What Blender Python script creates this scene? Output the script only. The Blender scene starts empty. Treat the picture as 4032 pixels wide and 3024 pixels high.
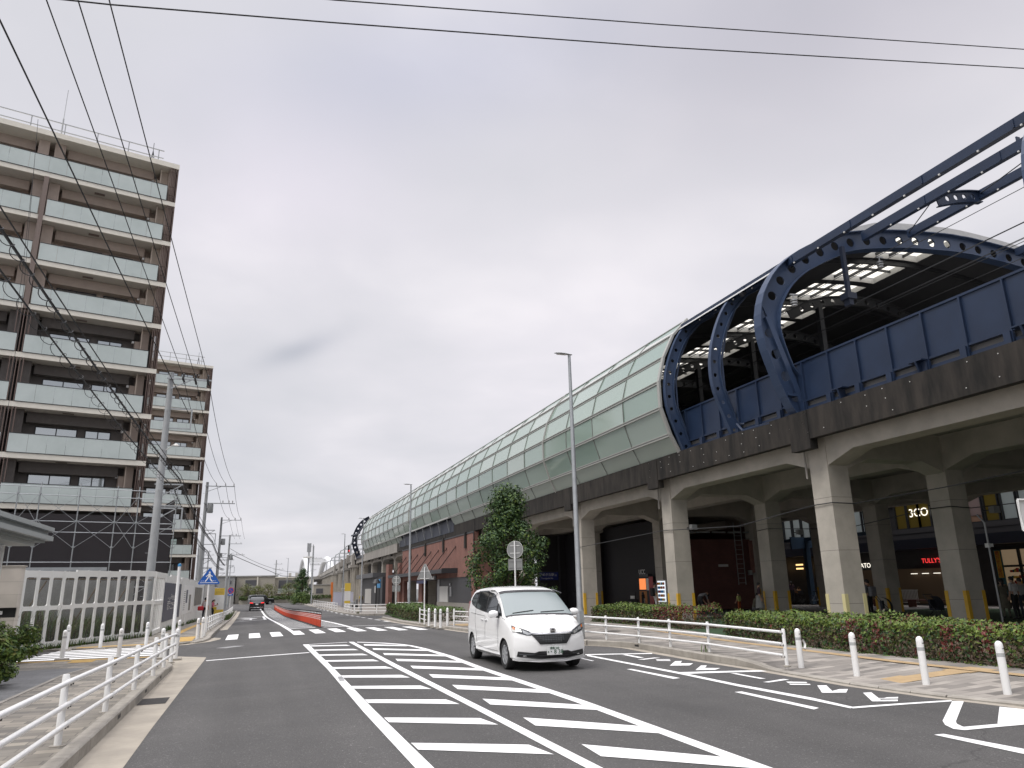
import bpy, bmesh, math, random
from mathutils import Vector, Matrix, Quaternion
from math import radians, sin, cos, pi, hypot, atan2
random.seed(7)
SC = bpy.context.scene
COL = SC.collection

# ---------------------------------------------------------------- camera, sky, sun, exposure
cd = bpy.data.cameras.new('camera'); cam = bpy.data.objects.new('camera', cd); COL.objects.link(cam)
PSI, PITCH, ROLL = 0.3352632, radians(15.38), radians(1.2)
fw = Vector((sin(PSI)*cos(PITCH), cos(PSI)*cos(PITCH), sin(PITCH)))
r0 = Vector((cos(PSI), -sin(PSI), 0)); u0 = r0.cross(fw)
rr = cos(ROLL)*r0 - sin(ROLL)*u0; uu = sin(ROLL)*r0 + cos(ROLL)*u0
cam.matrix_world = Matrix(((rr.x, uu.x, -fw.x, 0), (rr.y, uu.y, -fw.y, 0), (rr.z, uu.z, -fw.z, 1.78), (0, 0, 0, 1)))
cd.sensor_fit = 'HORIZONTAL'; cd.sensor_width = 36; cd.lens = 36*2900/4032
cd.clip_start = .05; cd.clip_end = 6000
SC.camera = cam

SUN_EL, SUN_AZ = radians(55), radians(-112)      # azimuth measured from +Y towards +X
sd = bpy.data.lights.new('sun', 'SUN'); sd.energy = 1.5; sd.angle = radians(25); sd.color = (1, .96, .9)
so = bpy.data.objects.new('sun', sd); COL.objects.link(so)
sv = Vector((sin(SUN_AZ)*cos(SUN_EL), cos(SUN_AZ)*cos(SUN_EL), sin(SUN_EL)))
so.rotation_euler = sv.to_track_quat('Z', 'Y').to_euler()

W = bpy.data.worlds.new('World'); SC.world = W; W.use_nodes = True
nt = W.node_tree; N = nt.nodes; L = nt.links
for n in list(N): N.remove(n)
def nd(t, **k):
    n = N.new(t)
    for a, b in k.items(): setattr(n, a, b)
    return n
wout = nd('ShaderNodeOutputWorld')
sky = nd('ShaderNodeTexSky'); sky.sky_type = 'NISHITA'; sky.sun_disc = False
sky.sun_elevation = SUN_EL; sky.sun_rotation = SUN_AZ
bg1 = nd('ShaderNodeBackground'); bg1.inputs[1].default_value = .06; L.new(sky.outputs[0], bg1.inputs[0])
tc = nd('ShaderNodeTexCoord'); sep = nd('ShaderNodeSeparateXYZ'); L.new(tc.outputs['Generated'], sep.inputs[0])
def mth(op, a, b=None, c=None):
    n = nd('ShaderNodeMath', operation=op)
    for i, v in enumerate((a, b, c)):
        if v is None: continue
        if isinstance(v, (int, float)): n.inputs[i].default_value = v
        else: L.new(v, n.inputs[i])
    return n.outputs[0]
zc = mth('MAXIMUM', sep.outputs[2], 0.0); den = mth('ADD', zc, .22)
cx = mth('DIVIDE', sep.outputs[0], den); cy = mth('DIVIDE', sep.outputs[1], den)
cmb = nd('ShaderNodeCombineXYZ'); L.new(cx, cmb.inputs[0]); L.new(cy, cmb.inputs[1])
def noise(scale, detail, rough, vec, dist=0.):
    n = nd('ShaderNodeTexNoise'); n.inputs['Scale'].default_value = scale; n.inputs['Detail'].default_value = detail
    n.inputs['Roughness'].default_value = rough; n.inputs['Distortion'].default_value = dist; L.new(vec, n.inputs['Vector']); return n.outputs[0]
def ramp(src, stops):
    r = nd('ShaderNodeValToRGB'); e = r.color_ramp.elements
    while len(e) < len(stops): e.new(.5)
    for i, (p, c) in enumerate(stops): e[i].position = p; e[i].color = (*c, 1)
    L.new(src, r.inputs[0]); return r.outputs[0]
mpw = nd('ShaderNodeMapping'); mpw.inputs['Location'].default_value = (3.1, 7.4, 0); L.new(cmb.outputs[0], mpw.inputs[0])
n1 = noise(.62, 4, .55, mpw.outputs[0], .3); n2 = noise(1.9, 5, .55, mpw.outputs[0], .2)
mixv = mth('ADD', mth('MULTIPLY', n1, .75), mth('MULTIPLY', n2, .25))
cloud = ramp(mixv, [(.33, (.48, .485, .53)), (.44, (.545, .545, .58)), (.53, (.605, .595, .63)), (.63, (.71, .69, .715))])
# broad soft banks of cloud: (direction, half widths, roll of the long axis, tint)
def bank(col_in, az, el, a, b_, roll, tint):
    az, el, roll = radians(az), radians(el), radians(roll)
    f = Vector((sin(az)*cos(el), cos(az)*cos(el), sin(el))); x = Vector((cos(az), -sin(az), 0)); y = x.cross(f)
    ux, uy = x*cos(roll)+y*sin(roll), y*cos(roll)-x*sin(roll); q = None
    wob = mth('MULTIPLY', mth('SUBTRACT', n2, .5), .55)
    for v, w in ((ux, a), (uy, b_)):
        d = nd('ShaderNodeVectorMath', operation='DOT_PRODUCT'); L.new(tc.outputs['Generated'], d.inputs[0]); d.inputs[1].default_value = v
        k = mth('POWER', mth('ABSOLUTE', mth('ADD', mth('DIVIDE', d.outputs['Value'], sin(radians(w))), wob)), 2.0); q = k if q is None else mth('ADD', q, k)
    d = nd('ShaderNodeVectorMath', operation='DOT_PRODUCT'); L.new(tc.outputs['Generated'], d.inputs[0]); d.inputs[1].default_value = f
    e = mth('MULTIPLY', mth('EXPONENT', mth('MULTIPLY', q, -1.0)), mth('GREATER_THAN', d.outputs['Value'], 0.0))
    m = nd('ShaderNodeMix'); m.data_type = 'RGBA'; m.blend_type = 'MULTIPLY'; L.new(e, m.inputs[0]); L.new(col_in, m.inputs[6]); m.inputs[7].default_value = (*tint, 1); return m.outputs[2]
cloud = bank(cloud, 2.4, 17.6, 3.0, .8, 24, (.78,.80,.83))
cloud = bank(cloud, 13, 39, 16, 5, 8, (.84,.86,.93))
cloud = bank(cloud, 46, 38, 16, 9, 0, (.80,.79,.82))
cloud = bank(cloud, 24, 19, 15, 8, 25, (1.12,1.10,1.10))
cloud = bank(cloud, 1, 30, 10, 6, 10, (1.08,1.05,1.08))
# the unseen zenith of an overcast sky is brighter than its horizon
zen = mth('MULTIPLY_ADD', mth('SMOOTH_MIN', mth('MAXIMUM', mth('SUBTRACT', sep.outputs[2], .72), 0.0), .16, .05), 17.0, 1.0)
bg2 = nd('ShaderNodeBackground'); L.new(cloud, bg2.inputs[0]); L.new(zen, bg2.inputs[1])
mx = nd('ShaderNodeMixShader'); mx.inputs[0].default_value = .94
L.new(bg1.outputs[0], mx.inputs[1]); L.new(bg2.outputs[0], mx.inputs[2]); L.new(mx.outputs[0], wout.inputs[0])
SC.view_settings.view_transform = 'Standard'; SC.view_settings.look = 'None'
SC.view_settings.exposure = 0.4; SC.view_settings.gamma = 1

# ---------------------------------------------------------------- materials
MATS = {}
def mat(name, col, rough=.7, metal=0., var=0., vscale=3., bump=0., bscale=60., col2=None, spec=.5, stretch=None, detail=4, coat=0.):
    """principled material whose base colour wanders between col and col2 by world-space noise"""
    m = bpy.data.materials.new(name); m.use_nodes = True; t = m.node_tree; p = t.nodes['Principled BSDF']
    p.inputs['Roughness'].default_value = rough; p.inputs['Metallic'].default_value = metal
    p.inputs['Specular IOR Level'].default_value = spec; p.inputs['Coat Weight'].default_value = coat
    p.inputs['Coat Roughness'].default_value = .04
    p.inputs['Base Color'].default_value = (*col, 1)
    if var or col2 or bump:
        g = t.nodes.new('ShaderNodeNewGeometry'); v = g.outputs['Position']
        if stretch:
            mp = t.nodes.new('ShaderNodeMapping'); mp.inputs['Scale'].default_value = stretch; t.links.new(v, mp.inputs[0]); v = mp.outputs[0]
        if var or col2:
            c2 = col2 or tuple(min(1, c*(1-var)) for c in col)
            n = t.nodes.new('ShaderNodeTexNoise'); n.inputs['Scale'].default_value = vscale; n.inputs['Detail'].default_value = detail
            n.inputs['Roughness'].default_value = .65; t.links.new(v, n.inputs['Vector'])
            r = t.nodes.new('ShaderNodeValToRGB'); r.color_ramp.elements[0].position = .36; r.color_ramp.elements[1].position = .64
            r.color_ramp.elements[0].color = (*c2, 1); r.color_ramp.elements[1].color = (*col, 1)
            t.links.new(n.outputs[0], r.inputs[0]); t.links.new(r.outputs[0], p.inputs['Base Color'])
        if bump:
            n = t.nodes.new('ShaderNodeTexNoise'); n.inputs['Scale'].default_value = bscale; n.inputs['Detail'].default_value = 3
            t.links.new(g.outputs['Position'], n.inputs['Vector'])
            b = t.nodes.new('ShaderNodeBump'); b.inputs['Strength'].default_value = bump; b.inputs['Distance'].default_value = .02
            t.links.new(n.outputs[0], b.inputs['Height']); t.links.new(b.outputs[0], p.inputs['Normal'])
    MATS[name] = m; return m
def emis(name, col, s):
    m = bpy.data.materials.new(name); m.use_nodes = True; p = m.node_tree.nodes['Principled BSDF']
    p.inputs['Base Color'].default_value = (*[c*.5 for c in col], 1); p.inputs['Emission Color'].default_value = (*col, 1)
    p.inputs['Emission Strength'].default_value = s; MATS[name] = m; return m
def clear(name, col, alpha, rough=.03):
    m = mat(name, col, rough); t = m.node_tree; p = t.nodes['Principled BSDF']; p.inputs['Alpha'].default_value = alpha; return m
def bricks(name, c1, c2, mortar, bw, rh, ms=.012, vert=False, bias=0., bump=.2, rough=.8, off=.5, flip=False, patch=None):
    m = bpy.data.materials.new(name); m.use_nodes = True; t = m.node_tree; p = t.nodes['Principled BSDF']
    p.inputs['Roughness'].default_value = rough
    g = t.nodes.new('ShaderNodeNewGeometry'); s = t.nodes.new('ShaderNodeSeparateXYZ'); t.links.new(g.outputs['Position'], s.inputs[0])
    c = t.nodes.new('ShaderNodeCombineXYZ')
    if vert:
        a = t.nodes.new('ShaderNodeMath'); t.links.new(s.outputs[0], a.inputs[0]); t.links.new(s.outputs[1], a.inputs[1]); t.links.new(a.outputs[0], c.inputs[0]); t.links.new(s.outputs[2], c.inputs[1])
    else: t.links.new(s.outputs[1 if flip else 0], c.inputs[0]); t.links.new(s.outputs[0 if flip else 1], c.inputs[1])
    b = t.nodes.new('ShaderNodeTexBrick'); b.offset = off
    b.inputs['Color1'].default_value = (*c1, 1); b.inputs['Color2'].default_value = (*c2, 1); b.inputs['Mortar'].default_value = (*mortar, 1)
    b.inputs['Scale'].default_value = 1; b.inputs['Brick Width'].default_value = bw; b.inputs['Row Height'].default_value = rh
    b.inputs['Mortar Size'].default_value = ms; b.inputs['Bias'].default_value = bias; t.links.new(c.outputs[0], b.inputs['Vector'])
    n = t.nodes.new('ShaderNodeTexNoise'); n.inputs['Scale'].default_value = 1.3; n.inputs['Detail'].default_value = 5; t.links.new(g.outputs['Position'], n.inputs['Vector'])
    mr = t.nodes.new('ShaderNodeMapRange'); mr.inputs['From Min'].default_value = .3; mr.inputs['From Max'].default_value = .7
    mr.inputs['To Min'].default_value = .82; mr.inputs['To Max'].default_value = 1.1; t.links.new(n.outputs[0], mr.inputs[0])
    mu = t.nodes.new('ShaderNodeMix'); mu.data_type = 'RGBA'; mu.blend_type = 'MULTIPLY'; mu.inputs[0].default_value = 1
    t.links.new(b.outputs[0], mu.inputs[6]); t.links.new(mr.outputs[0], mu.inputs[7]); t.links.new(mu.outputs[2], p.inputs['Base Color'])
    if bump:
        bp = t.nodes.new('ShaderNodeBump'); bp.inputs['Strength'].default_value = bump; bp.inputs['Distance'].default_value = .01; bp.invert = True
        t.links.new(b.outputs['Fac'], bp.inputs['Height']); t.links.new(bp.outputs[0], p.inputs['Normal'])
    MATS[name] = m; return m

# ---------------------------------------------------------------- mesh helpers
class MB:
    def __init__(s): s.v = []; s.f = []; s.m = []
    def add(s, vs, fs, mi=0):
        o = len(s.v); s.v += [tuple(v) for v in vs]; s.f += [tuple(i+o for i in f) for f in fs]; s.m += [mi]*len(fs); return s
    def box(s, x0, x1, y0, y1, z0, z1, mi=0):
        return s.add([(x0,y0,z0),(x1,y0,z0),(x1,y1,z0),(x0,y1,z0),(x0,y0,z1),(x1,y0,z1),(x1,y1,z1),(x0,y1,z1)],
                     [(3,2,1,0),(4,5,6,7),(0,1,5,4),(1,2,6,5),(2,3,7,6),(3,0,4,7)], mi)
    def fbox(s, o, a, b, c, mi=0):
        """box from corner o spanned by vectors a, b, c"""
        o, a, b, c = map(Vector, (o, a, b, c))
        fs = [(3,2,1,0),(4,5,6,7),(0,1,5,4),(1,2,6,5),(2,3,7,6),(3,0,4,7)]
        if a.cross(b).dot(c) < 0: fs = [f[::-1] for f in fs]
        return s.add([o, o+a, o+a+b, o+b, o+c, o+a+c, o+a+b+c, o+b+c], fs, mi)
    def bar(s, p, q, w, h, mi=0, up=(0,0,1)):
        p, q = Vector(p), Vector(q); d = (q-p)
        if d.length < 1e-6: return s
        dn = d.normalized(); up = Vector(up)
        if abs(dn.dot(up)) > .98: up = Vector((1,0,0)) if abs(dn.x) < .9 else Vector((0,1,0))
        x = dn.cross(up).normalized(); y = x.cross(dn)
        return s.fbox(p - x*w/2 - y*h/2, x*w, y*h, d, mi)
    def tube(s, path, r, n=8, mi=0, cap=True, closed=False):
        P = [Vector(p) for p in path]; k = len(P); R = r if isinstance(r, (list, tuple)) else [r]*k
        vs = []; ref = None
        for i, p in enumerate(P):
            a = P[i-1] if i or closed else P[0]; b = P[(i+1) % k] if i < k-1 or closed else P[-1]
            d = (b-a).normalized()
            if ref is None:
                ref = Vector((0,0,1)) if abs(d.z) < .9 else Vector((1,0,0))
            x = d.cross(ref).normalized(); y = x.cross(d).normalized(); ref = y
            vs += [p + R[i]*(cos(2*pi*j/n)*x + sin(2*pi*j/n)*y) for j in range(n)]
        fs = []
        for i in range(k if closed else k-1):
            for j in range(n):
                a = i*n+j; b = i*n+(j+1) % n; c = ((i+1) % k)*n+(j+1) % n; d = ((i+1) % k)*n+j
                fs.append((a, d, c, b))
        if cap and not closed:
            fs.append(tuple(range(n))); fs.append(tuple((k-1)*n+j for j in reversed(range(n))))
        return s.add(vs, fs, mi)
    def lathe(s, prof, n=16, c=(0,0,0), mi=0):
        vs = []; fs = []; k = len(prof)
        for r, z in prof:
            vs += [(c[0]+r*cos(2*pi*j/n), c[1]+r*sin(2*pi*j/n), c[2]+z) for j in range(n)]
        for i in range(k-1):
            for j in range(n): fs.append((i*n+j, i*n+(j+1) % n, (i+1)*n+(j+1) % n, (i+1)*n+j))
        fs.append(tuple(reversed(range(n)))); fs.append(tuple((k-1)*n+j for j in range(n)))
        return s.add(vs, fs, mi)
    def prism(s, poly, o, ax, ay, ex, mi=0):
        """polygon (list of 2d) in the plane o + x*ax + y*ay, extruded by ex"""
        o, ax, ay, ex = map(Vector, (o, ax, ay, ex)); n = len(poly)
        a = [o + ax*p[0] + ay*p[1] for p in poly]; b = [p + ex for p in a]
        fs = [tuple(range(n)), tuple(reversed(range(n, 2*n)))] + [(i, n+i, n+(i+1) % n, (i+1) % n) for i in range(n)]
        area = sum(poly[i][0]*poly[(i+1) % n][1]-poly[(i+1) % n][0]*poly[i][1] for i in range(n))
        if (ax.cross(ay).dot(ex) > 0) == (area > 0): fs = [f[::-1] for f in fs]
        return s.add(a+b, fs, mi)
    def plate(s, c4, hole, t, mi=0):
        """quad plate (4 corners) of thickness vector t with a hole given as points on it, ordered by angle"""
        c4 = [Vector(c) for c in c4]; t = Vector(t); H_ = [Vector(h) for h in hole]; n = len(H_)
        cen = sum(c4, Vector())/4; ex = (c4[1]-c4[0]).normalized(); nn = ex.cross(c4[3]-c4[0]).normalized(); ey = nn.cross(ex)
        P2 = [((c-cen).dot(ex), (c-cen).dot(ey)) for c in c4]; out = []
        for h in H_:
            a = ((h-cen).dot(ex), (h-cen).dot(ey)); best = None
            for i in range(4):
                p, q = P2[i], P2[(i+1) % 4]; dx, dy = q[0]-p[0], q[1]-p[1]
                dn = a[0]*dy - a[1]*dx
                if abs(dn) < 1e-9: continue
                k = (p[0]*dy - p[1]*dx)/dn; l = (p[0]*a[1]-p[1]*a[0])/dn
                if k > 0 and -1e-6 <= l <= 1+1e-6 and (best is None or k < best): best = k
            out.append((a[0]*best, a[1]*best))
        # snap the nearest outline points to the corners
        for c in P2:
            j = min(range(n), key=lambda i: hypot(out[i][0]-c[0], out[i][1]-c[1])); out[j] = c
        O = [cen + ex*x + ey*y for x, y in out]
        vs = O + H_ + [p+t for p in O] + [p+t for p in H_]; fs = []
        for i in range(n):
            j = (i+1) % n
            fs += [(i, j, n+j, n+i), (2*n+j, 2*n+i, 3*n+i, 3*n+j), (n+i, n+j, 3*n+j, 3*n+i), (j, i, 2*n+i, 2*n+j)]
        return s.add(vs, fs, mi)
    def build(s, name, mats, parent=None, smooth=False, bevel=0, loc=None):
        me = bpy.data.meshes.new(name); me.from_pydata(s.v, [], s.f)
        if not isinstance(mats, (list, tuple)): mats = [mats]
        for m in mats: me.materials.append(MATS[m] if isinstance(m, str) else m)
        me.polygons.foreach_set('material_index', s.m); me.validate(); me.update()
        if smooth: me.polygons.foreach_set('use_smooth', [True]*len(me.polygons)); smooth_angle(me)
        o = bpy.data.objects.new(name, me); COL.objects.link(o)
        if parent: o.parent = parent
        if loc: o.location = loc
        if bevel:
            b = o.modifiers.new('bevel', 'BEVEL'); b.width = bevel; b.segments = 2; b.limit_method = 'ANGLE'; b.angle_limit = radians(40)
        return o
def smooth_angle(me, ang=40):
    bm = bmesh.new(); bm.from_mesh(me)
    for e in bm.edges:
        if len(e.link_faces) == 2 and e.calc_face_angle(0) > radians(ang): e.smooth = False
    bm.to_mesh(me); bm.free()
def tag(o, label=None, cat=None, group=None, kind=None):
    for k, v in (('label', label), ('category', cat), ('group', group), ('kind', kind)):
        if v: o[k] = v
    return o
def thing(name, label, cat, loc=(0,0,0), rz=0, group=None):
    o = bpy.data.objects.new(name, None); COL.objects.link(o); o.empty_display_size = .2
    o.location = loc; o.rotation_euler = (0,0,rz); return tag(o, label, cat, group)
def copy_tree(o, parent=None):
    c = o.copy(); COL.objects.link(c)
    if parent: c.parent = parent
    for ch in list(o.children): copy_tree(ch, c)
    return c
def dup(src, loc, rz=None, label=None):
    c = copy_tree(src); c.location = loc
    if rz is not None: c.rotation_euler = (0,0,rz)
    if label: c['label'] = label
    return c
def struct(name, mb, mats, **k): return tag(mb.build(name, mats, **k), kind='structure')
def text_mesh(txt, size, depth=.01, spacing=1.):
    cu = bpy.data.curves.new('t', 'FONT'); cu.body = txt; cu.size = size; cu.extrude = depth/2; cu.align_x = 'CENTER'; cu.align_y = 'CENTER'; cu.resolution_u = 3; cu.space_character = spacing
    ob = bpy.data.objects.new('t', cu); COL.objects.link(ob); dg = bpy.context.evaluated_depsgraph_get(); ev = ob.evaluated_get(dg)
    me = bpy.data.meshes.new_from_object(ev)
    vs = [tuple(v.co) for v in me.vertices]; fs = [tuple(p.vertices) for p in me.polygons]
    bpy.data.objects.remove(ob); bpy.data.curves.remove(cu); bpy.data.meshes.remove(me); return vs, fs
def put_text(mb, txt, size, o, ax, ay, mi=0, depth=.01, spacing=1.):
    vs, fs = text_mesh(txt, size, depth, spacing); o, ax, ay = map(Vector, (o, ax, ay)); az = ax.cross(ay)
    return mb.add([o + ax*x + ay*y + az*z for x, y, z in vs], fs, mi)
def catmull(pts, n):
    P = [Vector(p) for p in pts]; P = [2*P[0]-P[1]] + P + [2*P[-1]-P[-2]]; out = []
    for i in range(1, len(P)-2):
        for k in range(n):
            t = k/n; a, b, c, d = P[i-1:i+3]
            out.append(.5*((2*b) + (c-a)*t + (2*a-5*b+4*c-d)*t*t + (3*b-a-3*c+d)*t**3))
    out.append(P[-2]); return out
def resample(P, step):
    out = [P[0].copy()]; acc = 0
    L_ = [0]
    for a, b in zip(P, P[1:]): L_.append(L_[-1]+(b-a).length)
    n = max(1, round(L_[-1]/step)); i = 0
    for k in range(1, n+1):
        s_ = L_[-1]*k/n
        while i < len(P)-2 and L_[i+1] < s_: i += 1
        t = (s_-L_[i])/max(1e-9, L_[i+1]-L_[i]); out.append(P[i].lerp(P[i+1], min(1, t)))
    return out
# the road: level, then dipping gently beyond the crossing, with a cambered middle
def zr(Y):
    t = min(max((Y-28)/55., 0), 1); return -.58*t*t*(3-2*t)
def crown(X): return max(0., .09*(1-((X-4.4)/5.7)**2))
def zroad(X, Y): return zr(Y)+crown(X)
def interp(x, xs, ys):
    if x <= xs[0]: return ys[0]
    for i in range(len(xs)-1):
        if x <= xs[i+1]: return ys[i]+(ys[i+1]-ys[i])*(x-xs[i])/(xs[i+1]-xs[i])
    return ys[-1]
def sw(Y): return interp(Y, [19,22,31,36], [.15,.05,.05,.13])
def zl(Y): return zr(Y)+sw(Y)
def zright(X, Y):
    d = interp(Y, [7,8.4,13.4,14.6], [0,1,1,0])*interp(X, [10.7,12.4], [1,0])
    return zr(Y)+.15-.12*d

# ---------------------------------------------------------------- surfaces
def asphalt(name, c1, c2):
    m = mat(name, c1, .88, var=.2, vscale=.55, col2=c2, bump=.35, bscale=170); t = m.node_tree; p = t.nodes['Principled BSDF']
    src = p.inputs['Base Color'].links[0].from_socket
    g = t.nodes.new('ShaderNodeNewGeometry')
    def nz(s, lo, hi, a, b, d=2):
        n = t.nodes.new('ShaderNodeTexNoise'); n.inputs['Scale'].default_value = s; n.inputs['Detail'].default_value = d; t.links.new(g.outputs['Position'], n.inputs['Vector'])
        r = t.nodes.new('ShaderNodeMapRange'); r.inputs['From Min'].default_value = lo; r.inputs['From Max'].default_value = hi
        r.inputs['To Min'].default_value = a; r.inputs['To Max'].default_value = b; t.links.new(n.outputs[0], r.inputs[0]); return r.outputs[0]
    def mul(a, b):
        k = t.nodes.new('ShaderNodeMix'); k.data_type = 'RGBA'; k.blend_type = 'MULTIPLY'; k.inputs[0].default_value = 1
        t.links.new(a, k.inputs[6]); t.links.new(b, k.inputs[7]); return k.outputs[2]
    s = mul(src, nz(90, .3, .7, .62, 1.4)); s = mul(s, nz(38, .64, .74, 1, 2.2, 1)); s = mul(s, nz(.16, .3, .7, .86, 1.12, 4))
    mp = t.nodes.new('ShaderNodeMapping'); mp.inputs['Scale'].default_value = (1.1, .035, 1); t.links.new(g.outputs['Position'], mp.inputs[0])
    n = t.nodes.new('ShaderNodeTexNoise'); n.inputs['Scale'].default_value = 1; n.inputs['Detail'].default_value = 3; t.links.new(mp.outputs[0], n.inputs['Vector'])
    r = t.nodes.new('ShaderNodeMapRange'); r.inputs['From Min'].default_value = .35; r.inputs['From Max'].default_value = .65; r.inputs['To Min'].default_value = .86; r.inputs['To Max'].default_value = 1.08; t.links.new(n.outputs[0], r.inputs[0]); s = mul(s, r.outputs[0])
    v = t.nodes.new('ShaderNodeTexVoronoi'); v.feature = 'DISTANCE_TO_EDGE'; v.inputs['Scale'].default_value = .11; v.inputs['Randomness'].default_value = 1
    dn = t.nodes.new('ShaderNodeTexNoise'); dn.inputs['Scale'].default_value = .8; dn.inputs['Detail'].default_value = 4; t.links.new(g.outputs['Position'], dn.inputs['Vector'])
    va = t.nodes.new('ShaderNodeVectorMath'); va.operation = 'MULTIPLY_ADD'; t.links.new(dn.outputs['Color'], va.inputs[0]); va.inputs[1].default_value = (1.6,1.6,0); t.links.new(g.outputs['Position'], va.inputs[2]); t.links.new(va.outputs[0], v.inputs['Vector'])
    cr = t.nodes.new('ShaderNodeMapRange'); cr.inputs['From Min'].default_value = .0; cr.inputs['From Max'].default_value = .0022; cr.inputs['To Min'].default_value = .62; cr.inputs['To Max'].default_value = 1; t.links.new(v.outputs['Distance'], cr.inputs[0]); s = mul(s, cr.outputs[0])
    t.links.new(s, p.inputs['Base Color']); return m
asphalt('asphalt', (.082,.079,.0765), (.068,.066,.0645))
asphalt('old_asphalt', (.15,.15,.145), (.12,.12,.12))
mat('paint', (.86,.86,.85), .6, col2=(.76,.76,.75), vscale=2.2, detail=7)
def wear(m, amount):
    t = m.node_tree; p = t.nodes['Principled BSDF']; src = p.inputs['Base Color'].links[0].from_socket; g = t.nodes.new('ShaderNodeNewGeometry'); out = None
    for sc_, lo, hi in ((46, .64, .70), (7, .66, .76)):
        n = t.nodes.new('ShaderNodeTexNoise'); n.inputs['Scale'].default_value = sc_; n.inputs['Detail'].default_value = 5; n.inputs['Roughness'].default_value = .7; t.links.new(g.outputs['Position'], n.inputs['Vector'])
        r = t.nodes.new('ShaderNodeMapRange'); r.inputs['From Min'].default_value = lo; r.inputs['From Max'].default_value = hi; r.inputs['To Max'].default_value = amount; t.links.new(n.outputs[0], r.inputs[0])
        k = t.nodes.new('ShaderNodeMix'); k.data_type = 'RGBA'; t.links.new(r.outputs[0], k.inputs[0]); t.links.new(out or src, k.inputs[6]); k.inputs[7].default_value = (.34,.335,.33,1); out = k.outputs[2]
    t.links.new(out, p.inputs['Base Color'])
wear(MATS['paint'], .75)
mat('worn_paint', (.36,.36,.36), .7, col2=(.17,.17,.17), vscale=7, detail=6)
mat('faded_paint', (.72,.72,.71), .6, col2=(.52,.52,.52), vscale=6)
mat('gutter', (.38,.34,.28), .8, col2=(.30,.27,.225), vscale=1.6, bump=.15, bscale=40)
mat('kerbstone', (.36,.335,.295), .85, col2=(.27,.25,.22), vscale=2.5, bump=.3, bscale=50)
bricks('paver', (.31,.28,.235), (.145,.135,.12), (.12,.11,.098), .42, .21, .006, off=.5)
bricks('paver_light', (.35,.32,.285), (.15,.138,.125), (.15,.138,.125), .60, .20, .006, off=.5)
bricks('paver_grey', (.19,.19,.19), (.155,.155,.155), (.12,.12,.12), .4, .2, .006)
mat('tactile', (.50,.315,.09), .75, col2=(.41,.26,.075), vscale=4)
mat('tactile_pale', (.42,.30,.165), .8, col2=(.34,.24,.13), vscale=4)
mat('soil', (.09,.065,.045), .95, col2=(.14,.10,.07), vscale=9, bump=.6, bscale=25)
mat('turf', (.035,.075,.03), .95, col2=(.025,.05,.022), vscale=3, bump=.5, bscale=120)
mat('under_floor', (.20,.19,.175), .9, col2=(.15,.145,.135), vscale=1.2)
mat('cast_iron', (.045,.042,.04), .6, .6, bump=.5, bscale=60)
mat('black', (.012,.012,.013), .6)
YS = [-60,-20,0,4,8,8.4,10,12,13.4,14.6,16,18,19,20,21,22,24,26,28]+[28+2.5*k for k in range(1,24)]+[90,100,115,130,150,200,300]
g = MB()
gx = [-2500,-600,-150,-60,-30,0,30,60,150,600,2500]; gy_ = [-2500,-600,-100]+YS+[600,1500,3000]
for j in range(len(gy_)):
    for x in gx: g.v.append((x, gy_[j], zr(gy_[j])-.03))
for j in range(len(gy_)-1):
    for i in range(len(gx)-1):
        a = j*len(gx)+i; g.f.append((a, a+1, a+len(gx)+1, a+len(gx))); g.m.append(0)
struct('ground', g, 'old_asphalt')
def sheet(name, xs, ys, z, m, flat=None):
    b = MB(); n = len(xs)
    for y in ys:
        for x in xs: b.v.append((x, y, z(x, y)))
    for j in range(len(ys)-1):
        for i in range(n-1): b.f.append((j*n+i, j*n+i+1, j*n+n+i+1, j*n+n+i)); b.m.append(0)
    return struct(name, b, m, smooth=True)
RY = sorted(set([y for y in YS if -20 <= y <= 200]+[27,29,29.5,32,33,34,35,36,37]))
sheet('road', [-40,-20,-8,-5,-3,-1.8]+[-1.8+.5*k for k in range(1,26)]+[11.2,12,14], RY, lambda x, y: zroad(x, y)+.0, 'asphalt')
def band(name, ys, xl, xr, z, m, base=-.35, nx=1):
    """raised pavement between x = xl(y) and x = xr(y)"""
    b = MB(); k = nx+1
    for y in ys:
        for i in range(k):
            x = xl(y)+(xr(y)-xl(y))*i/nx; b.v.append((x, y, z(x, y)))
        for x in (xl(y), xr(y)): b.v.append((x, y, z(x, y)+base))
    w = k+2
    for j in range(len(ys)-1):
        o = j*w
        for i in range(nx): b.f.append((o+i, o+i+1, o+w+i+1, o+w+i)); b.m.append(0)
        b.f.append((o+nx, o+k+1, o+w+k+1, o+w+nx)); b.m.append(0); b.f.append((o+k, o, o+w, o+w+k)); b.m.append(0)
    for o in (0, (len(ys)-1)*w):
        f = [o+i for i in range(k)]+[o+k+1, o+k]; b.f.append(tuple(f if o else f[::-1])); b.m.append(0)
    return struct(name, b, m)
def seq(a, b, n): return [a+(b-a)*i/n for i in range(n+1)]
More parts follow.
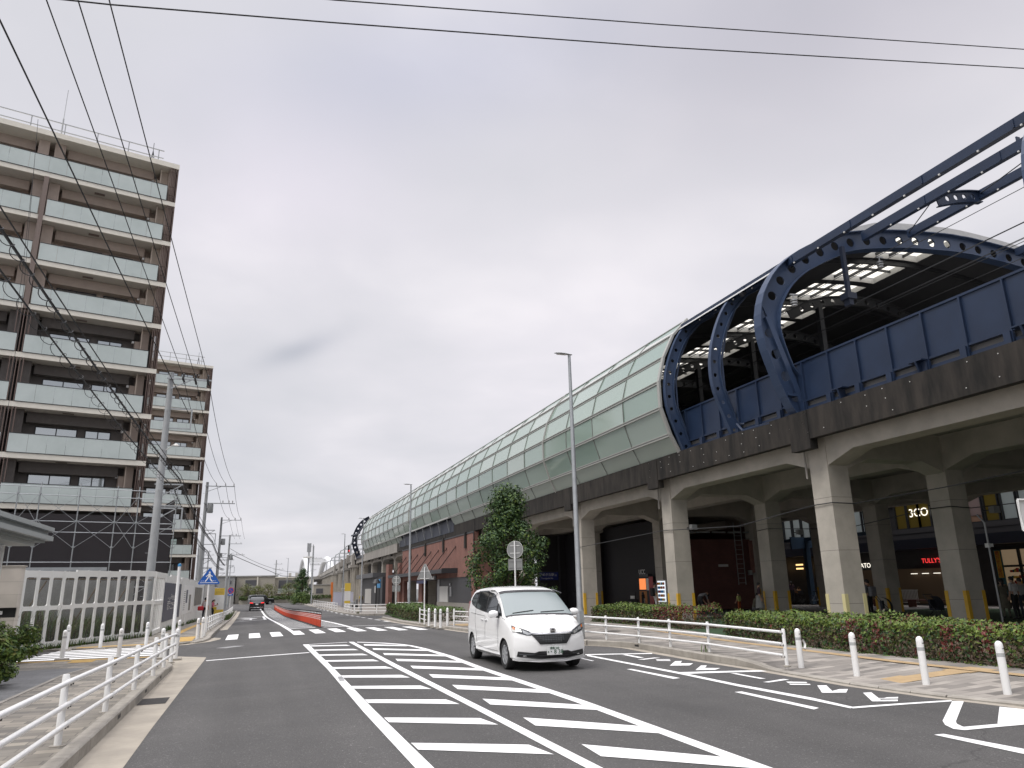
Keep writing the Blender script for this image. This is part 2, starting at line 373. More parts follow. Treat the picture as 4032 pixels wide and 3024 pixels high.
# left pavement before the side street, with its rounded corner
def xl_near(y): return -1.84 if y < 20.6 else -1.84-2.4*(1-math.sqrt(max(0, 1-((y-20.6)/4.2)**2)))
band('pavement', [-20,0,8,12,16,19,20,20.6,21.2,21.8,22.4,23,23.6,24,24.4,24.7], lambda y: -3.66, xl_near, lambda x, y: zl(y), 'paver')
band('side_pavement', [-20,0,8,12,16,19,20,21,21.8], lambda y: -12, lambda y: -3.66, lambda x, y: zl(y)+.004, 'paver_grey')
band('side_pavement', [21.8,22,23,24,24.7], lambda y: -12, lambda y: -3.66, lambda x, y: zl(y)+.002, 'paver')
def xl_far(y): return -1.56 if y > 33 else -1.56-1.9*(1-math.sqrt(max(0, 1-((33-y)/3.2)**2)))
FY = [29.8,30,30.3,30.7,31.2,31.8,32.4,33,34,35,36,38]+seq(40,83,20)+[90,104]
band('pavement', FY, lambda y: -9 if y < 31 else -6.0, xl_far, lambda x, y: zl(y), 'paver')
# kerbs of separate stones, gutter aprons
def path_pts(f, ys): return [Vector((f(y), y, 0)) for y in ys]
def kerb(path, zt, zb, side, w=.17, step=.6, gap=.008, skip=()):
    b = MB(); P = resample(path, step)
    for i, (p, q) in enumerate(zip(P, P[1:])):
        d = (q-p).normalized(); n = Vector((d.y, -d.x, 0))*side; p2 = p+d*gap; t0, t1 = zt(p.x, p.y), zt(q.x, q.y); b0, b1 = zb(p.x, p.y), zb(q.x, q.y)
        v = [p2, q, q+n*w, p2+n*w]; cz = .018
        lo = [b0, b1, b1, b0]; hi = [t0, t1, t1, t0]
        top = [p2+n*.0, q+n*.0, q+n*(w-cz), p2+n*(w-cz)]
        vs = [(v[k].x, v[k].y, lo[k]-.1) for k in range(4)]+[(v[k].x, v[k].y, hi[k]-cz if k > 1 else hi[k]) for k in range(4)]+[(top[k].x, top[k].y, hi[k]) for k in (2, 3)]
        fs = [(0,1,5,4),(1,2,6,8,5),(2,3,7,6),(3,0,4,9,7),(4,5,8,9),(8,6,7,9)]
        if side < 0: fs = [f[::-1] for f in fs]
        b.add(vs, fs)
        if i in skip:                                                   # drain slot in the face
            m0 = p.lerp(q, .3)+n*(w+.002); m1 = p.lerp(q, .75)+n*(w+.002); z0 = t0-.10; b.add([(m0.x,m0.y,z0),(m1.x,m1.y,z0),(m1.x,m1.y,z0+.055),(m0.x,m0.y,z0+.055)], [(0,1,2,3) if side > 0 else (3,2,1,0)], 1)
    return struct('kerb', b, ['kerbstone', 'black'])
kerb(path_pts(xl_near, [-20,0,8,12,16,19,20,20.6,21,21.6,22.2,22.8,23.2]), lambda x, y: zl(y)+.01, zroad, 1, skip=(54,59,63))
kerb(path_pts(xl_far, [31,31.5,32,32.5,33,36,45,55,65,75,85,104]), lambda x, y: zl(y)+.01, zroad, 1)
def apron(inner, outer, n=2, lift=.004, m='gutter'):
    b = MB(); k = len(inner)
    for p, q in zip(inner, outer):
        b.v += [(*p, zroad(*p)+lift), (*q, zroad(*q)+lift)]
    for i in range(k-1): b.f.append((2*i, 2*i+1, 2*i+3, 2*i+2)); b.m.append(0)
    return struct('gutter', b, m)
apron([(-1.68,-20),(-1.68,12),(-1.66,20.6),(-1.75,21.6),(-2.1,22.6),(-2.8,23.9)], [(-1.17,-20),(-1.15,12),(-1.08,20.6),(-1.06,22.6),(-1.06,24.0),(-2.2,25.2)])
apron([(-3.2,30.3),(-2.3,31.1),(-1.7,32),(-1.42,33),(-1.4,45),(-1.4,60),(-1.4,83),(-1.4,104)], [(-2.9,29.7),(-2.0,30.3),(-1.3,31.7),(-1.0,33),(-1.0,45),(-1.0,60),(-1.0,83),(-1.0,104)])
# right pavement and station forecourt
KX = [(-20,10.75),(8.4,10.6),(9.5,10.35),(11,10.2),(14,10.4),(16.1,10.43),(19,10.66),(20.3,10.72),(21,10.5),(21.9,9.8),(25,9.3),(30.6,8.66),(34.4,8.44),(38.5,8.22),(44.5,8.35),(52,9.0),(56,9.3),(59,10.3),(61,12)]
HL = [(-20,13.4),(12,13.4),(14.3,13.4),(16.1,13.48),(17.6,13.67),(21.4,14.44),(25,15.0),(28,15.1),(33,15.1)]
def hx(y): return interp(y, [h[0] for h in HL], [h[1] for h in HL])
def kx(y): return interp(y, [k[0] for k in KX], [k[1] for k in KX])
RYS = sorted(set([-20,0,7,8.4,13.4,14.6]+[k[0] for k in KX]+[23,24.5,28,33,37,41,43,48,50,54,56,58,60]))
band('pavement', RYS, kx, lambda y: hx(y)+.02 if y < 33 else 18.5, zright, 'paver_light', nx=4)
band('forecourt', [61,62,65,69,70], lambda y: 14, lambda y: 18.5, lambda x, y: zr(y)+.13, 'under_floor')
def kx2(y): return interp(y, [69.5,70.5,72,75,83,112,150], [12.5,10.6,9.9,9.6,9.3,9.0,9.2])
band('pavement', [69.5,70.5,72,75,78,83,95,112,150], kx2, lambda y: 18.5, lambda x, y: zr(y)+.15, 'paver_light', nx=2)
kerb([Vector((x,y,0)) for y, x in KX], lambda x, y: zright(x, y)+.008, zroad, -1, skip=(66,70,78,84))
kerb([Vector((kx2(y),y,0)) for y in [69.5,70.5,72,75,78,83,95,112,150]], lambda x, y: zr(y)+.16, zroad, -1)
apron([(k[1]-.19,k[0]) for k in KX[:17]], [(k[1]-.19-interp(k[0],[8,16,20,21,22,24,30,60],[.2,.25,.3,.16,.1,.1,.3,.3]),k[0]) for k in KX[:17]], m='gutter')
def bed(name, ys, m, zz, x1=18.4): band(name, ys, lambda y: hx(y)+.021, lambda y: x1, lambda x, y: zr(y)+zz, m)
bed('planting_bed', [-20,5,12,14.3,16.1,17.6,21.4], 'soil', .11); bed('turf_path', [21.401,23,24.9], 'turf', .13); bed('planting_bed', [24.901,26,28,33], 'soil', .11)
sheet('turf', [18.2,24,30,37.9], [-20,10,20,28,33.5], lambda x, y: zr(y)+.12, 'turf')
sheet('under_floor', [18.2,24,30,37.9], [33.5,40,45,50,55,60,70,83,150], lambda x, y: zr(y)+.12, 'under_floor')
sheet('shop_street', [37.9,60], [-60,0,28,40,50,60,83,150], lambda x, y: zr(y)+.14, 'paver_light')

# ---------------------------------------------------------------- markings
def marks(name, polys, m='paint', z=zroad, lift=.006):
    b = MB()
    for poly in polys:
        # cut long strips so that they follow the camber
        pts = []
        for i, p in enumerate(poly):
            q = poly[(i+1) % len(poly)]; n = max(1, int(hypot(q[0]-p[0], q[1]-p[1])/.5))
            if len(poly) == 4:
                pass
        if len(poly) == 4:
            a, c, d, e = [Vector((*p, 0)) for p in poly]
            n = max(1, int(max((c-a).length, (e-d).length)/.45)); k = max(1, int(max((e-a).length, (d-c).length)/.45)); o = len(b.v)
            for i in range(n+1):
                p, q = a.lerp(c, i/n), e.lerp(d, i/n)
                for j in range(k+1):
                    r = p.lerp(q, j/k); b.v.append((r.x, r.y, z(r.x, r.y)+lift))
            for i in range(n):
                for j in range(k): b.f.append((o+i*(k+1)+j, o+(i+1)*(k+1)+j, o+(i+1)*(k+1)+j+1, o+i*(k+1)+j+1)); b.m.append(0)
        else: b.add([(x, y, z(x, y)+lift) for x, y in poly], [tuple(range(len(poly)))])
    o = b.build(name, m); me = o.data
    bm = bmesh.new(); bm.from_mesh(me)
    for f in bm.faces:
        f.normal_update()
        if f.normal.z < 0: f.normal_flip()
    bm.to_mesh(me); bm.free(); return tag(o, kind='structure')
def line(pts, w):
    out = []
    for p, q in zip(pts, pts[1:]):
        p, q = Vector((*p,0)), Vector((*q,0)); d = (q-p).normalized(); n = Vector((-d.y, d.x, 0))*w/2
        out.append([tuple((p+n)[:2]), tuple((p-n)[:2]), tuple((q-n)[:2]), tuple((q+n)[:2])])
    return out
def strip(l, r):
    return [[l[i], r[i], r[i+1], l[i+1]] for i in range(len(l)-1)]
# hatched island in front of the crossing
hl = [(1.76,0),(1.74,12),(1.79,17.5),(1.76,26.5)]; P_ = []
P_ += strip([(1.64,2),(1.67,11.7),(1.76,18),(1.76,26.6)], [(1.81,2),(1.84,11.7),(1.91,18),(1.94,26.5)])
P_ += strip([(3.13,2),(3.18,11),(3.17,17.7),(3.26,26.7)], [(3.28,2),(3.32,11),(3.33,17.6),(3.41,26.6)])
Ro = [(3.52,26.5),(4.28,25.4),(4.67,24.5),(4.84,23.75),(4.96,22.4),(5.03,19.4),(4.92,16.4),(4.9,11),(4.74,6.5),(4.6,2)]
Ri = [(3.48,26.25),(4.22,25.07),(4.61,24.2),(4.72,23.35),(4.80,22.3),(4.84,19.4),(4.74,16.4),(4.72,11),(4.56,6.5),(4.42,2)]
P_ += strip(Ri, Ro)
P_ += line([(1.8,26.45),(3.2,26.55)], .15)
def hatch(k):
    yl = 25.9-1.86*k
    return yl
for k in range(13):
    y = 25.95-1.87*k; d = .40
    P_.append([(1.86,y-d),(3.10,y-d-.72-.02*k),(3.03,y-.55-.02*k),(1.86,y)])
    y2 = 25.25-1.90*k; xe = interp(y2-1.2, [2,6.5,11,16.4,19.4,22.4,23.4,24.2], [4.44,4.58,4.74,4.76,4.86,4.80,4.74,4.63]); s_ = (xe-3.5)
    P_.append([(3.50,y2-.62),(xe,y2-.62-.98*s_),(xe,y2-.10-.98*s_),(3.56,y2)])
marks('hatched_marking', P_)
marks('road_patch', [[(1.80,16.4),(1.90,16.4),(1.86,15.6),(1.76,15.6)]], 'worn_paint', lift=.010)
# zebra crossing and stop lines
XB = [32.05,32.2,32.35,32.75,33.1,33.4,33.3,33.2,33.0,32.93]; XT = [36.3,36.4,36.3,36.5,37.05,37.3,37.15,37.0,36.9,36.9]
P_ = []
for i in range(10):
    x = -.79+.864*i; P_.append([(x,XB[i]),(x+.44,XB[i]+.04),(x+.44,XT[i]),(x,XT[i])])
marks('crosswalk', P_)
marks('stop_line', line([(-1.0,22.75),(1.72,23.1)], .2)+line([(5.0,39.6),(7.6,39.4)], .22))
# island with the red posts
P_ = strip([(1.82,33.4),(1.72,45),(1.62,60),(1.45,84),(1.4,118)], [(2.0,33.4),(1.9,45),(1.80,60),(1.63,84),(1.58,118)])
P_ += strip([(4.62,37.4),(4.66,46),(4.62,55),(4.3,84),(3.9,118)], [(4.8,37.4),(4.84,46),(4.8,55),(4.5,84),(4.1,118)])
for k in range(40):
    y = 39.6+1.95*k
    P_.append([(1.9,y-.2),(3.3-.003*y,y-.2),(3.3-.003*y,y+.22),(1.9,y+.22)]); P_.append([(3.75-.004*y,y-.2),(4.66-.0025*(y-40),y-.2),(4.66-.0025*(y-40),y+.22),(3.75-.004*y,y+.22)])
marks('hatched_marking', P_)
# dashed lane edge and bay lines on the right
P_ = []
for k in range(14):
    y = 46+4.6*k; x = interp(y, [40,54,66,74,80,120], [7.7,8.3,8.75,8.9,8.85,8.7]); P_.append([(x-.1,y),(x+.1,y),(x+.12,y+2.2),(x-.08,y+2.2)])
for k in range(2):
    y = 52+6*k; P_.append([(9.6,y),(9.8,y),(10.6,y+.4),(10.4,y+.4)])
P_ += [[(7.562, 14.799),(7.676, 14.789),(7.733, 12.969),(7.544, 12.907)], [(7.503, 10.941),(7.651, 10.952),(7.596, 9.108),(7.437, 9.022)], [(7.421, 7.056),(7.567, 7.059),(7.63, 6.153),(7.399, 5.977)], [(7.715, 17.573),(7.767, 17.554),(7.739, 16.764),(7.661, 16.724)]]
P_ += strip([(8.302, 18.399),(8.28, 13.906),(8.179, 11.769),(8.216, 9.965),(8.108, 9.024)], [(8.139, 18.044),(8.099, 13.685),(7.996, 11.512),(8.027, 9.742),(7.975, 8.923)])
P_ += [[(8.325, 18.561),(8.209, 18.306),(10.082, 18.217),(10.212, 18.449)], [(8.258, 13.883),(8.148, 13.569),(10.088, 13.513),(10.123, 13.765)], [(8.078, 9.034),(8.001, 8.913),(9.952, 9.035),(10.055, 9.148)]]
marks('bay_line', P_)
K5 = lambda *a: a
marks('road_lettering', [
 [(9.17, 18.134),(9.327, 18.177),(9.283, 17.179),(9.11, 17.15)],
 [(8.875, 16.771),(9.548, 17.149),(9.675, 17.08),(8.994, 16.664)],
 [(9.334, 16.715),(9.663, 16.631),(9.593, 16.466),(9.271, 16.55)], [(9.207, 16.46),(9.526, 16.376),(9.435, 16.187),(9.141, 16.302)],
 [(9.499, 16.101),(9.698, 16.121),(9.002, 15.132),(8.803, 15.161)], [(9.278, 15.59),(9.63, 15.53),(9.262, 15.088),(8.963, 15.131)],
 [(9.487, 14.997),(9.634, 14.99),(8.988, 14.125),(8.813, 14.151)], [(9.258, 14.495),(9.566, 14.383),(9.243, 14.079),(8.972, 14.119)],
 [(9.135, 13.403),(9.256, 13.368),(9.198, 12.374),(9.074, 12.388)],
 [(8.794, 11.924),(9.485, 12.249),(9.521, 12.13),(8.859, 11.843)],
 [(9.25, 11.869),(9.565, 11.719),(9.459, 11.566),(9.137, 11.678)], [(9.077, 11.577),(9.422, 11.457),(9.33, 11.328),(8.998, 11.446)],
 [(9.39, 11.235),(9.56, 11.207),(8.955, 10.344),(8.77, 10.402)], [(9.089, 10.535),(9.391, 10.705),(9.528, 10.666),(9.161, 10.304),(8.955, 10.35)],
 [(9.407, 10.209),(9.579, 10.21),(8.938, 9.328),(8.786, 9.376)], [(9.152, 9.634),(9.242, 9.606),(9.349, 9.664),(9.557, 9.649),(9.401, 9.501),(9.124, 9.566)], [(9.043, 9.464),(9.31, 9.412),(9.163, 9.273),(8.938, 9.328)]])
# bay outline at the far right of the frame
marks('bay_line', [[(9.976, 9.056),(10.119, 8.986),(8.428, 7.648),(8.304, 7.73)], [(8.304, 7.73),(8.428, 7.648),(8.279, 7.505),(8.083, 7.497)], [(8.083, 7.497),(8.279, 7.505),(8.179, 7.334),(7.942, 7.256)], [(7.942, 7.256),(8.179, 7.334),(8.187, 7.314),(7.995, 7.15)],
 [(8.189, 7.322),(7.99, 7.152),(9.326, 7.225),(9.535, 7.379)], [(10.131, 8.423),(8.77, 7.361),(9.701, 7.371),(10.303, 7.808)]])
marks('road_lettering', line([(-1.0,62),(1.2,64.8)], .35)+line([(-1.05,76),(1.2,78)], .4)+line([(1.3,64.8),(1.35,78)], .2)+line([(-.6,68),(.6,71)], .5)+line([(-.5,74.5),(.5,71)], .5)+line([(.2,66.5),(.2,73)], .18), 'faded_paint')
marks('worn_marking', line([(-.8,27.4),(-.45,27.7),(-.2,27.95)], .5), 'worn_paint')
# side street crossing on the left
P_ = []
for k in range(6):
    y = 25.6+.74*k; P_.append([(-6.2+.05*k,y),(-2.35-.04*k,y+.15),(-2.35-.04*k,y+.57),(-6.2+.05*k,y+.42)])
marks('crosswalk', P_)
# tactile paving
zL = lambda x, y: zl(y)
marks('tactile_strip', [[(-5.9,24.35),(-2.5,24.3),(-2.5,24.62),(-5.9,24.66)], [(-4.5,23.6),(-3.9,23.6),(-3.9,24.3),(-4.5,24.3)]], 'tactile', zL)
marks('tactile_strip', [[(-5.5,29.95),(-2.85,30.6),(-2.85,31.1),(-5.5,30.5)], [(-2.55,31.3),(-1.95,31.6),(-1.95,34.2),(-2.55,34.0)], [(-3.05,34),(-2.75,34),(-2.75,62),(-3.05,62)], [(-2.9,33.3),(-2.2,33.3),(-2.2,34),(-2.9,34)]], 'tactile', zL)
marks('tactile_strip', strip([(12.4,-10),(12.4,12.5),(12.85,18.3),(13.55,23.5),(14.2,28)], [(12.68,-10),(12.68,12.5),(13.15,18.3),(13.85,23.5),(14.5,28)])+[[(10.6,10.7),(10.65,11.3),(11.3,11.3),(11.3,10.7)], [(11.3,10.8),(11.3,11.2),(12.2,11.1),(12.2,10.65)], [(12.2,10.6),(12.2,11.2),(12.9,11.2),(12.9,10.6)], [(9.0,33.2),(10.3,33.2),(10.3,35.6),(9.0,35.6)]], 'tactile_pale', zright)
marks('paver_edging', [[(-3.70,4),(-3.62,4),(-3.62,21.8),(-3.70,21.8)]], 'kerbstone', zL, .008)
marks('road_drain', [[(-1.66,14.5),(-1.22,14.5),(-1.22,15.3),(-1.66,15.3)]], 'cast_iron', zroad, .010)
marks('manhole_cover', [[(12.48+.32*cos(2*pi*k/20),25.4+.32*sin(2*pi*k/20)) for k in range(20)]], "cast_iron", zright, .008)

# ================================================================ railway viaduct
mat('concrete', (.47,.435,.38), .85, col2=(.37,.345,.30), vscale=.9, bump=.15, bscale=30, detail=7)
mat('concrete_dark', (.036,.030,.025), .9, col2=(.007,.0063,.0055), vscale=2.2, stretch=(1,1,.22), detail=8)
mat('concrete_grey', (.36,.34,.31), .9, col2=(.25,.235,.215), vscale=.7, stretch=(1,1,.4), detail=7)
mat('white_spot', (.6,.6,.58), .6)
mat('joint', (.13,.125,.115), .9)
mat('guard_yellow', (.66,.40,.03), .5, col2=(.58,.34,.03)); mat('guard_pale', (.62,.56,.30), .5)
mat('arch_blue_lit', (.036,.060,.118), .38, col2=(.029,.049,.098), vscale=.8); mat('steel_blue', (.016,.030,.066), .4, col2=(.012,.023,.052), vscale=.8, spec=.5)  # arch blue is lightened: light on the ribs is put into its colour
mat('steel_blue_dark', (.012,.018,.036), .5); mat('steel_grey', (.36,.37,.375), .4, .5); mat('galv', (.42,.44,.45), .42, .55, var=.15)
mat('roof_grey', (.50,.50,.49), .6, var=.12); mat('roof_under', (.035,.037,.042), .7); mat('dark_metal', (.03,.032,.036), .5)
VY0 = 20.62; CROW = [18.8, 24.2, 31.2, 36.6]; CW = .88; ZB = 6.06; ZH = 5.66
viaduct = thing('railway_viaduct', 'long grey concrete railway viaduct on square columns with a dark stained edge', 'viaduct', (18.2, 20, 0))
def vp(b, name, mats, parent=None, **k):
    o = b.build(name, mats, **k); o.parent = parent or viaduct; o.matrix_parent_inverse = Matrix.Translation((-18.2, -20, 0)) if o.parent is viaduct else Matrix.Identity(4); return o
b = MB(); b.box(18.45, 38.0, -25, 139, 6.95, 7.3); vp(b, 'deck', 'concrete_grey')
b = MB(); y = -25
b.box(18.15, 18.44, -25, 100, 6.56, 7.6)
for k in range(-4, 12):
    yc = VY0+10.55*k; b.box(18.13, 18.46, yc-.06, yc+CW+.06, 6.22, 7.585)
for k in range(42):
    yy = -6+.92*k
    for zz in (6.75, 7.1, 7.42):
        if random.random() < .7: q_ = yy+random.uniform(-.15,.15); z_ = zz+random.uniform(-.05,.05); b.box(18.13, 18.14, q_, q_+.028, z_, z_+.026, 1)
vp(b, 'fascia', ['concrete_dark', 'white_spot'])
b = MB(); b.box(18.12, 18.44, 100.002, 139, 6.5, 7.7); vp(b, 'fascia', 'concrete_grey')
for r, x0 in enumerate(CROW):
    b = MB(); x = x0+.03; w = CW-.06
    for k in range(-4, 11):
        ya, yb = VY0+10.55*k+CW, VY0+10.55*(k+1)
        poly = [(ya,ZH),(ya+1.25,ZB),(yb-1.25,ZB),(yb,ZH),(yb,6.95),(ya,6.95)]
        b.prism(poly, (x,0,0), (0,1,0), (0,0,1), (w,0,0))
    vp(b, 'edge_beam' if r in (0, 3) else 'inner_beam', 'concrete')
for k in range(-2, 12):
    y0 = VY0+10.55*k; b = MB()
    for xa, xb in zip(CROW, CROW[1:]):
        b.prism([(xa+CW,ZH-.1),(xa+CW+1.0,5.95),(xb-1.0,5.95),(xb,ZH-.1),(xb,6.95),(xa+CW,6.95)], (0,y0+.03,0), (1,0,0), (0,0,1), (0,CW-.06,0))
    if k < 8: vp(b, 'cross_beam', 'concrete')
    for r, x0 in enumerate(CROW):
        if k > 4 and r > 0: continue
        b = MB(); b.box(x0, x0+CW, y0, y0+CW, -.7, 6.94)
        for zz in (1.0, 2.75, 4.55): b.box(x0-.0015, x0+CW+.0015, y0-.0015, y0+CW+.0015, zz, zz+.012, 1)
        if r == 0: b.box(x0-.06, x0, y0+.28, y0+.42, 3.0+.4, 5.6) if False else None
        c = vp(b, 'column', ['concrete', 'joint'])
        if k < 4:
            for cx_, cy_ in ((x0,y0),(x0+CW,y0),(x0,y0+CW)):
                q = MB(); sx = -1 if cx_ == x0 else 1; sy = -1 if cy_ == y0 else 1; e = .015; l = .13
                q.box(min(cx_, cx_+sx*e)-(l if sx > 0 else 0)*1, max(cx_, cx_+sx*e)+(l if sx < 0 else 0), min(cy_, cy_+sy*e), max(cy_, cy_+sy*e), .12, 1.32)
                q.box(min(cx_, cx_+sx*e), max(cx_, cx_+sx*e), min(cy_+0.0, cy_-sy*l), max(cy_+0.0, cy_-sy*l), .12, 1.32)
                g_ = q.build('corner_guard', 'guard_pale' if (r == 0 and k == 0) else 'guard_yellow'); g_.parent = c
# rain pipes on the column faces
for k in (-1, 0, 1, 2, 3):
    y0 = VY0+10.55*k+CW+.10; b = MB(); b.tube([(18.72,y0,6.5),(18.72,y0,5.3)], .035, 8); b.tube([(18.72,y0,6.2),(18.72,y0-.6,6.2),(18.66,y0-.62,6.4)], .03, 6) if k == 2 else None
    vp(b, 'rain_pipe', 'concrete_grey')
# continuation beyond the station, bending gently to the right
fv = thing('railway_viaduct', 'distant grey concrete viaduct with ribbed side wall beyond the glass station roof', 'viaduct', (18.2, 139, 0))
A2 = Vector((18.15, 139.02, 0)); D2 = Vector((.05, 1, 0)).normalized(); N2 = Vector((D2.y, -D2.x, 0))
def fpart(b, name, m, par=fv):
    o = b.build(name, m); o.parent = par; o.matrix_parent_inverse = Matrix.Translation((-18.2, -139, 0)); return o
def fbx(b, a0, a1, n0, n1, z0, z1, mi=0):
    o = A2+D2*a0+N2*n0; return b.fbox((o.x, o.y, z0), D2*(a1-a0), N2*(n1-n0), (0,0,z1-z0), mi)
b = MB(); fbx(b, 0, 260, 0, .25, 7.3, 8.55); fbx(b, 0, 260, -.06, .31, 8.551, 8.66); fpart(b, 'parapet', 'concrete_grey')
b = MB(); fbx(b, 0, 260, .26, 14, 6.6, 7.4); fpart(b, 'deck', 'concrete_grey')
b = MB(); fbx(b, 0, 260, 1.2, 1.5, -1, 6.58); fpart(b, 'side_wall', 'concrete_grey')
for i in range(44):
    b = MB(); fbx(b, 2+5.8*i, 2.5+5.8*i, .5, 1.19, -1, 6.59); fpart(b, 'column', 'concrete')
for i in range(4):
    b = MB(); fbx(b, 8+22*i, 11+22*i, -.5, -.07, 6.4, 8.3); fbx(b, 6.5+22*i, 13+22*i, -.9, 1.1, 5.9, 6.39); fpart(b, 'pier_cap', 'concrete_grey')
for i in range(2):
    b = MB(); fbx(b, 22+22*i, 22.8+22*i, -.6, -.1, 7.2, 8.9); fpart(b, 'parapet_post', 'concrete_grey')

# ================================================================ station canopy
canopy = thing('station_canopy', 'long curved station canopy of green glass and blue steel arches on the viaduct', 'canopy', (28, 75, 7.3))
CI = Matrix.Translation((-28, -75, -7.3))
def cp(b, name, mats, parent=None, **k):
    o = b.build(name, mats, **k); o.parent = parent or canopy
    if o.parent is canopy: o.matrix_parent_inverse = CI
    return o
GR = [(18.42,7.22),(17.84,8.39),(17.44,9.62),(17.44,10.86),(17.79,12.09),(18.39,13.24),(19.26,14.16)]
def glassmat(name, col, rough):
    m = mat(name, col, rough, spec=.8); m.node_tree.nodes['Principled BSDF'].inputs['IOR'].default_value = 1.7; return m
for i, c in enumerate([(.28,.365,.32),(.33,.41,.365),(.24,.325,.28),(.37,.44,.40)]): glassmat('canopy_glass%d' % i, c, .05+.03*i)
glassmat('canopy_panel', (.31,.36,.315), .35)
mat('mullion', (.40,.40,.375), .4, .2); mat('mullion_dark', (.20,.21,.195), .5)
PW = 3.73; Y0g = 29.1; NP = 27
b = MB(); rnd = random.Random(3)
for j in range(NP):
    ya, yb = Y0g+PW*j, Y0g+PW*(j+1)
    for i in range(6):
        if i == 0 and 69 < (ya+yb)/2 < 98: continue
        (xa, za), (xb, zb) = GR[i], GR[i+1]; q = lambda: rnd.uniform(-.012, .012)
        mi = 4 if i == 0 else rnd.choice((0,0,1,1,2,3))
        a = [(xa+q(),ya,za),(xa+q(),yb,za),(xb+q(),yb,zb),(xb+q(),ya,zb)]; t = .05
        b.add(a+[(x+t,y,z) for x, y, z in a], [(0,3,2,1),(4,5,6,7),(0,1,5,4),(1,2,6,5),(2,3,7,6),(3,0,4,7)], mi)
cp(b, 'glass_shell', ['canopy_glass%d' % i for i in range(4)]+['canopy_panel'])
b = MB(); Ye = Y0g+PW*NP
for i, (x, z) in enumerate(GR):
    for ya, yb in ([(Y0g,69.9),(98,Ye)] if i == 0 else [(Y0g,Ye)]):
        if i == 0: b.bar((x-.03,ya,z), (x-.03,yb,z), .10, .10)
        else:
            for s in ((-.06, .06) if i < 6 else (0,)):
                b.bar((x-.03,ya,z+s), (x-.03,yb,z+s), .045, .035)
            b.bar((x-.012,ya,z), (x-.012,yb,z), .04, .07, 1)
for j in range(NP+1):
    y = Y0g+PW*j; thick = j in (0, 4, 16, 25, NP)
    for i in range(6):
        if i == 0 and 70 < y < 98: continue
        (xa, za), (xb, zb) = GR[i], GR[i+1]
        w = .2 if j == 0 else (.10 if thick else .024); e = .05 if thick else .025
        b.bar((xa-e,y,za), (xb-e,y,zb), .10 if thick else .05, w, 0 if thick else 1, up=(0,1,0))
cp(b, 'mullion_grid', ['mullion', 'mullion_dark'])
# small brackets where the lower panels are left out
b = MB(); b.box(18.12, 18.2, 69.95, 98, 7.0, 8.3)
cp(b, 'open_strip_backing', 'steel_blue_dark')
for k in range(8):
    b = MB(); y = 71.5+3.73*k; b.bar((17.8,y,8.35), (18.1,y,7.05), .07, .09); cp(b, 'bracket', 'galv')
b = MB(); b.box(17.55, 17.62, 70, 98, 8.25, 8.4); cp(b, 'eave_rail', 'mullion')
ARC = [(18.75,7.15),(18.1,7.95),(17.55,9.3),(17.2,10.7),(17.35,11.85),(17.75,12.65),(18.4,13.45),(19.55,14.3),(21.6,15.25),(24.35,15.8),(27.2,16.05),(28.2,16.07)]
ARCF = ARC + [(56.4-x, z) for x, z in ARC[-2::-1]]
def rib(prof, y, depth, hole, sp, web, fl, foot=True, skip_first=1, dtaper=None):
    P = [Vector((x,0,z)) for x, z in prof]; P = catmull(P, 8); P = resample(P, sp); n = len(P); nr = []
    for i in range(n):
        d = (P[min(n-1,i+1)]-P[max(0,i-1)]).normalized(); nr.append(Vector((d.z,0,-d.x)))       # inward for a profile that climbs on the left
    D = [depth*(dtaper(i/(n-1)) if dtaper else 1) for i in range(n)]
    out = [p+Vector((0,y,0)) for p in P]; inn = [p+nn*d+Vector((0,y,0)) for p, nn, d in zip(P, nr, D)]
    b = MB(); t = Vector((0,web,0)); h = Vector((0,web/2,0))
    for i in range(n-1):
        c = [out[i]-h, out[i+1]-h, inn[i+1]-h, inn[i]-h]; cen = sum(c, Vector())/4
        ex = (c[1]-c[0]).normalized(); ey = (c[3]-c[0]).normalized()
        if i < skip_first or i >= n-1-skip_first or hole == 0 or i % 2:
            b.fbox(c[0], c[1]-c[0], c[3]-c[0], t) if False else b.add(c+[v+t for v in c], [(0,1,2,3),(7,6,5,4),(0,4,5,1),(1,5,6,2),(2,6,7,3),(3,7,4,0)]); continue
        b.plate(c, [cen+ex*hole*cos(-2*pi*k/16+pi)+ey*hole*sin(2*pi*k/16-pi+pi) if False else cen+ex*hole*cos(2*pi*k/16)+ey*hole*sin(2*pi*k/16) for k in range(16)], t)
    for line_, s in ((out, -1), (inn, 1)):
        for i in range(n-1):
            p, q = line_[i], line_[i+1]; nn = (nr[i]+nr[i+1]).normalized(); th = .035
            b.fbox(p-Vector((0,fl/2,0))-(nn*th if s < 0 else Vector()), q-p, (0,fl,0), nn*th)
    return b
for k, y in enumerate((10.85, 21.4)):
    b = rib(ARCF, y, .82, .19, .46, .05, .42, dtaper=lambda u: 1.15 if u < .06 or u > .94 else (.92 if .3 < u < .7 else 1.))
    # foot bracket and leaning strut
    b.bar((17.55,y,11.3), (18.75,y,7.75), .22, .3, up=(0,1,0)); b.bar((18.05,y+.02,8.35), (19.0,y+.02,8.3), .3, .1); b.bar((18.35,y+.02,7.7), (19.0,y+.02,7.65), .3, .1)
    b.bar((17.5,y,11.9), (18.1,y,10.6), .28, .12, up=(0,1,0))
    cp(b, 'main_arch', 'arch_blue_lit', smooth=False)
SR = [(18.5,7.0),(17.98,8.39),(17.58,9.62),(17.58,10.86),(17.93,12.09),(18.53,13.24),(19.4,14.16),(20.4,14.75)]
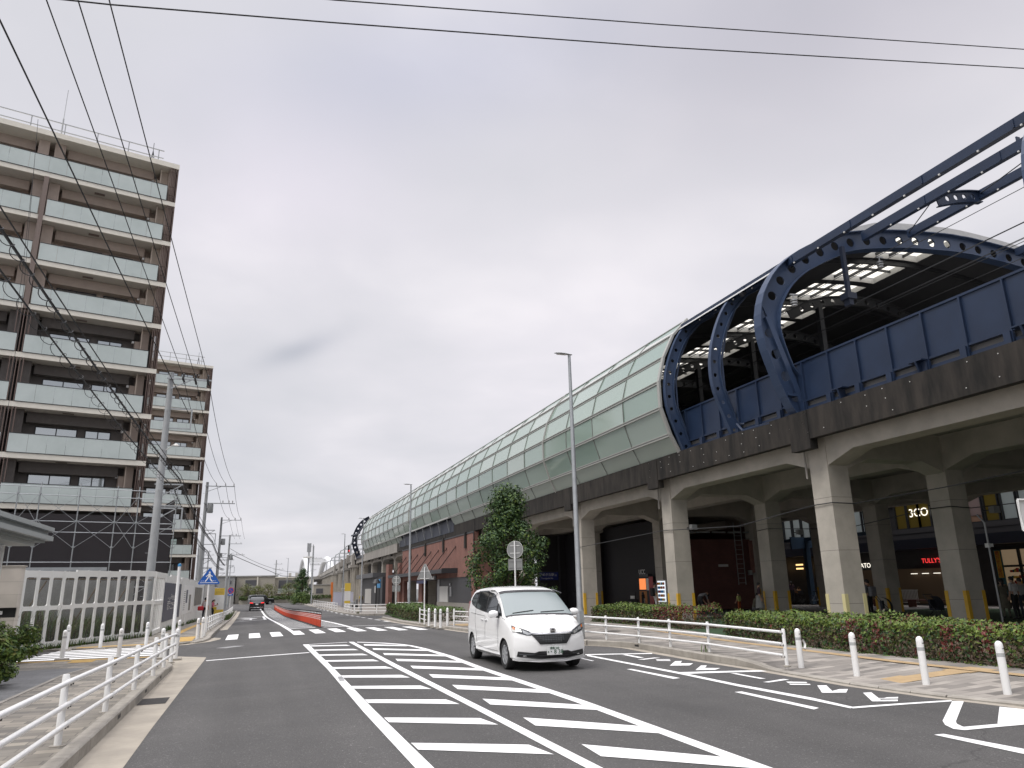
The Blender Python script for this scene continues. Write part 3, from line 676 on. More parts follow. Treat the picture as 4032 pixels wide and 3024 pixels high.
for y in (25.15, 28.85):
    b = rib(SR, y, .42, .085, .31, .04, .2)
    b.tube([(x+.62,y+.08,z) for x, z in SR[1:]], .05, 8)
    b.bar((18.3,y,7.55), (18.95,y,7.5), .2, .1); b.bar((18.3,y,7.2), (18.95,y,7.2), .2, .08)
    cp(b, 'side_rib', 'arch_blue_lit')
Yq = Ye
for y, prof in ((Ye+.3, [(x-.05,z) for x, z in SR]), (Ye+9, [(x-.6,z+.1) for x, z in SR])):
    cp(rib(prof, y, .8, .17, .48, .05, .3), 'end_arch', 'steel_blue_dark')
b = MB(); b.bar((17.1,Ye+.3,11.2),(16.8,Ye+9,11.3), .2, .25); b.bar((17.6,Ye+.3,12.3),(16.9,Ye+9,9.8), .2, .2); b.bar((18.3,Ye+.3,7.4),(17.9,Ye+9,7.4), .2, .35); cp(b, 'end_brace', 'steel_blue_dark')
# longitudinal beams
for x, zt, w, h, ya, yb in ((18.9,13.82,.2,.30,6,29), (22.6,15.38,.2,.36,6,21.1), (25.1,15.86,.2,.34,6,21.1), (31.3,15.86,.2,.34,6,21.1), (33.8,15.38,.2,.36,6,21.1)):
    b = MB(); b.box(x-w/2, x+w/2, ya, yb, zt-h, zt)
    for k in range(int((yb-ya)/3)): b.box(x-w/2-.03, x-w/2, ya+3*k, ya+3*k+.05, zt-h+.02, zt-.02)
    for k in range(int((yb-ya)/1.3)):
        yy = ya+.6+1.3*k; b.box(x-w/2-.02, x-w/2+.02, yy, yy+.05, zt-h-.05, zt-h, 1)
        if k == 6 and x > 20: b.box(x-.08, x+.08, yy, yy+.04, zt+.001, zt+.16)
    cp(b, 'longitudinal_beam', ['steel_blue', 'white_spot'])
b = rib([(22.75,15.30),(23.6,15.55),(24.4,15.72),(25.0,15.80)], 17.8, .42, .105, .24, .04, .22, skip_first=1); cp(b, 'cross_rib', 'steel_blue')
for x0, x1, y0, y1 in ((22.7,25.0,12,17.7), (22.7,25.0,17.9,21.0)):
    b = MB(); z0 = 15.1; b.tube([(x0,y0,z0),(x1,y1,z0+.6)], .02, 6); cp(b, 'tie_rod', 'dark_metal')
# roof with skylights
RP = [Vector((x,0,z)) for x, z in ARCF if z > 14]; RP = [Vector((18.65,0,13.5))]+RP+[Vector((37.75,0,13.5))]
RP = resample(catmull(RP, 6), .8); skyl = [k for k in range(len(RP)-1) if 25.0 < RP[k].x and RP[k+1].x < 28.7]
YB = [21.5]; sk = []
y = 21.75
while y < Ye-4: sk.append((y, y+2.15)); y += 2.64
b = MB(); b2 = MB(); b3 = MB()
def roofseg(k, ya, yb, bb, lo=.02, hi=.5, mi=0):
    p, q = RP[k], RP[k+1]; hp = lambda x: interp(abs(x-28.2), [4.5,6.2,7.6], [.5,.2,.03])
    v = [(p.x,ya,p.z+lo),(q.x,ya,q.z+lo),(q.x,yb,q.z+lo),(p.x,yb,p.z+lo),(p.x,ya,p.z+hp(p.x)),(q.x,ya,q.z+hp(q.x)),(q.x,yb,q.z+hp(q.x)),(p.x,yb,p.z+hp(p.x))]
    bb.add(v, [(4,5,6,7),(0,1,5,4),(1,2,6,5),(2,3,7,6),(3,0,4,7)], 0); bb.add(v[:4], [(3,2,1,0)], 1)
for k in range(len(RP)-1):
    if k not in skyl: roofseg(k, 21.5, Ye+.2, b); continue
    ys = [21.5]+[v for s_ in sk for v in s_]+[Ye+.2]
    for i in range(0, len(ys), 2): roofseg(k, ys[i], ys[i+1], b)
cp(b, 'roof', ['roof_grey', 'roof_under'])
tl = bpy.data.materials.new('skylight'); tl.use_nodes = True; t_ = tl.node_tree; t_.nodes.remove(t_.nodes['Principled BSDF'])
a_ = t_.nodes.new('ShaderNodeBsdfTranslucent'); a_.inputs[0].default_value = (.74,.72,.64,1); t_.links.new(a_.outputs[0], t_.nodes['Material Output'].inputs[0]); MATS['skylight'] = tl
for ya, yb in sk[:22]:
    b = MB()
    for k in skyl:
        p, q = RP[k], RP[k+1]; b.add([(p.x,ya+.05,p.z+.3),(q.x,ya+.05,q.z+.3),(q.x,yb-.05,q.z+.3),(p.x,yb-.05,p.z+.3)], [(0,1,2,3)])
        b.bar((p.x,ya,p.z+.2), (p.x,yb,p.z+.2), .07, .12, 1)
    for yy in (ya+1.07,):
        for k in skyl: b.bar((RP[k].x,yy,RP[k].z+.2), (RP[k+1].x,yy,RP[k+1].z+.2), .05, .12, 1)
    cp(b, 'skylight', ['skylight', 'dark_metal'])
b = MB()
for ya in [v[0]-.3 for v in sk[1:27:2]]:
    b = MB()
    for k in range(len(RP)-1): b.bar((RP[k].x,ya,RP[k].z-.12), (RP[k+1].x,ya,RP[k+1].z-.12), .12, .2)
    cp(b, 'inner_purlin', 'dark_metal')
for ya in [v[0]-.3 for v in sk[2:18:2]]:
    # perforated beams that stand below the roof, springing from platform columns
    bb = rib([(23.2,14.1),(24.5,14.75),(26,15.15),(28.2,15.3),(30,15.0),(32,14.2),(33.5,13.2)], ya, .42, .12, .36, .04, .2)
    bb.box(25.0, 25.25, ya-.12, ya+.12, 8.4, 14.5); bb.box(32.9, 33.15, ya-.12, ya+.12, 8.4, 13.2)
    cp(bb, 'platform_frame', 'dark_metal')
# blue side wall along the deck edge
b = MB(); X = 18.62
b.box(X, X+.05, -20, 130, 8.1, 9.5); b.box(X-.05, X+.1, -20, 130, 9.501, 9.57); b.box(X-.06, X+.08, -20, 130, 8.03, 8.099); b.box(X-.02, X+.06, -20, 130, 7.3, 7.84)
k = -16
while k < 30:
    b.box(X-.09, X-.001, k, k+.05, 7.62, 9.5); b.box(X-.16, X-.021, k+.03, k+.23, 7.62, 8.02); k += 1.32
cp(b, 'screen_wall', 'steel_blue')
for y in (12.4, 15.7, 18.9):
    b = MB(); b.box(X-.35, X-.065, y, y+.5, 8.0, 8.04); b.box(X-.35, X-.03, y+.05, y+.45, 7.6, 7.64); b.prism([(0,0),(-.32,.0),(-.2,-.4),(0,-.4)], (X-.03,y+.2,8.0), (1,0,0), (0,0,1), (0,.06,0)); cp(b, 'wall_bracket', 'steel_blue')
b = MB(); b.box(X+.1, X+.14, -20, 30, 7.8, 8.02); cp(b, 'wall_backing', mat('backing_grey', (.17,.165,.16), .8))
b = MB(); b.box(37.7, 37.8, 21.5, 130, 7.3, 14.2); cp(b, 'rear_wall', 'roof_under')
b = MB(); b.box(22.2, 34.2, 24, 128, 7.31, 8.35); cp(b, 'platform', 'concrete_grey')
b = MB(); b.box(26, 30, 30, 42, 8.36, 11.2); cp(b, 'platform_kiosk', 'dark_metal')
b = MB(); b.tube([(18.5,24.6,7.95),(18.25,24.7,7.95),(18.2,24.3,7.6),(18.2,22.6,7.55)], .06, 8); b.tube([(18.35,24.9,7.4),(18.3,22.4,7.35)], .05, 8); cp(b, 'drain_pipe', 'steel_blue')
# overhead line hardware inside the mouth of the canopy
b = MB(); b.box(21.35, 21.5, 21.05, 21.2, 12.6, 14.6); b.box(21.2, 21.65, 20.95, 21.35, 12.35, 12.6); b.box(21.3, 21.5, 21.0, 21.3, 12.1, 12.34); cp(b, 'wire_hanger', 'steel_blue_dark')
for (x, z) in ((18.75,11.95),(23.3,14.1)):
    b = MB(); b.lathe([(.03,.3),(.03,.12),(.13,.1),(.13,.05),(.05,.03),(.13,0),(.13,-.05),(.05,-.07),(.11,-.1),(.11,-.15),(.03,-.17)], 12, (x,21.15,z)); b.bar((x-.15,21.15,z+.3),(x+.2,21.15,z+.32), .06, .06); cp(b, 'insulator', 'steel_grey', smooth=True)
WIRES = [(20.1,12.75,.012),(20.9,12.9,.012),(21.9,12.35,.022),(22.6,12.2,.012),(23.3,12.4,.012),(24.4,13.0,.012),(25.2,12.7,.012)]
for x, z, r in WIRES:
    b = MB(); b.tube([(x,5,z+.1),(x,12,z),(x,21.3,z-.02),(x+.3,60,z)], r, 5)
    tag(b.build('overhead_wire', 'dark_metal'), 'thin dark overhead wire strung lengthwise through the blue station arches', 'wire', 'overhead wires of the railway')

# ================================================================ station building under the viaduct
bricks('brick', (.27,.125,.095), (.235,.105,.082), (.17,.10,.085), .24, .075, .010, vert=True, bump=.25)
mat('dark_panel', (.045,.045,.05), .5, var=.15); mat('dark_wall', (.022,.019,.022), .6, var=.2); mat('black_wall', (.010,.009,.012), .6, var=.2); mat('grey_wall', (.10,.10,.105), .6)
mat('plinth', (.32,.30,.27), .85, var=.15); mat('sign_blue', (.02,.03,.16), .4); mat('white', (.8,.8,.79), .45); mat('offwhite', (.62,.61,.58), .6)
mat('dark_glass', (.015,.017,.02), .06, spec=.7); mat('brown_door', (.05,.022,.018), .5)
mat('paper', (.62,.62,.60), .7)
st = thing('station_building', 'red brick station building with a black hung entrance canopy under the viaduct', 'building', (18.05, 80, -.3))
def sp(b, name, mats, parent=None):
    o = b.build(name, mats); o.parent = parent or st
    if o.parent is st: o.matrix_parent_inverse = Matrix.Translation((-18.05, -80, .3))
    return o
BX = 18.05
b = MB(); b.box(BX, 18.5, 62.7, 95.6, 2.72, 6.48); b.box(BX, 18.5, 62.7, 63.6, -.6, 2.719); b.box(18.501, 22.9, 62.7, 63.1, -.6, 6.0); b.box(BX, 18.5, 94.2, 95.6, -.6, 2.719); b.box(BX, 18.5, 83.8, 85.6, -.6, 2.719)
sp(b, 'brick_wall', 'brick')
b = MB(); b.box(BX-.3, 18.4, 95.9, 97.2, -.6, 5.0); sp(b, 'brick_pier', 'brick'); b = MB(); b.box(BX-.2, 18.4, 104.6, 106.7, -.6, 5.1); sp(b, 'brick_pier', 'brick')
b = MB(); b.box(BX-.05, BX-.001, 62.65, 95.7, 6.4, 6.52); b.box(BX-.06, BX-.001, 62.64, 62.72, 2.6, 6.4); sp(b, 'coping', 'dark_metal')
b = MB(); b.box(BX+.06, 18.4, 63.6, 75.6, .45, 2.719); sp(b, 'grey_panel', 'dark_panel')
b = MB(); b.box(BX-.04, 18.45, 62.68, 76.4, -.6, .449); sp(b, 'plinth', 'plinth')
b = MB(); b.box(20.2, 20.4, 76.4, 94.2, -.6, 2.719); b.box(BX+.3, 20.2, 76.4, 94.2, 2.6, 2.718); sp(b, 'entrance_recess', 'brown_door')
for y0, y1 in ((77.2,79.4),(80.2,82.6),(86.4,88.8),(89.6,92.6)):
    b = MB(); b.box(20.1, 20.19, y0, y1, -.35, 2.3); sp(b, 'glass_door', 'dark_glass')
b = MB(); b.box(16.55, BX-.001, 68.3, 97.0, 3.18, 3.30); b.box(16.5, 16.55, 68.2, 97.1, 3.12, 3.48); b.box(16.55, BX-.001, 68.2, 68.32, 3.1, 3.55)
for k in range(9): b.box(16.56, BX-.002, 69.5+3.3*k, 69.62+3.3*k, 3.301, 3.5)
b.lathe([(.0,-.05),(.16,-.05),(.16,.0),(0,.0)], 14, (16.9,68.15,3.35)) if False else None
sp(b, 'entrance_canopy', 'dark_metal')
for k in range(8):
    b = MB(); y = 69.6+3.45*k; b.tube([(16.6,y,3.48),(BX-.02,y-.6,5.5)], .05, 6); b.box(BX-.06, BX-.001, y-.72, y-.48, 5.4, 5.6); sp(b, 'tie_rod', 'brown_door')
b = MB(); b.box(17.2, 17.28, 77.9, 82.6, 2.3, 2.62); put_text(b, '保土ヶ谷', .2, (17.19,80.3,2.46), (0,-1,0), (0,0,1), 1) if False else None
sp(b, 'blue_sign', 'sign_blue')
b = MB(); b.box(17.0, 17.1, 72.6, 77.6, 2.55, 2.98); b.lathe([(0,0),(.14,0),(.14,.02),(0,.02)], 14, (0,0,0), 1) if False else None; b.box(16.985, 16.999, 73.3, 73.7, 2.62, 2.92, 1); b.box(16.985, 16.999, 74.2, 76.9, 2.72, 2.80, 1); sp(b, 'black_sign', ['black', 'offwhite'])
b = MB(); b.box(BX-.02, BX+.059, 71.9, 75.3, .47, 1.95); sp(b, 'notice_case', 'paper'); b = MB(); b.box(BX-.03, BX+.058, 75.35, 76.2, .45, 2.6); sp(b, 'case_frame', 'steel_grey')
b = MB(); b.box(BX-.01, BX+.058, 70.6, 71.2, 1.0, 1.9); b.box(BX-.05, BX+.05, 70.8, 71.2, 2.0, 2.2); sp(b, 'intercom', 'steel_grey')
for k in range(4):
    b = MB(); y = 65+8.3*k; b.box(BX-.14, BX-.002, y, y+.5, 5.2, 6.6); sp(b, 'downpipe_box', 'concrete_dark')
# dark kiosk further on
ks = thing('kiosk', 'dark grey kiosk with white slatted doors beside the brick station', 'kiosk', (17.6, 118, -.4))
def kp(b, name, m):
    o = b.build(name, m); o.parent = ks; o.matrix_parent_inverse = Matrix.Translation((-17.6, -118, .4))
b = MB(); b.box(17.6, 21, 108, 129.5, -.6, 3.5); kp(b, 'wall', 'dark_panel')
b = MB(); b.box(16.8, 21.2, 112, 130.5, 3.501, 4.15); kp(b, 'roof', 'grey_wall')
for k in range(6):
    b = MB(); b.box(17.5, 17.59, 118.2+1.1*k, 118.75+1.1*k, -.3, 1.9); kp(b, 'slat', 'offwhite')
b = MB(); b.box(17.5, 17.59, 109.5, 112.5, 2.0, 3.2); kp(b, 'blue_sign', mat('sky_blue', (.05,.25,.5), .4)); b = MB(); b.box(17.49, 17.6, 113.5, 114.3, 1.3, 2.3); kp(b, 'notice', 'paper')
b = MB(); b.box(17.52, 17.59, 110.2, 113.2, -.4, 1.9); kp(b, 'door', 'black')
# dark walls and brick room between the columns
rm = thing('station_annex', 'dark panelled annex wall with a blue station sign behind the street tree', 'building', (24, 61, 0))
def rp(b, name, m, par=None):
    o = b.build(name, m); o.parent = par or rm
    if o.parent is rm: o.matrix_parent_inverse = Matrix.Translation((-24, -61, 0))
    return o
b = MB(); b.box(22.9, 31, 60, 60.3, -.6, 6.0); b.box(24.9, 31, 60.3, 62, -.6, 6); rp(b, 'wall', 'dark_wall')
b = MB(); b.box(24.75, 24.9, 59.9, 59.999, -.6, 6.0); b.box(22.9, 24.75, 59.95, 59.999, 2.9, 2.96); rp(b, 'wall_trim', 'dark_panel')
b = MB(); b.box(23.02, 24.66, 59.88, 59.998, 2.25, 2.88); sg = rp(b, 'station_sign', 'sign_blue')
b = MB(); put_text(b, 'ゆめが丘駅', .27, (23.62,59.875,2.68), (1,0,0), (0,0,1)); rp(b, 'lettering', 'offwhite', sg); b = MB(); put_text(b, 'Yumegaoka Sta.', .17, (23.66,59.875,2.40), (1,0,0), (0,0,1)); rp(b, 'lettering', 'offwhite', sg); b = MB(); put_text(b, '35', .2, (24.42,59.875,2.62), (1,0,0), (0,0,1)); rp(b, 'lettering', 'offwhite', sg)
b = MB(); b.box(25.9, 27.1, 59.8, 59.99, .9, 2.6); b.box(26.0, 27.0, 59.78, 59.799, 1.9, 2.5, 1); rp(b, 'ticket_window', ['grey_wall', 'offwhite'])
b = MB()
for k in range(9): b.box(25.2+.22*k, 25.24+.22*k, 58.0, 58.04, .1, 1.25)
b.box(25.15, 27.1, 58.0, 58.04, 1.251, 1.3); tag(b.build('railing', 'dark_metal'), 'low black metal railing in the dark station passage', 'railing')
bw = thing('black_room', 'black walled room behind the vending machines under the viaduct', 'building', (27, 46, 0))
b = MB(); b.box(25.4, 25.6, 41.7, 59.9, -.3, 5.9); b.box(25.601, 27, 42.6, 42.8, -.3, 5.9); o = b.build('wall', 'black_wall'); o.parent = bw; o.matrix_parent_inverse = Matrix.Translation((-27,-46,0))
br = thing('brick_room', 'dim red brick service room with a wall ladder under the viaduct', 'building', (33, 40, 0))
def bp_(b, name, m):
    o = b.build(name, m); o.parent = br; o.matrix_parent_inverse = Matrix.Translation((-33,-40,0))
b = MB(); b.box(25.7, 33.4, 42.2, 42.4, .1, 4.5); b.box(33.2, 33.4, 42.41, 58, .1, 5.6); bp_(b, 'wall', bricks('dark_brick', (.16,.062,.05), (.13,.05,.042), (.10,.06,.05), .24, .075, .010, vert=True))
b = MB(); b.box(31.0, 32.3, 41.9, 42.1, 2.35, 4.4); bp_(b, 'lit_brick_panel', 'brick')  # lighter brick: light falling on this stretch of wall is put into the colour
b = MB()
for s in (29.9, 30.45): b.box(s, s+.04, 42.0, 42.05, 1.6, 5.6)
for k in range(13): b.box(29.9, 30.49, 42.01, 42.04, 1.7+.3*k, 1.73+.3*k)
bp_(b, 'ladder', 'steel_grey')
b = MB(); b.box(28.6, 29.3, 42.1, 42.19, 2.75, 2.9); bp_(b, 'lamp_tube', 'offwhite'); b = MB(); b.box(30.8, 31.0, 41.95, 42.19, 2.2, 2.5); bp_(b, 'meter_box', 'steel_grey')
b = MB(); 
for k in range(6): b.box(26+1.2*k, 27+1.2*k, 42.2, 42.3, 4.9, 5.0)
bp_(b, 'louvre', 'steel_grey')

# ================================================================ shop row behind the viaduct
sh = thing('shop_building', 'two storey dark shop building with lit signs seen through the viaduct columns', 'building', (44, 35, 0))
def shp(b, name, m, par=None):
    o = b.build(name, m); o.parent = par or sh
    if o.parent is sh: o.matrix_parent_inverse = Matrix.Translation((-44,-35,0))
    return o
mat('shop_wall', (.05,.047,.048), .6, var=.15); mat('shop_band', (.075,.072,.075), .6); mat('olive', (.17,.12,.012), .6); mat('pink_panel', (.34,.25,.24), .6); mat('peach', (.42,.25,.17), .6); mat('navy', (.018,.02,.035), .5)
emis('sign_white', (1,.93,.80), 1.1); emis('sign_red', (1,.05,.05), .9); emis('lamp_warm', (1,.62,.25), 1.3); emis('shop_glow', (.62,.45,.28), .16); emis('shop_glow_dim', (.3,.2,.12), .012); mat('teal', (.03,.12,.14), .4); mat('banner_yellow', (.6,.36,.04), .6); mat('banner_red', (.4,.03,.02), .6)
mat('pale_window', (.55,.62,.62), .2)
SX = 42
b = MB(); b.box(SX+.4, 52, -40, 110, 0, 8.5); shp(b, 'wall', 'shop_wall')
b = MB(); b.box(SX, SX+.399, -40, 110, 4.25, 5.0); b.box(SX-.03, SX+.399, -40, 110, 4.70, 4.76); shp(b, 'band', 'shop_band')
b = MB(); b.box(SX-1.2, SX+.399, -40, 110, 3.62, 4.249); shp(b, 'awning', 'navy')
b = MB(); b.box(SX-.0, SX+.399, -40, 110, 7.2, 8.6); shp(b, 'parapet', 'shop_band')
def upper(y0, y1, m, name='upper_window'):
    b = MB(); b.box(SX+.25, SX+.38, y0, y1, 5.02, 7.19); w_ = shp(b, name, m)
    f = MB(); f.box(SX+.1, SX+.24, y0-.07, y0, 5.0, 7.2); f.box(SX+.1, SX+.24, y1, y1+.07, 5.0, 7.2); f.box(SX+.1, SX+.24, y0, y1, 5.0, 5.07); shp(f, 'window_frame', 'dark_metal', w_)
for y0, m in ((39.55,'olive'),(38.55,'olive'),(37.6,'olive'),(33.85,'peach'),(32.75,'olive'),(31.6,'pale_window'),(30.5,'pale_window'),(29.4,'pale_window')): upper(y0, y0+.88, m)
for k in range(9): upper(43.6+1.1*k, 44.5+1.1*k, 'pale_window')
for k in range(5): upper(54+1.1*k, 54.9+1.1*k, 'pale_window')
b = MB(); b.box(SX+.22, SX+.249, 33.9, 34.7, 5.45, 6.6); shp(b, 'poster', 'pink_panel')
b = MB(); put_text(b, '3COINS', .78, (SX+.2,37.95,6.02), (0,-1,0), (0,0,1), spacing=1.0); shp(b, 'sign_lettering', 'sign_white')
b = MB(); put_text(b, "TULLY'S", .42, (SX-.02,37.95,2.86), (0,-1,0), (0,0,1)); shp(b, 'sign_lettering', 'sign_red')
b = MB(); put_text(b, 'ATOS', .46, (SX-.02,43.5,2.72), (0,-1,0), (0,0,1)); shp(b, 'sign_lettering', 'sign_white')
b = MB(); b.box(SX+.2, SX+.39, 36.4, 41, .15, 2.4); b.box(SX+.2, SX+.39, 42.0, 44.5, .15, 2.4); shp(b, 'shop_window', 'shop_glow_dim')
b = MB(); b.box(SX+.2, SX+.39, 27.5, 33.5, .3, 3.3); sw_ = shp(b, 'shop_window', 'shop_glow')
b = MB()
for y in (27.5, 29.0, 30.5, 32.0, 33.5): b.box(SX+.05, SX+.199, y-.06, y+.06, .15, 3.5)
b.box(SX+.06, SX+.198, 27.5, 33.5, 2.3, 2.42); b.box(SX+.06, SX+.198, 27.5, 33.5, 3.3, 3.5); shp(b, 'window_frame', 'black', sw_)
b = MB(); rnd = random.Random(5)
for zz in (.6, .95, 1.3, 1.65, 2.0):
    y = 27.6
    while y < 32.6:
        w = rnd.uniform(.06,.16); b.box(SX+.1, SX+.19, y, y+w, zz, zz+rnd.uniform(.12,.26), rnd.randrange(4)); y += w+.03
shp(b, 'shelf_goods', ['offwhite', 'banner_red', 'teal', 'banner_yellow'], sw_)
b = MB(); b.box(SX-.02, SX+.04, 33.0, 33.45, .4, 3.3); shp(b, 'door_frame', 'teal')
b = MB(); b.box(SX-.14, SX-.1, 33.0, 33.3, 1.7, 3.25, 0)
put_text(b, '処方せん受付'[:1], .26, (SX-.15,33.15,3.10), (0,-1,0), (0,0,1), 1); [put_text(b, ch, .26, (SX-.15,33.15,3.10-.25*i), (0,-1,0), (0,0,1), 1) for i, ch in enumerate('処方せん受付') if i]
shp(b, 'banner', ['banner_yellow', 'banner_red'])
for k, (y, z) in enumerate(((52.0,3.0),(52.0,2.75),(49.9,2.95),(49.9,2.65),(46.4,2.9),(46.4,2.6))):
    b = MB(); b.box(SX-.3, SX-.25, y, y+.8, z, z+.12); shp(b, 'lamp_strip', 'lamp_warm')
b = MB()
for k in range(3): b.box(SX-.05, SX+.0, 37.4+.9*k, 37.9+.9*k, 2.05, 2.09)
shp(b, 'ceiling_lamp', 'sign_white')
b = MB()
for k in range(18): b.box(SX-.3, SX-.26, 39.2+.12*k, 39.25+.12*k, .3, 1.0)
b.box(SX-.31, SX-.25, 39.15, 41.4, 1.0, 1.05); b.box(SX-.31, SX-.25, 39.15, 41.4, .2, .25); tag(b.build('terrace_railing', 'offwhite'), 'pale slatted terrace railing in front of the coffee shop', 'railing')
for k in range(2):
    b = MB()
    y0 = 31.5+6.6*k
    for i in range(4): b.box(37.2+.16*i, 37.33+.16*i, y0, y0+4.6, .5, .55)
    for yy in (y0+.3, y0+4.2): b.box(37.25, 37.8, yy, yy+.1, .12, .499)
    tag(b.build('bench', mat('bench_wood%d' % k, (.10,.03,.02), .6)), ('dark red slatted bench under the viaduct near the shop with the yellow banner', 'dark red slatted bench under the viaduct below the red shop lettering')[k], 'bench', 'benches under the viaduct')
# steel post and beam of the passage roof
o = MB(); o.box(38.6, 38.95, 45.6, 45.95, .1, 4.6); o.prism([(0,0),(3.6,.25),(3.6,.8),(0,.9)], (37.4,45.7,4.0), (1,0,0), (0,0,1), (0,.12,0)); o.box(38.62, 38.93, 38, 55, 4.61, 4.85)
tag(o.build('steel_frame', mat('steel_frame_blue', (.03,.06,.10), .5)), 'blue grey steel post carrying a bracketed passage roof beam', 'steel frame')
b = MB(); b.tube([(24.15,27.2,5.4),(24.15,28.5,4.4),(24.2,31.1,4.4)], .02, 5)
# vending machines
emis('vending_light', (.85,.92,1.0), .75); emis('orange_light', (1,.28,.08), .7); mat('red_paint', (.30,.02,.02), .4); mat('orange_paint', (.35,.13,.02), .5)
vm = thing('vending_machine', 'white lit drinks vending machine with rows of cans beside a column', 'vending machine', (23.35, 40.5, .12), 0)
b = MB(); b.box(0, .75, -.5, .5, 0, 1.86); o = b.build('cabinet', 'offwhite', vm)
b = MB(); b.box(-.02, -.001, -.45, .45, .62, 1.8); o = b.build('display', 'vending_light', vm)
b = MB(); rnd = random.Random(9)
for r in range(5):
    for k in range(7): b.lathe([(.045,0),(.045,.13),(.03,.15)], 8, (-.05,-.36+.12*k,.66+.23*r), rnd.randrange(4))
tag(b.build('cans', ['banner_red', 'sky_blue', 'banner_yellow', 'white'], o), kind='stuff')
v2 = thing('vending_machine', 'dark coffee vending kiosk with an orange lit window and red side panel', 'vending machine', (24.6, 44.6, .12), 0)
b = MB(); b.box(0, .8, -.9, 1.0, 0, 2.1); b.box(-.01, -.001, .0, 1.0, 0, 1.2, 1); b.box(-.01, -.001, -.9, -.35, 0, 2.1, 2); b.build('cabinet', ['black', 'orange_paint', 'red_paint'], v2)
b = MB(); b.box(-.03, -.011, .05, .9, 1.3, 2.0); b.build('lit_window', 'orange_light', v2)
b = MB(); b.box(-.01, .3, -.3, .9, 2.12, 2.3); b.box(-.02, -.011, -.33, -.02, 1.25, 2.0, 1); b.build('header', ['dark_panel', 'offwhite'], v2)
b = MB(); put_text(b, 'UCC', .42, (-.03,.45,2.42), (0,-1,0), (0,0,1)); b.build('lettering', 'paper', v2)
nb = thing('notice_board', 'white notice sheet on a black stand beside the coffee vending kiosk', 'notice', (24.5, 46.4, .12)); b = MB(); b.box(-.02, .03, -.35, .35, .05, 1.15); b.build('stand', 'black', nb); b = MB(); b.box(-.03, -.021, -.3, .3, .45, .9); b.build('sheet', 'paper', nb)
tag(MB().box(25.30, 25.399, 45.6, 46.5, 1.3, 2.1).build('poster', 'paper'), 'white poster with red print on the black wall left of the vending kiosk', 'poster')

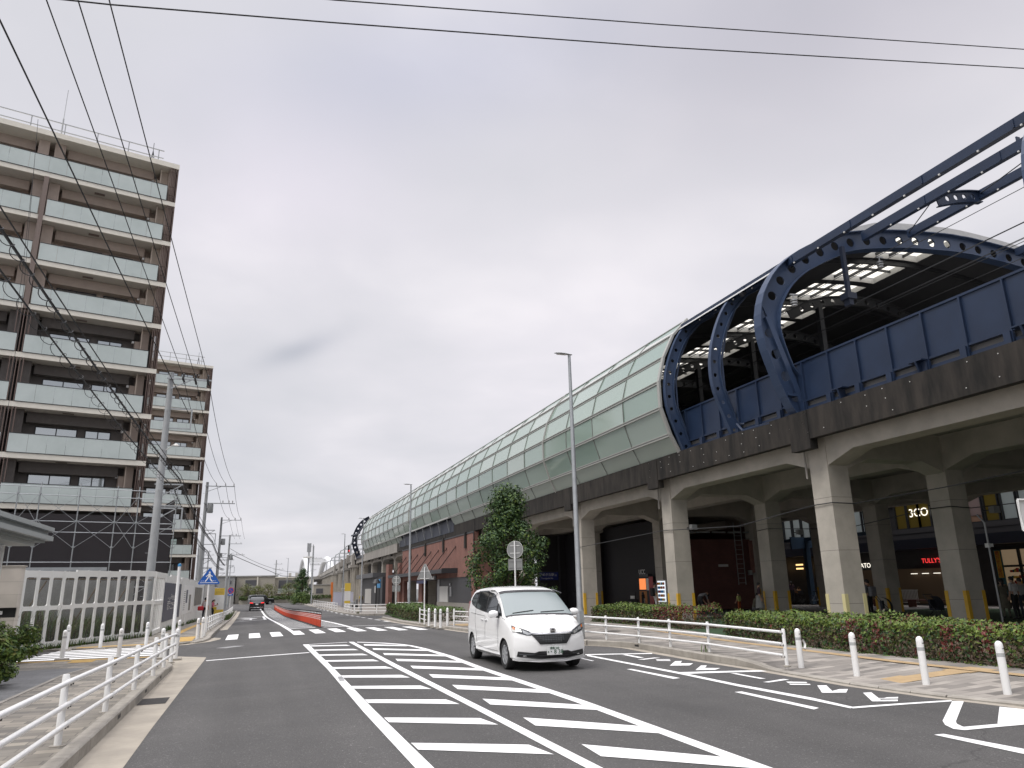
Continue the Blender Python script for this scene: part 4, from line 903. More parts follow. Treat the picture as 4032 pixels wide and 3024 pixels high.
# ================================================================ apartment buildings on the left
mat('beige', (.46,.375,.32), .8, var=.08); mat('beige_light', (.54,.455,.38), .8, var=.08); mat('brown_tile', (.14,.124,.116), .7, var=.15); mat('soffit', (.60,.56,.50), .85, var=.06)
mat('cream', (.78,.74,.65), .7, var=.06); mat('brown_slat', (.14,.095,.08), .6); mat('pillar_brown', (.20,.155,.135), .7)
m = mat('balcony_glass', (.56,.62,.60), .10, spec=.6, col2=(.49,.55,.53), vscale=.5)
mat('window_glass', (.50,.53,.54), .03, metal=.85); mat('window_dark', (.02,.022,.025), .05, spec=.8)
def apartments(A, zs, rooftop, smax, name, label, ground):
    th_ = radians(14.2); U = Vector((-cos(th_), -sin(th_), 0)); V = Vector((-sin(th_), cos(th_), 0)); A = Vector((*A, 0))
    T = thing(name, label, 'building', (A.x, A.y, ground)); inv = Matrix.Translation((-A.x, -A.y, -ground))
    def bx(b, s0, s1, d0, d1, z0, z1, mi=0): o = A+U*s1+V*d0; return b.fbox((o.x, o.y, z0), -U*(s1-s0), V*(d1-d0), (0,0,z1-z0), mi)
    def bd(b, name, m, par=None):
        o = b.build(name, m); o.parent = par or T
        if o.parent is T: o.matrix_parent_inverse = inv
        return o
    n = len(zs)
    b = MB(); bx(b, .12, smax, 1.8, 13, zs[4], zs[0]+.3); bx(b, .12, .55, .5, 1.799, zs[4], zs[0]); bd(b, 'wall', 'beige')
    b = MB(); bx(b, .12, smax, 1.8, 13, ground, zs[4]-.001); bd(b, 'wall', 'brown_tile')
    b = MB(); bx(b, -.02, smax, -.02, 13.2, zs[0], rooftop); bd(b, 'roof', 'cream')
    bays = [(0., 7.5, 1), (7.5, 15., -1)] if smax > 9 else [(0., 7.5, 1)]
    for k in range(1, n+1):
        zb = zs[k] if k < n else ground+.4; zt = zb+.31; zc_ = zs[k-1]; dark = k >= 5
        if zb < ground+.3: continue
        b = MB(); bx(b, 0, smax, 0, .12, zb, zt); sl = bd(b, 'balcony_slab', 'cream')
        b = MB(); bx(b, .02, smax, .121, 1.799, zb+.02, zt-.01); bd(b, 'soffit', 'soffit', sl)
        top = k == 1
        for s0, s1, sg in bays:
            f = lambda a, c: (s0+a, s0+c) if sg > 0 else (s1-c, s1-a)
            a0, a1 = f(.6, 7.3) if not top else (f(.6, 7.5) if sg > 0 else f(0, 7.5))
            b = MB(); ns = 7
            for i in range(ns):
                q0, q1 = a0+(a1-a0)*i/ns, a0+(a1-a0)*(i+1)/ns; bx(b, q0+.006, q1-.006, -.03, -.005, zt+.04, zt+1.12)
            bx(b, a0, a1, -.04, .01, zt+1.121, zt+1.16, 1); bx(b, a0, a1, -.035, .0, zt+.0, zt+.039, 1)
            bx(b, a0-.03, a0-.001, -.03, 1.0, zt, zt+1.15, 1) if sg > 0 else None
            bd(b, 'balcony_glass', ['balcony_glass', 'dark_metal'], )
            # recessed wall details: lintel, pier, vent box, ceiling hatch
            b = MB(); bx(b, *f(1.4, 6.6), 1.2, 1.799, zc_-.62, zc_-.001, 0); bx(b, *f(6.75, 7.35), .7, 1.799, zt, zc_-.001); bd(b, 'lintel', 'brown_tile' if dark else 'beige')
            b = MB(); bx(b, *f(.55, 1.02), .9, 1.799, zt, zc_-.001); bx(b, *f(.98, 1.34), 1.1, 1.799, zt, zt+2.0); bd(b, 'pier', 'beige_light' if not dark else 'beige')
            b = MB(); bx(b, *f(1.36, 1.5), 1.3, 1.42, zt+1.9, zt+2.05); bd(b, 'wall_lamp', 'white')
            b = MB(); bx(b, *f(4.2, 4.8), .6, .9, zc_-.012, zc_-.001) if not top else None; bx(b, *f(3.9, 4.05), 1.28, 1.4, zc_-.12, zc_-.002)
            bd(b, 'ceiling_hatch', 'pillar_brown')
            b = MB(); bx(b, *f(1.0, 1.06), .5, .56, zt, zc_-.001); bd(b, 'downpipe', 'beige_light')
            for w0, w1 in ((2.0,3.45),(3.85,6.1)):
                b = MB(); x0, x1 = f(w0, w1); xm = (x0+x1)/2
                bx(b, x0, x1, 1.74, 1.798, zt+1.90, zt+1.95); bx(b, x0, x1, 1.74, 1.798, zt+.02, zt+.1)
                for q in (x0, xm-.03, x1-.06): bx(b, q, q+.06, 1.742, 1.797, zt+.1, zt+1.9)
                w = bd(b, 'window', 'dark_metal')
                b = MB(); bx(b, x0+.06, x1-.06, 1.775, 1.79, zt+.1, zt+1.9); bd(b, 'pane', 'window_glass', w)
        b = MB()
        for i in range(5): bx(b, .05+.1*i, .085+.1*i, -.02, .12, zt, zc_-.001)
        for zz in (.5, 1.15): bx(b, .05, .5, .121, .14, zt+zz, zt+zz+.05)
        bx(b, .0, .04, .0, 1.79, zt, zc_-.001); bd(b, 'louvre_screen', 'brown_slat')
        if dark and smax > 9:
            b = MB()
            for i in range(5): bx(b, 7.15+.17*i, 7.2+.17*i, -.02, .12, zt, zc_-.001)
            bd(b, 'louvre_screen', 'brown_slat')
    if smax > 9:
        b = MB(); bx(b, 7.38, 7.64, -.06, .4, zs[4], zs[1]-.001); bd(b, 'pillar', 'pillar_brown')
    # roof railing with a lightning rod
    for i in range(7):
        b = MB(); bx(b, 1.25+1.9*i, 1.31+1.9*i, 1.0, 1.06, rooftop, rooftop+1.35); bd(b, 'roof_post', 'steel_grey')
    b = MB(); e = smax-.5
    for zz in (.72, 1.3): bx(b, .95, e, .98, 1.03, rooftop+zz, rooftop+zz+.06)
    bd(b, 'roof_rail', 'steel_grey')
    b = MB(); q = A+U*1.62+V*1.4
    for i in range(3): b.tube([(q.x+.22*cos(2.1*i), q.y+.22*sin(2.1*i), rooftop), (q.x, q.y, rooftop+1.35)], .03, 5)
    b.tube([(q.x,q.y,rooftop+1),(q.x,q.y,rooftop+2.0)], .02, 5); bd(b, 'roof_tripod', 'dark_metal')
    if smax > 9:
        b = MB(); q = A+U*7.2+V*3; b.tube([(q.x,q.y,rooftop),(q.x,q.y,rooftop+2.9)], .05, 6); b.tube([(q.x,q.y,rooftop+2.9),(q.x,q.y,rooftop+5.2)], .02, 5); bd(b, 'lightning_rod', 'steel_grey')
    return A, U, V, bx
bA, bU, bV, bbx = apartments((-6.7,50.6), [30.37,27.48,24.5,21.5,18.56,15.5,12.5,9.5,6.62,3.7], 30.73, 15.0, 'apartment_building', 'nine storey beige and brown apartment block with frosted glass balconies behind dark scaffold netting', -.2)
apartments((-6.5,99), [29.82,26.8,23.85,20.9,17.87,14.95,11.98,9.0,6.0,3.0], 30.15, 8.6, 'apartment_building', 'farther beige and brown balcony block with its whole street edge against the sky', -.5)

# ---------------------------------------------------------------- scaffold with netting
mat('net', (.042,.037,.040), .9); m = MATS['net']; p = m.node_tree.nodes['Principled BSDF']; p.inputs['Alpha'].default_value = .9
mat('tarp', (.25,.25,.245), .55, col2=(.18,.18,.175), vscale=1.4, bump=.4, bscale=2)
sc = thing('scaffold', 'steel pipe scaffold with cross braces and dark netting on the lower storeys', 'scaffold', (bA.x, bA.y-1.5, -.2)); sinv = Matrix.Translation((-bA.x, -bA.y+1.5, .2))
def scp(b, name, m):
    o = b.build(name, m); o.parent = sc; o.matrix_parent_inverse = sinv; return o
def PT(s, d, z): o = bA+bU*s+bV*d; return (o.x, o.y, z)
SP = [-1.75,.35,1.5,3.42,5.35,6.4,8.3,10.2]
b = MB(); bbx(b, -1.7, 10.2, -1.02, -.98, -.2, 6.3); bbx(b, -1.74, -1.70, -1.0, 3, -.2, 7.4); scp(b, 'safety_net', 'net')
b = MB(); bbx(b, .0, 10, -.3, 1.7, -.2, 6.3); scp(b, 'inner_cladding', 'brown_tile')
for s in SP:
    b = MB(); b.tube([PT(s,-1.5,-.2), PT(s,-1.5,8.0 if s < 6 else 7.7)], .032, 6)
    for zz in (1.6, 3.0, 4.4, 5.85, 7.3): b.lathe([(.03,0),(.075,.0),(.075,.09),(.03,.09)], 8, PT(s,-1.5,zz))
    scp(b, 'standard', 'galv')
b = MB()
for zz in (2.2, 3.6, 5.25, 5.85, 7.3, 7.75): b.tube([PT(SP[0],-1.54,zz), PT(10.2,-1.54,zz)], .024, 6)
scp(b, 'ledger', 'galv')
b = MB(); bbx(b, 1.6, 6.4, -1.62, -1.2, 3.05, 3.1); bbx(b, 1.6, 6.4, -1.64, -1.6, 3.12, 3.32); scp(b, 'walk_board', 'galv')
b = MB()
for q0, q1 in zip(SP, SP[1:]):
    for z0, z1 in ((1.6,3.0),(4.4,5.85),(5.85,7.3)):
        for a, c in ((z0,z1),(z1,z0)):
            b.tube([PT(q0+.05,-1.56,a), PT(q0+.14,-1.57,a+(.09 if c > a else -.09)), PT(q1-.14,-1.57,c-(.09 if c > a else -.09)), PT(q1-.05,-1.56,c)], .013, 5)
scp(b, 'cross_brace', 'galv')
mat('red_check', (.5,.04,.05), .6); mat('safety_yellow', (.7,.5,.03), .5)
b = MB(); o = PT(4.1,-1.66,2.3); b.fbox(o, -bU*.5, -bV*.01, (0,0,.75)); 
for i in range(4):
    o2 = Vector(PT(4.1-.12*i,-1.675,2.93+(.06 if i % 2 else 0))); b.fbox(o2, -bU*.1, -bV*.005, (0,0,.07), 1)
tag(b.build('plastic_bag', ['tarp', 'red_check']), 'clear plastic sheet with red checked tape hung on the scaffold', 'bag')

# ---------------------------------------------------------------- white hoardings
mat('hoarding_white', (.74,.74,.72), .45, var=.05); mat('hoarding_grey', (.47,.465,.45), .7, var=.1); mat('poster_navy', (.035,.045,.085), .4, var=.2); mat('photo_dark', (.07,.075,.09), .4, col2=(.22,.2,.15), vscale=2.2)
clear('pane_clear', (.42,.44,.42), .05, .08)
HA, HB = Vector((-6.6,29.68,0)), Vector((-3.82,35.72,0)); HD = (HB-HA).normalized(); HN = Vector((HD.y,-HD.x,0))
def rrect(o, ax, ay, x0, x1, y0, y1, r, n=5):
    pts = []
    for cx_, cy_, a0 in ((x1-r,y1-r,0),(x0+r,y1-r,90),(x0+r,y0+r,180),(x1-r,y0+r,270)):
        for i in range(n): a = radians(a0+90*i/(n-1)); pts.append(o+ax*(cx_+r*cos(a))+ay*(cy_+r*sin(a)))
    return pts
def window_panel(par, o, d, nrm, w, ht, zb):
    b = MB(); z = Vector((0,0,1)); e = .012; t = nrm*-.04; mid = (ht)/2+.02
    for y0, y1, w0, w1 in ((0, mid, .17, mid-.06), (mid, ht, mid+.08, ht-.22)):
        c = [o+d*e+z*y0, o+d*(w-e)+z*y0, o+d*(w-e)+z*y1, o+d*e+z*y1]
        b.plate(c, rrect(o, d, z, .065, w-.065, w0, w1, .07), t)
    b.fbox(o+d*(-.01)+nrm*.005, d*.035, nrm*-.06, z*(ht+.01))
    p = b.build('panel', 'hoarding_white'); p.parent = par; p.matrix_parent_inverse = par.matrix_world.inverted() if False else Matrix.Translation(-Vector(par.location))
    b = MB(); b.fbox(o+d*.06+nrm*-.03+z*.12, d*(w-.12), nrm*-.006, z*(mid-.15)); b.fbox(o+d*.06+nrm*-.03+z*(mid+.04), d*(w-.12), nrm*-.006, z*(mid-.22)); q = b.build('clear_pane', 'pane_clear'); q.parent = p
hf = thing('construction_hoarding', 'white construction hoarding with two rows of rounded clear windows facing the side street', 'hoarding', (-5, 33, .1))
for k in range(13):
    s = -1.6+.63*k; ht = (2.50 if s < 1.0 else 2.55 if s < 3.6 else 2.6); window_panel(hf, HA+HD*s+Vector((0,0,.12)), HD, HN, .63, ht, .12)
hs = thing('construction_hoarding', 'short windowed white hoarding turning the corner along the main street', 'hoarding', (-3.8, 37, .1))
HC = HA+HD*(-1.6+.63*13)+HN*.0
for k in range(5): window_panel(hs, HC+Vector((.02,.06+.66*k,.1)), Vector((0,1,0)), Vector((1,0,0)), .66, 2.6, .1)
HX = HC.x+.02; HY = HC.y+.06+3.3
hb = thing('construction_hoarding', 'white board hoarding with navy posters along the main street', 'hoarding', (HX, 55, -.1)); hinv = Matrix.Translation((-HX,-55,.1))
def hp_(b, name, m, par=None, inv=None):
    o = b.build(name, m); o.parent = par or hb
    if not par: o.matrix_parent_inverse = hinv
    return o
y = HY; i = 0
while y < 72:
    w = 1.8 if i % 5 else 1.2; b = MB(); zb = zl(y)+.02; b.box(HX-.06, HX, y+.01, y+w-.01, zb, 2.72-.0016*(y-39)-(.1 if i % 4 == 1 else 0)); b.box(HX-.08, HX+.012, y-.02, y+.03, zb, 2.65); hp_(b, 'panel', 'hoarding_white'); y += w; i += 1
b = MB(); b.box(HX+.001, HX+.02, HY+.4, 48.4, .5, 2.3)
r_ = random.Random(2)
for col in range(7):
    for row in range(9):
        yy = 41.2+.8*col; zz = 1.72-.085*row
        if r_.random() < .75: b.box(HX+.0201, HX+.023, yy, yy+r_.uniform(.25,.6), zz, zz+.045, 1)
hp_(b, 'navy_poster', ['poster_navy', 'offwhite'])
b = MB(); b.box(HX+.001, HX+.02, 50.2, 58.5, .55, 2.28); b.box(HX+.021, HX+.025, 52.4, 53.6, 1.2, 2.0, 1); b.box(HX+.021, HX+.025, 55, 56.6, .7, 1.7, 2)
for row in range(10): b.box(HX+.021, HX+.024, 50.6, 51.9, .8+.12*row, .83+.12*row, 2)
hp_(b, 'plan_poster', ['white', 'poster_navy', 'photo_dark'])
b = MB(); b.box(HX+.001, HX+.02, 60.5, 69, .9, 2.2); hp_(b, 'photo_poster', 'photo_dark')
hg = thing('construction_hoarding', 'plain grey hoarding farther along the street past the posters', 'hoarding', (HX, 85, -.4))
y = 72.0
while y < 104:
    b = MB(); b.box(HX-.06, HX+.0, y+.01, y+1.99, zl(y), 2.45); o = b.build('panel', 'hoarding_grey'); o.parent = hg; o.matrix_parent_inverse = Matrix.Translation((-HX,-85,.4)); y += 2
# tarpaulin and props behind the windows
b = MB(); n = 26
for i in range(n+1):
    s = -2+9*i/n; q = HA+HD*s-HN*(1.3+.10*sin(i*1.9)+.06*sin(i*.7)); b.v += [(q.x,q.y,.9), (q.x+.03*sin(i*2.3),q.y,1.6), (q.x,q.y+.05*cos(i*1.1),2.36)]
for i in range(n):
    for j in range(2): b.f.append((3*i+j, 3*i+3+j, 3*i+4+j, 3*i+1+j)); b.m.append(0)
tag(b.build('tarpaulin', 'tarp', smooth=True), 'creased grey tarpaulin hung behind the windowed white hoarding', 'tarpaulin')
for k, s in enumerate((.2, 3.1, 5.0)):
    b = MB(); q = HA+HD*s-HN*.12; q2 = HA+HD*(s-.35)-HN*1.15; b.tube([(q.x,q.y,2.3),(q2.x,q2.y,.15)], .025, 6)
    if k == 0:
        b.tube([(HA+HD*-1.5-HN*.14).to_tuple()[:2]+(2.36,), (HA+HD*6.5-HN*.14).to_tuple()[:2]+(2.36,)], .024, 6)
    tag(b.build('prop_pipe', 'rust_pipe' if 'rust_pipe' in MATS else mat('rust_pipe', (.12,.09,.06), .7)), ('rusty prop pipe and rail behind the left windows of the white hoarding', 'rusty slanted prop pipe behind the middle windows of the white hoarding', 'rusty slanted prop pipe behind the rightmost windows of the white hoarding')[k], 'pipe', 'prop pipes behind the hoarding')
# gate wall and grey canopy at the left edge
bricks('stone_tile', (.56,.51,.455), (.52,.475,.42), (.40,.36,.32), 3.0, .37, .006, vert=True, bump=.15, off=0)
gw = thing('gate_wall', 'pale stone tiled gate wall with a dark name recess', 'wall', (-7.5, 26.3, .05)); ginv = Matrix.Translation((7.5,-26.3,-.05))
b = MB(); b.box(-10, -6.5, 26.2, 26.6, -.1, 1.2); b.box(-10, -6.5, 26.2, 26.6, 1.48, 2.66); b.box(-10, -6.5, 26.32, 26.6, 1.201, 1.479); b.box(-6.62, -6.5, 26.2, 26.32, 1.201, 1.479) if False else None; b.box(-10.02, -6.46, 26.18, 26.62, 2.661, 2.69); o = b.build('wall', 'stone_tile'); o.parent = gw; o.matrix_parent_inverse = ginv
b = MB(); b.box(-10, -6.52, 26.30, 26.319, 1.2, 1.48); o = b.build('name_recess', 'black'); o.parent = gw; o.matrix_parent_inverse = ginv
b = MB()
for k in range(5): b.box(-7.36+.11*k, -7.29+.11*k, 26.27, 26.299, 1.29, 1.39); b.box(-7.37+.11*k, -7.28+.11*k, 26.268, 26.298, 1.33, 1.345)
o = b.build('name_lettering', 'white'); o.parent = gw; o.matrix_parent_inverse = ginv
mat('canopy_metal', (.36,.385,.385), .4, .3); mat('canopy_dark', (.20,.225,.23), .45, .3)
cn = thing('entrance_roof', 'flat grey metal entrance roof with stepped edges at the left edge', 'roof', (-7.5, 18, 3.1)); cinv = Matrix.Translation((7.5,-18,-3.1))
for nm, m, a in (('roof_edge', 'canopy_metal', [(-12,-5.3,2,24,3.51,3.62),(-12,-5.3,2,24,3.26,3.38),(-12,-5.62,2,23.5,3.10,3.2)]), ('roof_recess', 'canopy_dark', [(-12,-5.42,2,23.9,3.381,3.509),(-12,-5.45,2,23.8,3.201,3.259)])):
    b = MB()
    for q in a: b.box(*q)
    o = b.build(nm, m); o.parent = cn; o.matrix_parent_inverse = cinv
b = MB(); b.tube([(-6.2,22.9,.05),(-6.2,22.9,3.1)], .06, 10); b.tube([(-6.2,8,.15),(-6.2,8,3.1)], .06, 10); o = b.build('roof_post', 'white', smooth=True); o.parent = cn; o.matrix_parent_inverse = cinv

# ================================================================ street furniture
mat('white_paint', (.80,.80,.79), .35, coat=.2); mat('white_worn', (.70,.70,.685), .45, var=.08); mat('bolt', (.05,.05,.05), .5); mat('reflector', (.42,.43,.43), .3)
mat('post_red', (.58,.075,.035), .45); mat('post_band', (.72,.55,.52), .4); mat('rubber', (.02,.02,.02), .7); mat('pole_concrete', (.30,.31,.315), .75, var=.12)
mat('sign_cobalt', (.01,.10,.42), .35); mat('sign_red2', (.55,.03,.05), .4); mat('sign_back', (.25,.255,.25), .5, .3); mat('notice_yellow', (.62,.44,.06), .6); mat('lavender', (.42,.42,.50), .6)
def rail_fence(name, posts, label, heights, r=.022, pr=.036, ph=.76, group=None, rails=None, over=.0, side=1):
    """pipe guard rail: posts (x, y, z), rails at heights above the post feet"""
    T = thing(name, label, 'guard rail', posts[0], group=group); inv = Matrix.Translation(-Vector(posts[0]))
    def k(b, nm, m='white_paint', **kw):
        o = b.build(nm, m, **kw); o.parent = T; o.matrix_parent_inverse = inv; return o
    for p in posts:
        b = MB(); b.lathe([(pr,-.05),(pr,ph-.02),(pr*.8,ph),(.0,ph+.002)], 14, p); b.lathe([(pr*2.2,-.02),(pr*2.2,.008),(pr,.012)], 12, p, 1)
        q = k(b, 'post', ['white_paint', 'kerbstone'], smooth=True)
    P = [Vector(p) for p in posts]; d0 = (P[1]-P[0]).normalized(); d1 = (P[-1]-P[-2]).normalized()
    n = lambda d: Vector((-d.y, d.x, 0)).normalized()*(pr+r)*side
    path = [P[0]-d0*over]+P[1:-1]+[P[-1]+d1*over]
    for h in heights:
        b = MB(); pts = []
        for i, p in enumerate(path):
            d = d0 if i == 0 else (d1 if i == len(path)-1 else ((path[i+1]-path[i-1]).normalized())); pts.append(p+n(d)+Vector((0,0,h)))
        b.tube(pts, r, 10)
        for i, p in enumerate(P):
            d = d0 if i == 0 else (d1 if i == len(P)-1 else (P[i+1]-P[i-1]).normalized())
            for s in (-.055, .055): b.lathe([(.009,-.02),(.009,.02)], 6, p+n(d)*1.0+d*s+Vector((0,0,h-r)), 1)
        k(b, 'rail', ['white_paint', 'bolt'], smooth=True)
    return T
def gz3(p, dz): return (p[0], p[1], dz)
LP = [(-1.98,2.3,.15),(-1.97,4.95,.15),(-1.955,7.6,.15),(-1.94,10.27,.15),(-1.87,12.81,.15),(-1.83,15.39,.15),(-1.78,17.74,.15),(-1.79,19.92,.12),(-1.83,22.22,.06)]
rail_fence('guard_rail', LP, 'long white pipe guard rail along the near left pavement', (.69,.445,.23), side=-1, r=.03, pr=.04, over=.1)
RP_ = [(9.95,27.5,.15),(10.15,24.4,.15),(10.42,21.6,.15),(10.58,19.81,.15),(10.64,18.2,.15),(10.61,16.34,.15),(10.35,13.2,.13)]
rail_fence('guard_rail', RP_, 'white pipe guard rail along the kerb behind the white car', (.65,.42,.20), side=-1, r=.028, pr=.036, ph=.71)
rail_fence('guard_rail', [(11.0,7.7,.1),(11.1,5,.15),(11.1,2,.15)], 'white guard rail end at the right frame edge past the bollards', (.72,.5,.27), side=1, r=.03, over=.22)
def on_l(x, y): return (x, y, zl(y))
def on_r(x, y): return (x, y, zr(y)+.13)
rail_fence('guard_rail', [on_l(-1.74,37.2+2.2*k) for k in range(10)], 'white guard rail on the far left pavement behind the crossing sign', (.63,.40,.18), side=-1, ph=.68)
rail_fence('guard_rail', [on_l(-1.8,63+2.4*k) for k in range(14)], 'white guard rail beyond the no parking sign on the far left pavement', (.63,.40,.18), side=-1, ph=.68)
rail_fence('guard_rail', [on_r(8.36,39.2), on_r(8.1,36.9)], 'short white rail beside the triangular sign post at the crossing', (.645,.44,.22), side=1, r=.025, over=.12)
rail_fence('guard_rail', [on_r(8.75,33.7), on_r(8.95,31.9)], 'short white rail between the crossing bollards and the trimmed shrub', (.645,.44,.22), side=1, r=.025, over=.1)
rail_fence('guard_rail', [on_r(9.8,76.5), on_r(11.4,72.8), on_r(13.0,70.4)], 'white rail across the end of the second kerb island', (.80,.52,.24), side=1, ph=.85, r=.03)
rail_fence('guard_rail', [on_r(9.9,77.5+2.6*k) for k in range(4)], 'white rail running back from the second kerb island corner', (.80,.52,.24), side=1, ph=.85, r=.03)
rail_fence('guard_rail', [on_r(9.55-.03*k,90+2.7*k) for k in range(12)], 'long white rail along the far right kerb before the grey fence', (.80,.52,.24), side=1, ph=.85, r=.03)
rail_fence('guard_rail', [on_r(15.2,84), on_r(16.5,82), on_r(17.4,80.6)], 'white rail near the station entrance behind the island hedge', (.80,.45), side=1, ph=.85, r=.03)
# bollards
def bollard():
    t = thing('bollard', 'white', 'bollard', (0,0,0), group='white bollards at the crossings')
    b = MB(); b.lathe([(.058,-.1),(.058,.70),(.055,.745),(.04,.775),(.015,.79),(0,.792)], 18); b.build('post', 'white_paint', t, smooth=True)
    b = MB(); b.lathe([(.0592,.56),(.0592,.615)], 18); b.build('reflective_band', 'reflector', t, smooth=True)
    b = MB(); b.box(-.012, .02, -.0605, -.05, .675, .687); b.build('slot', 'bolt', t)
    b = MB(); b.box(-.16, .16, -.16, .16, -.05, .006); b.build('base_pad', 'kerbstone', t)
    return t
bo = bollard(); first = True
BL = [(-4.95,25.28,.05,'white bollard nearest the shrub on the near side of the left crossing'), (-5.73,29.7,.05,'white bollard nearest the gate wall on the far side of the left crossing'),
 (-4.72,29.77,.05,'white bollard at the middle of the far side of the left crossing'), (-3.47,25.07,.05,'white bollard at the middle of the near side of the left crossing'),
 (-3.32,29.87,.05,'white bollard at the hoarding corner on the far side of the left crossing'), (-2.26,24.14,.05,'white bollard beside the tall white pole at the near crossing edge'),
 (-1.84,23.53,.05,'white bollard at the end of the long near left guard rail'), (-2.4,31.22,.05,'white bollard on the street side by the yellow tactile pad'),
 (-1.82,32.32,.06,'thin white bollard in front of the pedestrian crossing sign post'), (-1.69,33.1,.07,'white bollard touching the pedestrian crossing sign post'),
 (10.85,13.39,.03,'white bollard with a face mask hung on it by the right hand hedge'), (10.78,11.79,.03,'white bollard between the masked bollard and the tactile strip'), (10.88,10.34,.03,'white bollard standing beside the end of the tactile strip'), (10.99,8.96,.03,'white bollard nearest the frame edge on the right pavement'),
 (7.94,35.21,.1,'white bollard next to the short rail at the zebra crossing end'), (8.0,34.2,.1,'middle white bollard of the three at the zebra crossing end'), (7.96,33.0,.11,'white bollard of the three closest to the trimmed shrub'), (8.6,34.3,.12,'white bollard standing against the short rail by the trimmed shrub'),
 (14.6,84.5,-.42,'white bollard near the station entrance behind the island hedge'), (16.6,83,-.42,'white bollard left of the street lamp near the station entrance'), (17.1,81,-.42,'white bollard right of the street lamp near the station entrance')]
for x, y, z, lb in BL:
    if first: bo.location = (x,y,z); bo['label'] = lb; first = False
    else: dup(bo, (x,y,z), 0, lb)
b = MB(); n = 8
for i in range(n):
    for j in range(5): b.v.append((10.925+.035*sin(i/(n-1)*pi)+.01*j/4, 13.30+.02*j, .58-.16*i/(n-1)+.03*sin(j/4*pi)))
for i in range(n-1):
    for j in range(4): b.f.append((i*5+j, i*5+5+j, i*5+6+j, i*5+1+j)); b.m.append(0)
b.tube([(10.93,13.3,.42),(10.96,13.34,.39),(10.955,13.39,.41)], .003, 5, 1); b.tube([(10.92,13.31,.585),(10.88,13.35,.63),(10.85,13.33,.62)], .003, 5, 1)
o = tag(b.build('face_mask', ['white', 'bolt'], smooth=True), 'white face mask looped over a bollard on the right pavement', 'mask')
# red lane posts
rp0 = thing('lane_post', 'nearest red lane divider post of the long row', 'lane post', (0,0,0), group='red lane divider posts')
b = MB(); b.lathe([(.052,.03),(.05,.585),(.045,.60)], 12); b.build('post', 'post_red', rp0, smooth=True)
b = MB()
for z in (.37,.45,.53): b.lathe([(.0545,z),(.0545,z+.038)], 12)
b.build('reflective_band', 'post_band', rp0, smooth=True)
b = MB(); b.lathe([(.05,.601),(.058,.63),(.058,.70),(.045,.75),(.0,.765)], 12); b.build('cap', 'rubber', rp0, smooth=True)
b = MB(); b.box(-.03, .03, -.064, -.05, .64, .70); b.box(-.064, -.05, -.03, .03, .64, .70); b.build('cap_mark', 'white', rp0)
b = MB(); b.lathe([(.11,0),(.11,.018),(.06,.035)], 14); b.build('base', 'rubber', rp0, smooth=True)
for k in range(66):
    y = 39.28+k; x = 3.37-.0024*k-.00002*k*k; z = zroad(x,y)+.004
    if k == 0: rp0.location = (x,y,z)
    else: dup(rp0, (x,y,z), 0, 'red lane divider post with pale bands in the long row')
# signs
def sign_post(name, label, p, h, r=.03, cat='sign', rz=0): 
    t = thing(name, label, cat, p, rz); b = MB(); b.lathe([(r,-.1),(r,h),(0,h+.005)], 12); b.build('post', 'white_paint', t, smooth=True); return t
t = sign_post('crossing_sign', 'blue triangular pedestrian crossing sign on a white post', (-1.66,34.32,.07), 2.55, .035)
b = MB(); b.prism([(-.40,2.06),(.40,2.06),(.42,2.12),(.035,2.70),(-.035,2.70),(-.42,2.12)], (0,-.045,0), (1,0,0), (0,0,1), (0,.004,0)); pl = b.build('plate', 'sign_cobalt', t)
b = MB(); Y_ = -.0475
def pp(poly): b.prism(poly, (0,Y_,0), (1,0,0), (0,0,1), (0,.002,0))
pp([(-.345,2.115),(.345,2.115),(.345,2.135),(-.345,2.135)])
c_ = [(.0+.035*cos(2*pi*k/12), 2.545+.035*sin(2*pi*k/12)) for k in range(12)]; pp(c_)
pp([(-.03,2.50),(.035,2.50),(.05,2.36),(-.055,2.36)]); pp([(-.055,2.359),(-.01,2.359),(-.06,2.25),(-.13,2.165),(-.17,2.175),(-.11,2.26)]); pp([(.005,2.359),(.05,2.359),(.07,2.27),(.15,2.18),(.11,2.16),(.03,2.25)])
pp([(-.031,2.49),(-.05,2.42),(-.12,2.36),(-.14,2.385),(-.08,2.43)]); pp([(.036,2.49),(.06,2.43),(.13,2.39),(.12,2.36),(.05,2.40)])
for x in (-.27,-.2,.2,.27): pp([(x-.05,2.19),(x+.0,2.19),(x+.0,2.205),(x-.05,2.205)])
b.build('pictogram', 'white', pl)
t = sign_post('no_parking_sign', 'round blue and red no parking sign on a white post', (-2.0,89,-.45), 2.75)
b = MB(); b.prism([(.32*cos(2*pi*k/28), 2.45+.32*sin(2*pi*k/28)) for k in range(28)], (0,-.04,0), (1,0,0), (0,0,1), (0,.006,0)); pl = b.build('plate', 'sign_red2', t)
b = MB(); b.prism([(.24*cos(2*pi*k/28), 2.45+.24*sin(2*pi*k/28)) for k in range(28)], (0,-.043,0), (1,0,0), (0,0,1), (0,.002,0)); b.build('blue_disc', 'sign_cobalt', pl)
b = MB(); b.prism([(-.20,2.61),(-.16,2.65),(.20,2.29),(.16,2.25)], (0,-.045,0), (1,0,0), (0,0,1), (0,.001,0)); b.build('slash', 'sign_red2', pl)
b = MB(); b.box(-.3, .25, -.04, -.035, 1.9, 2.1); b.box(-.2, .1, -.042, -.0405, 1.97, 2.03, 1); b.build('sub_plate', ['sign_cobalt', 'white'], t)
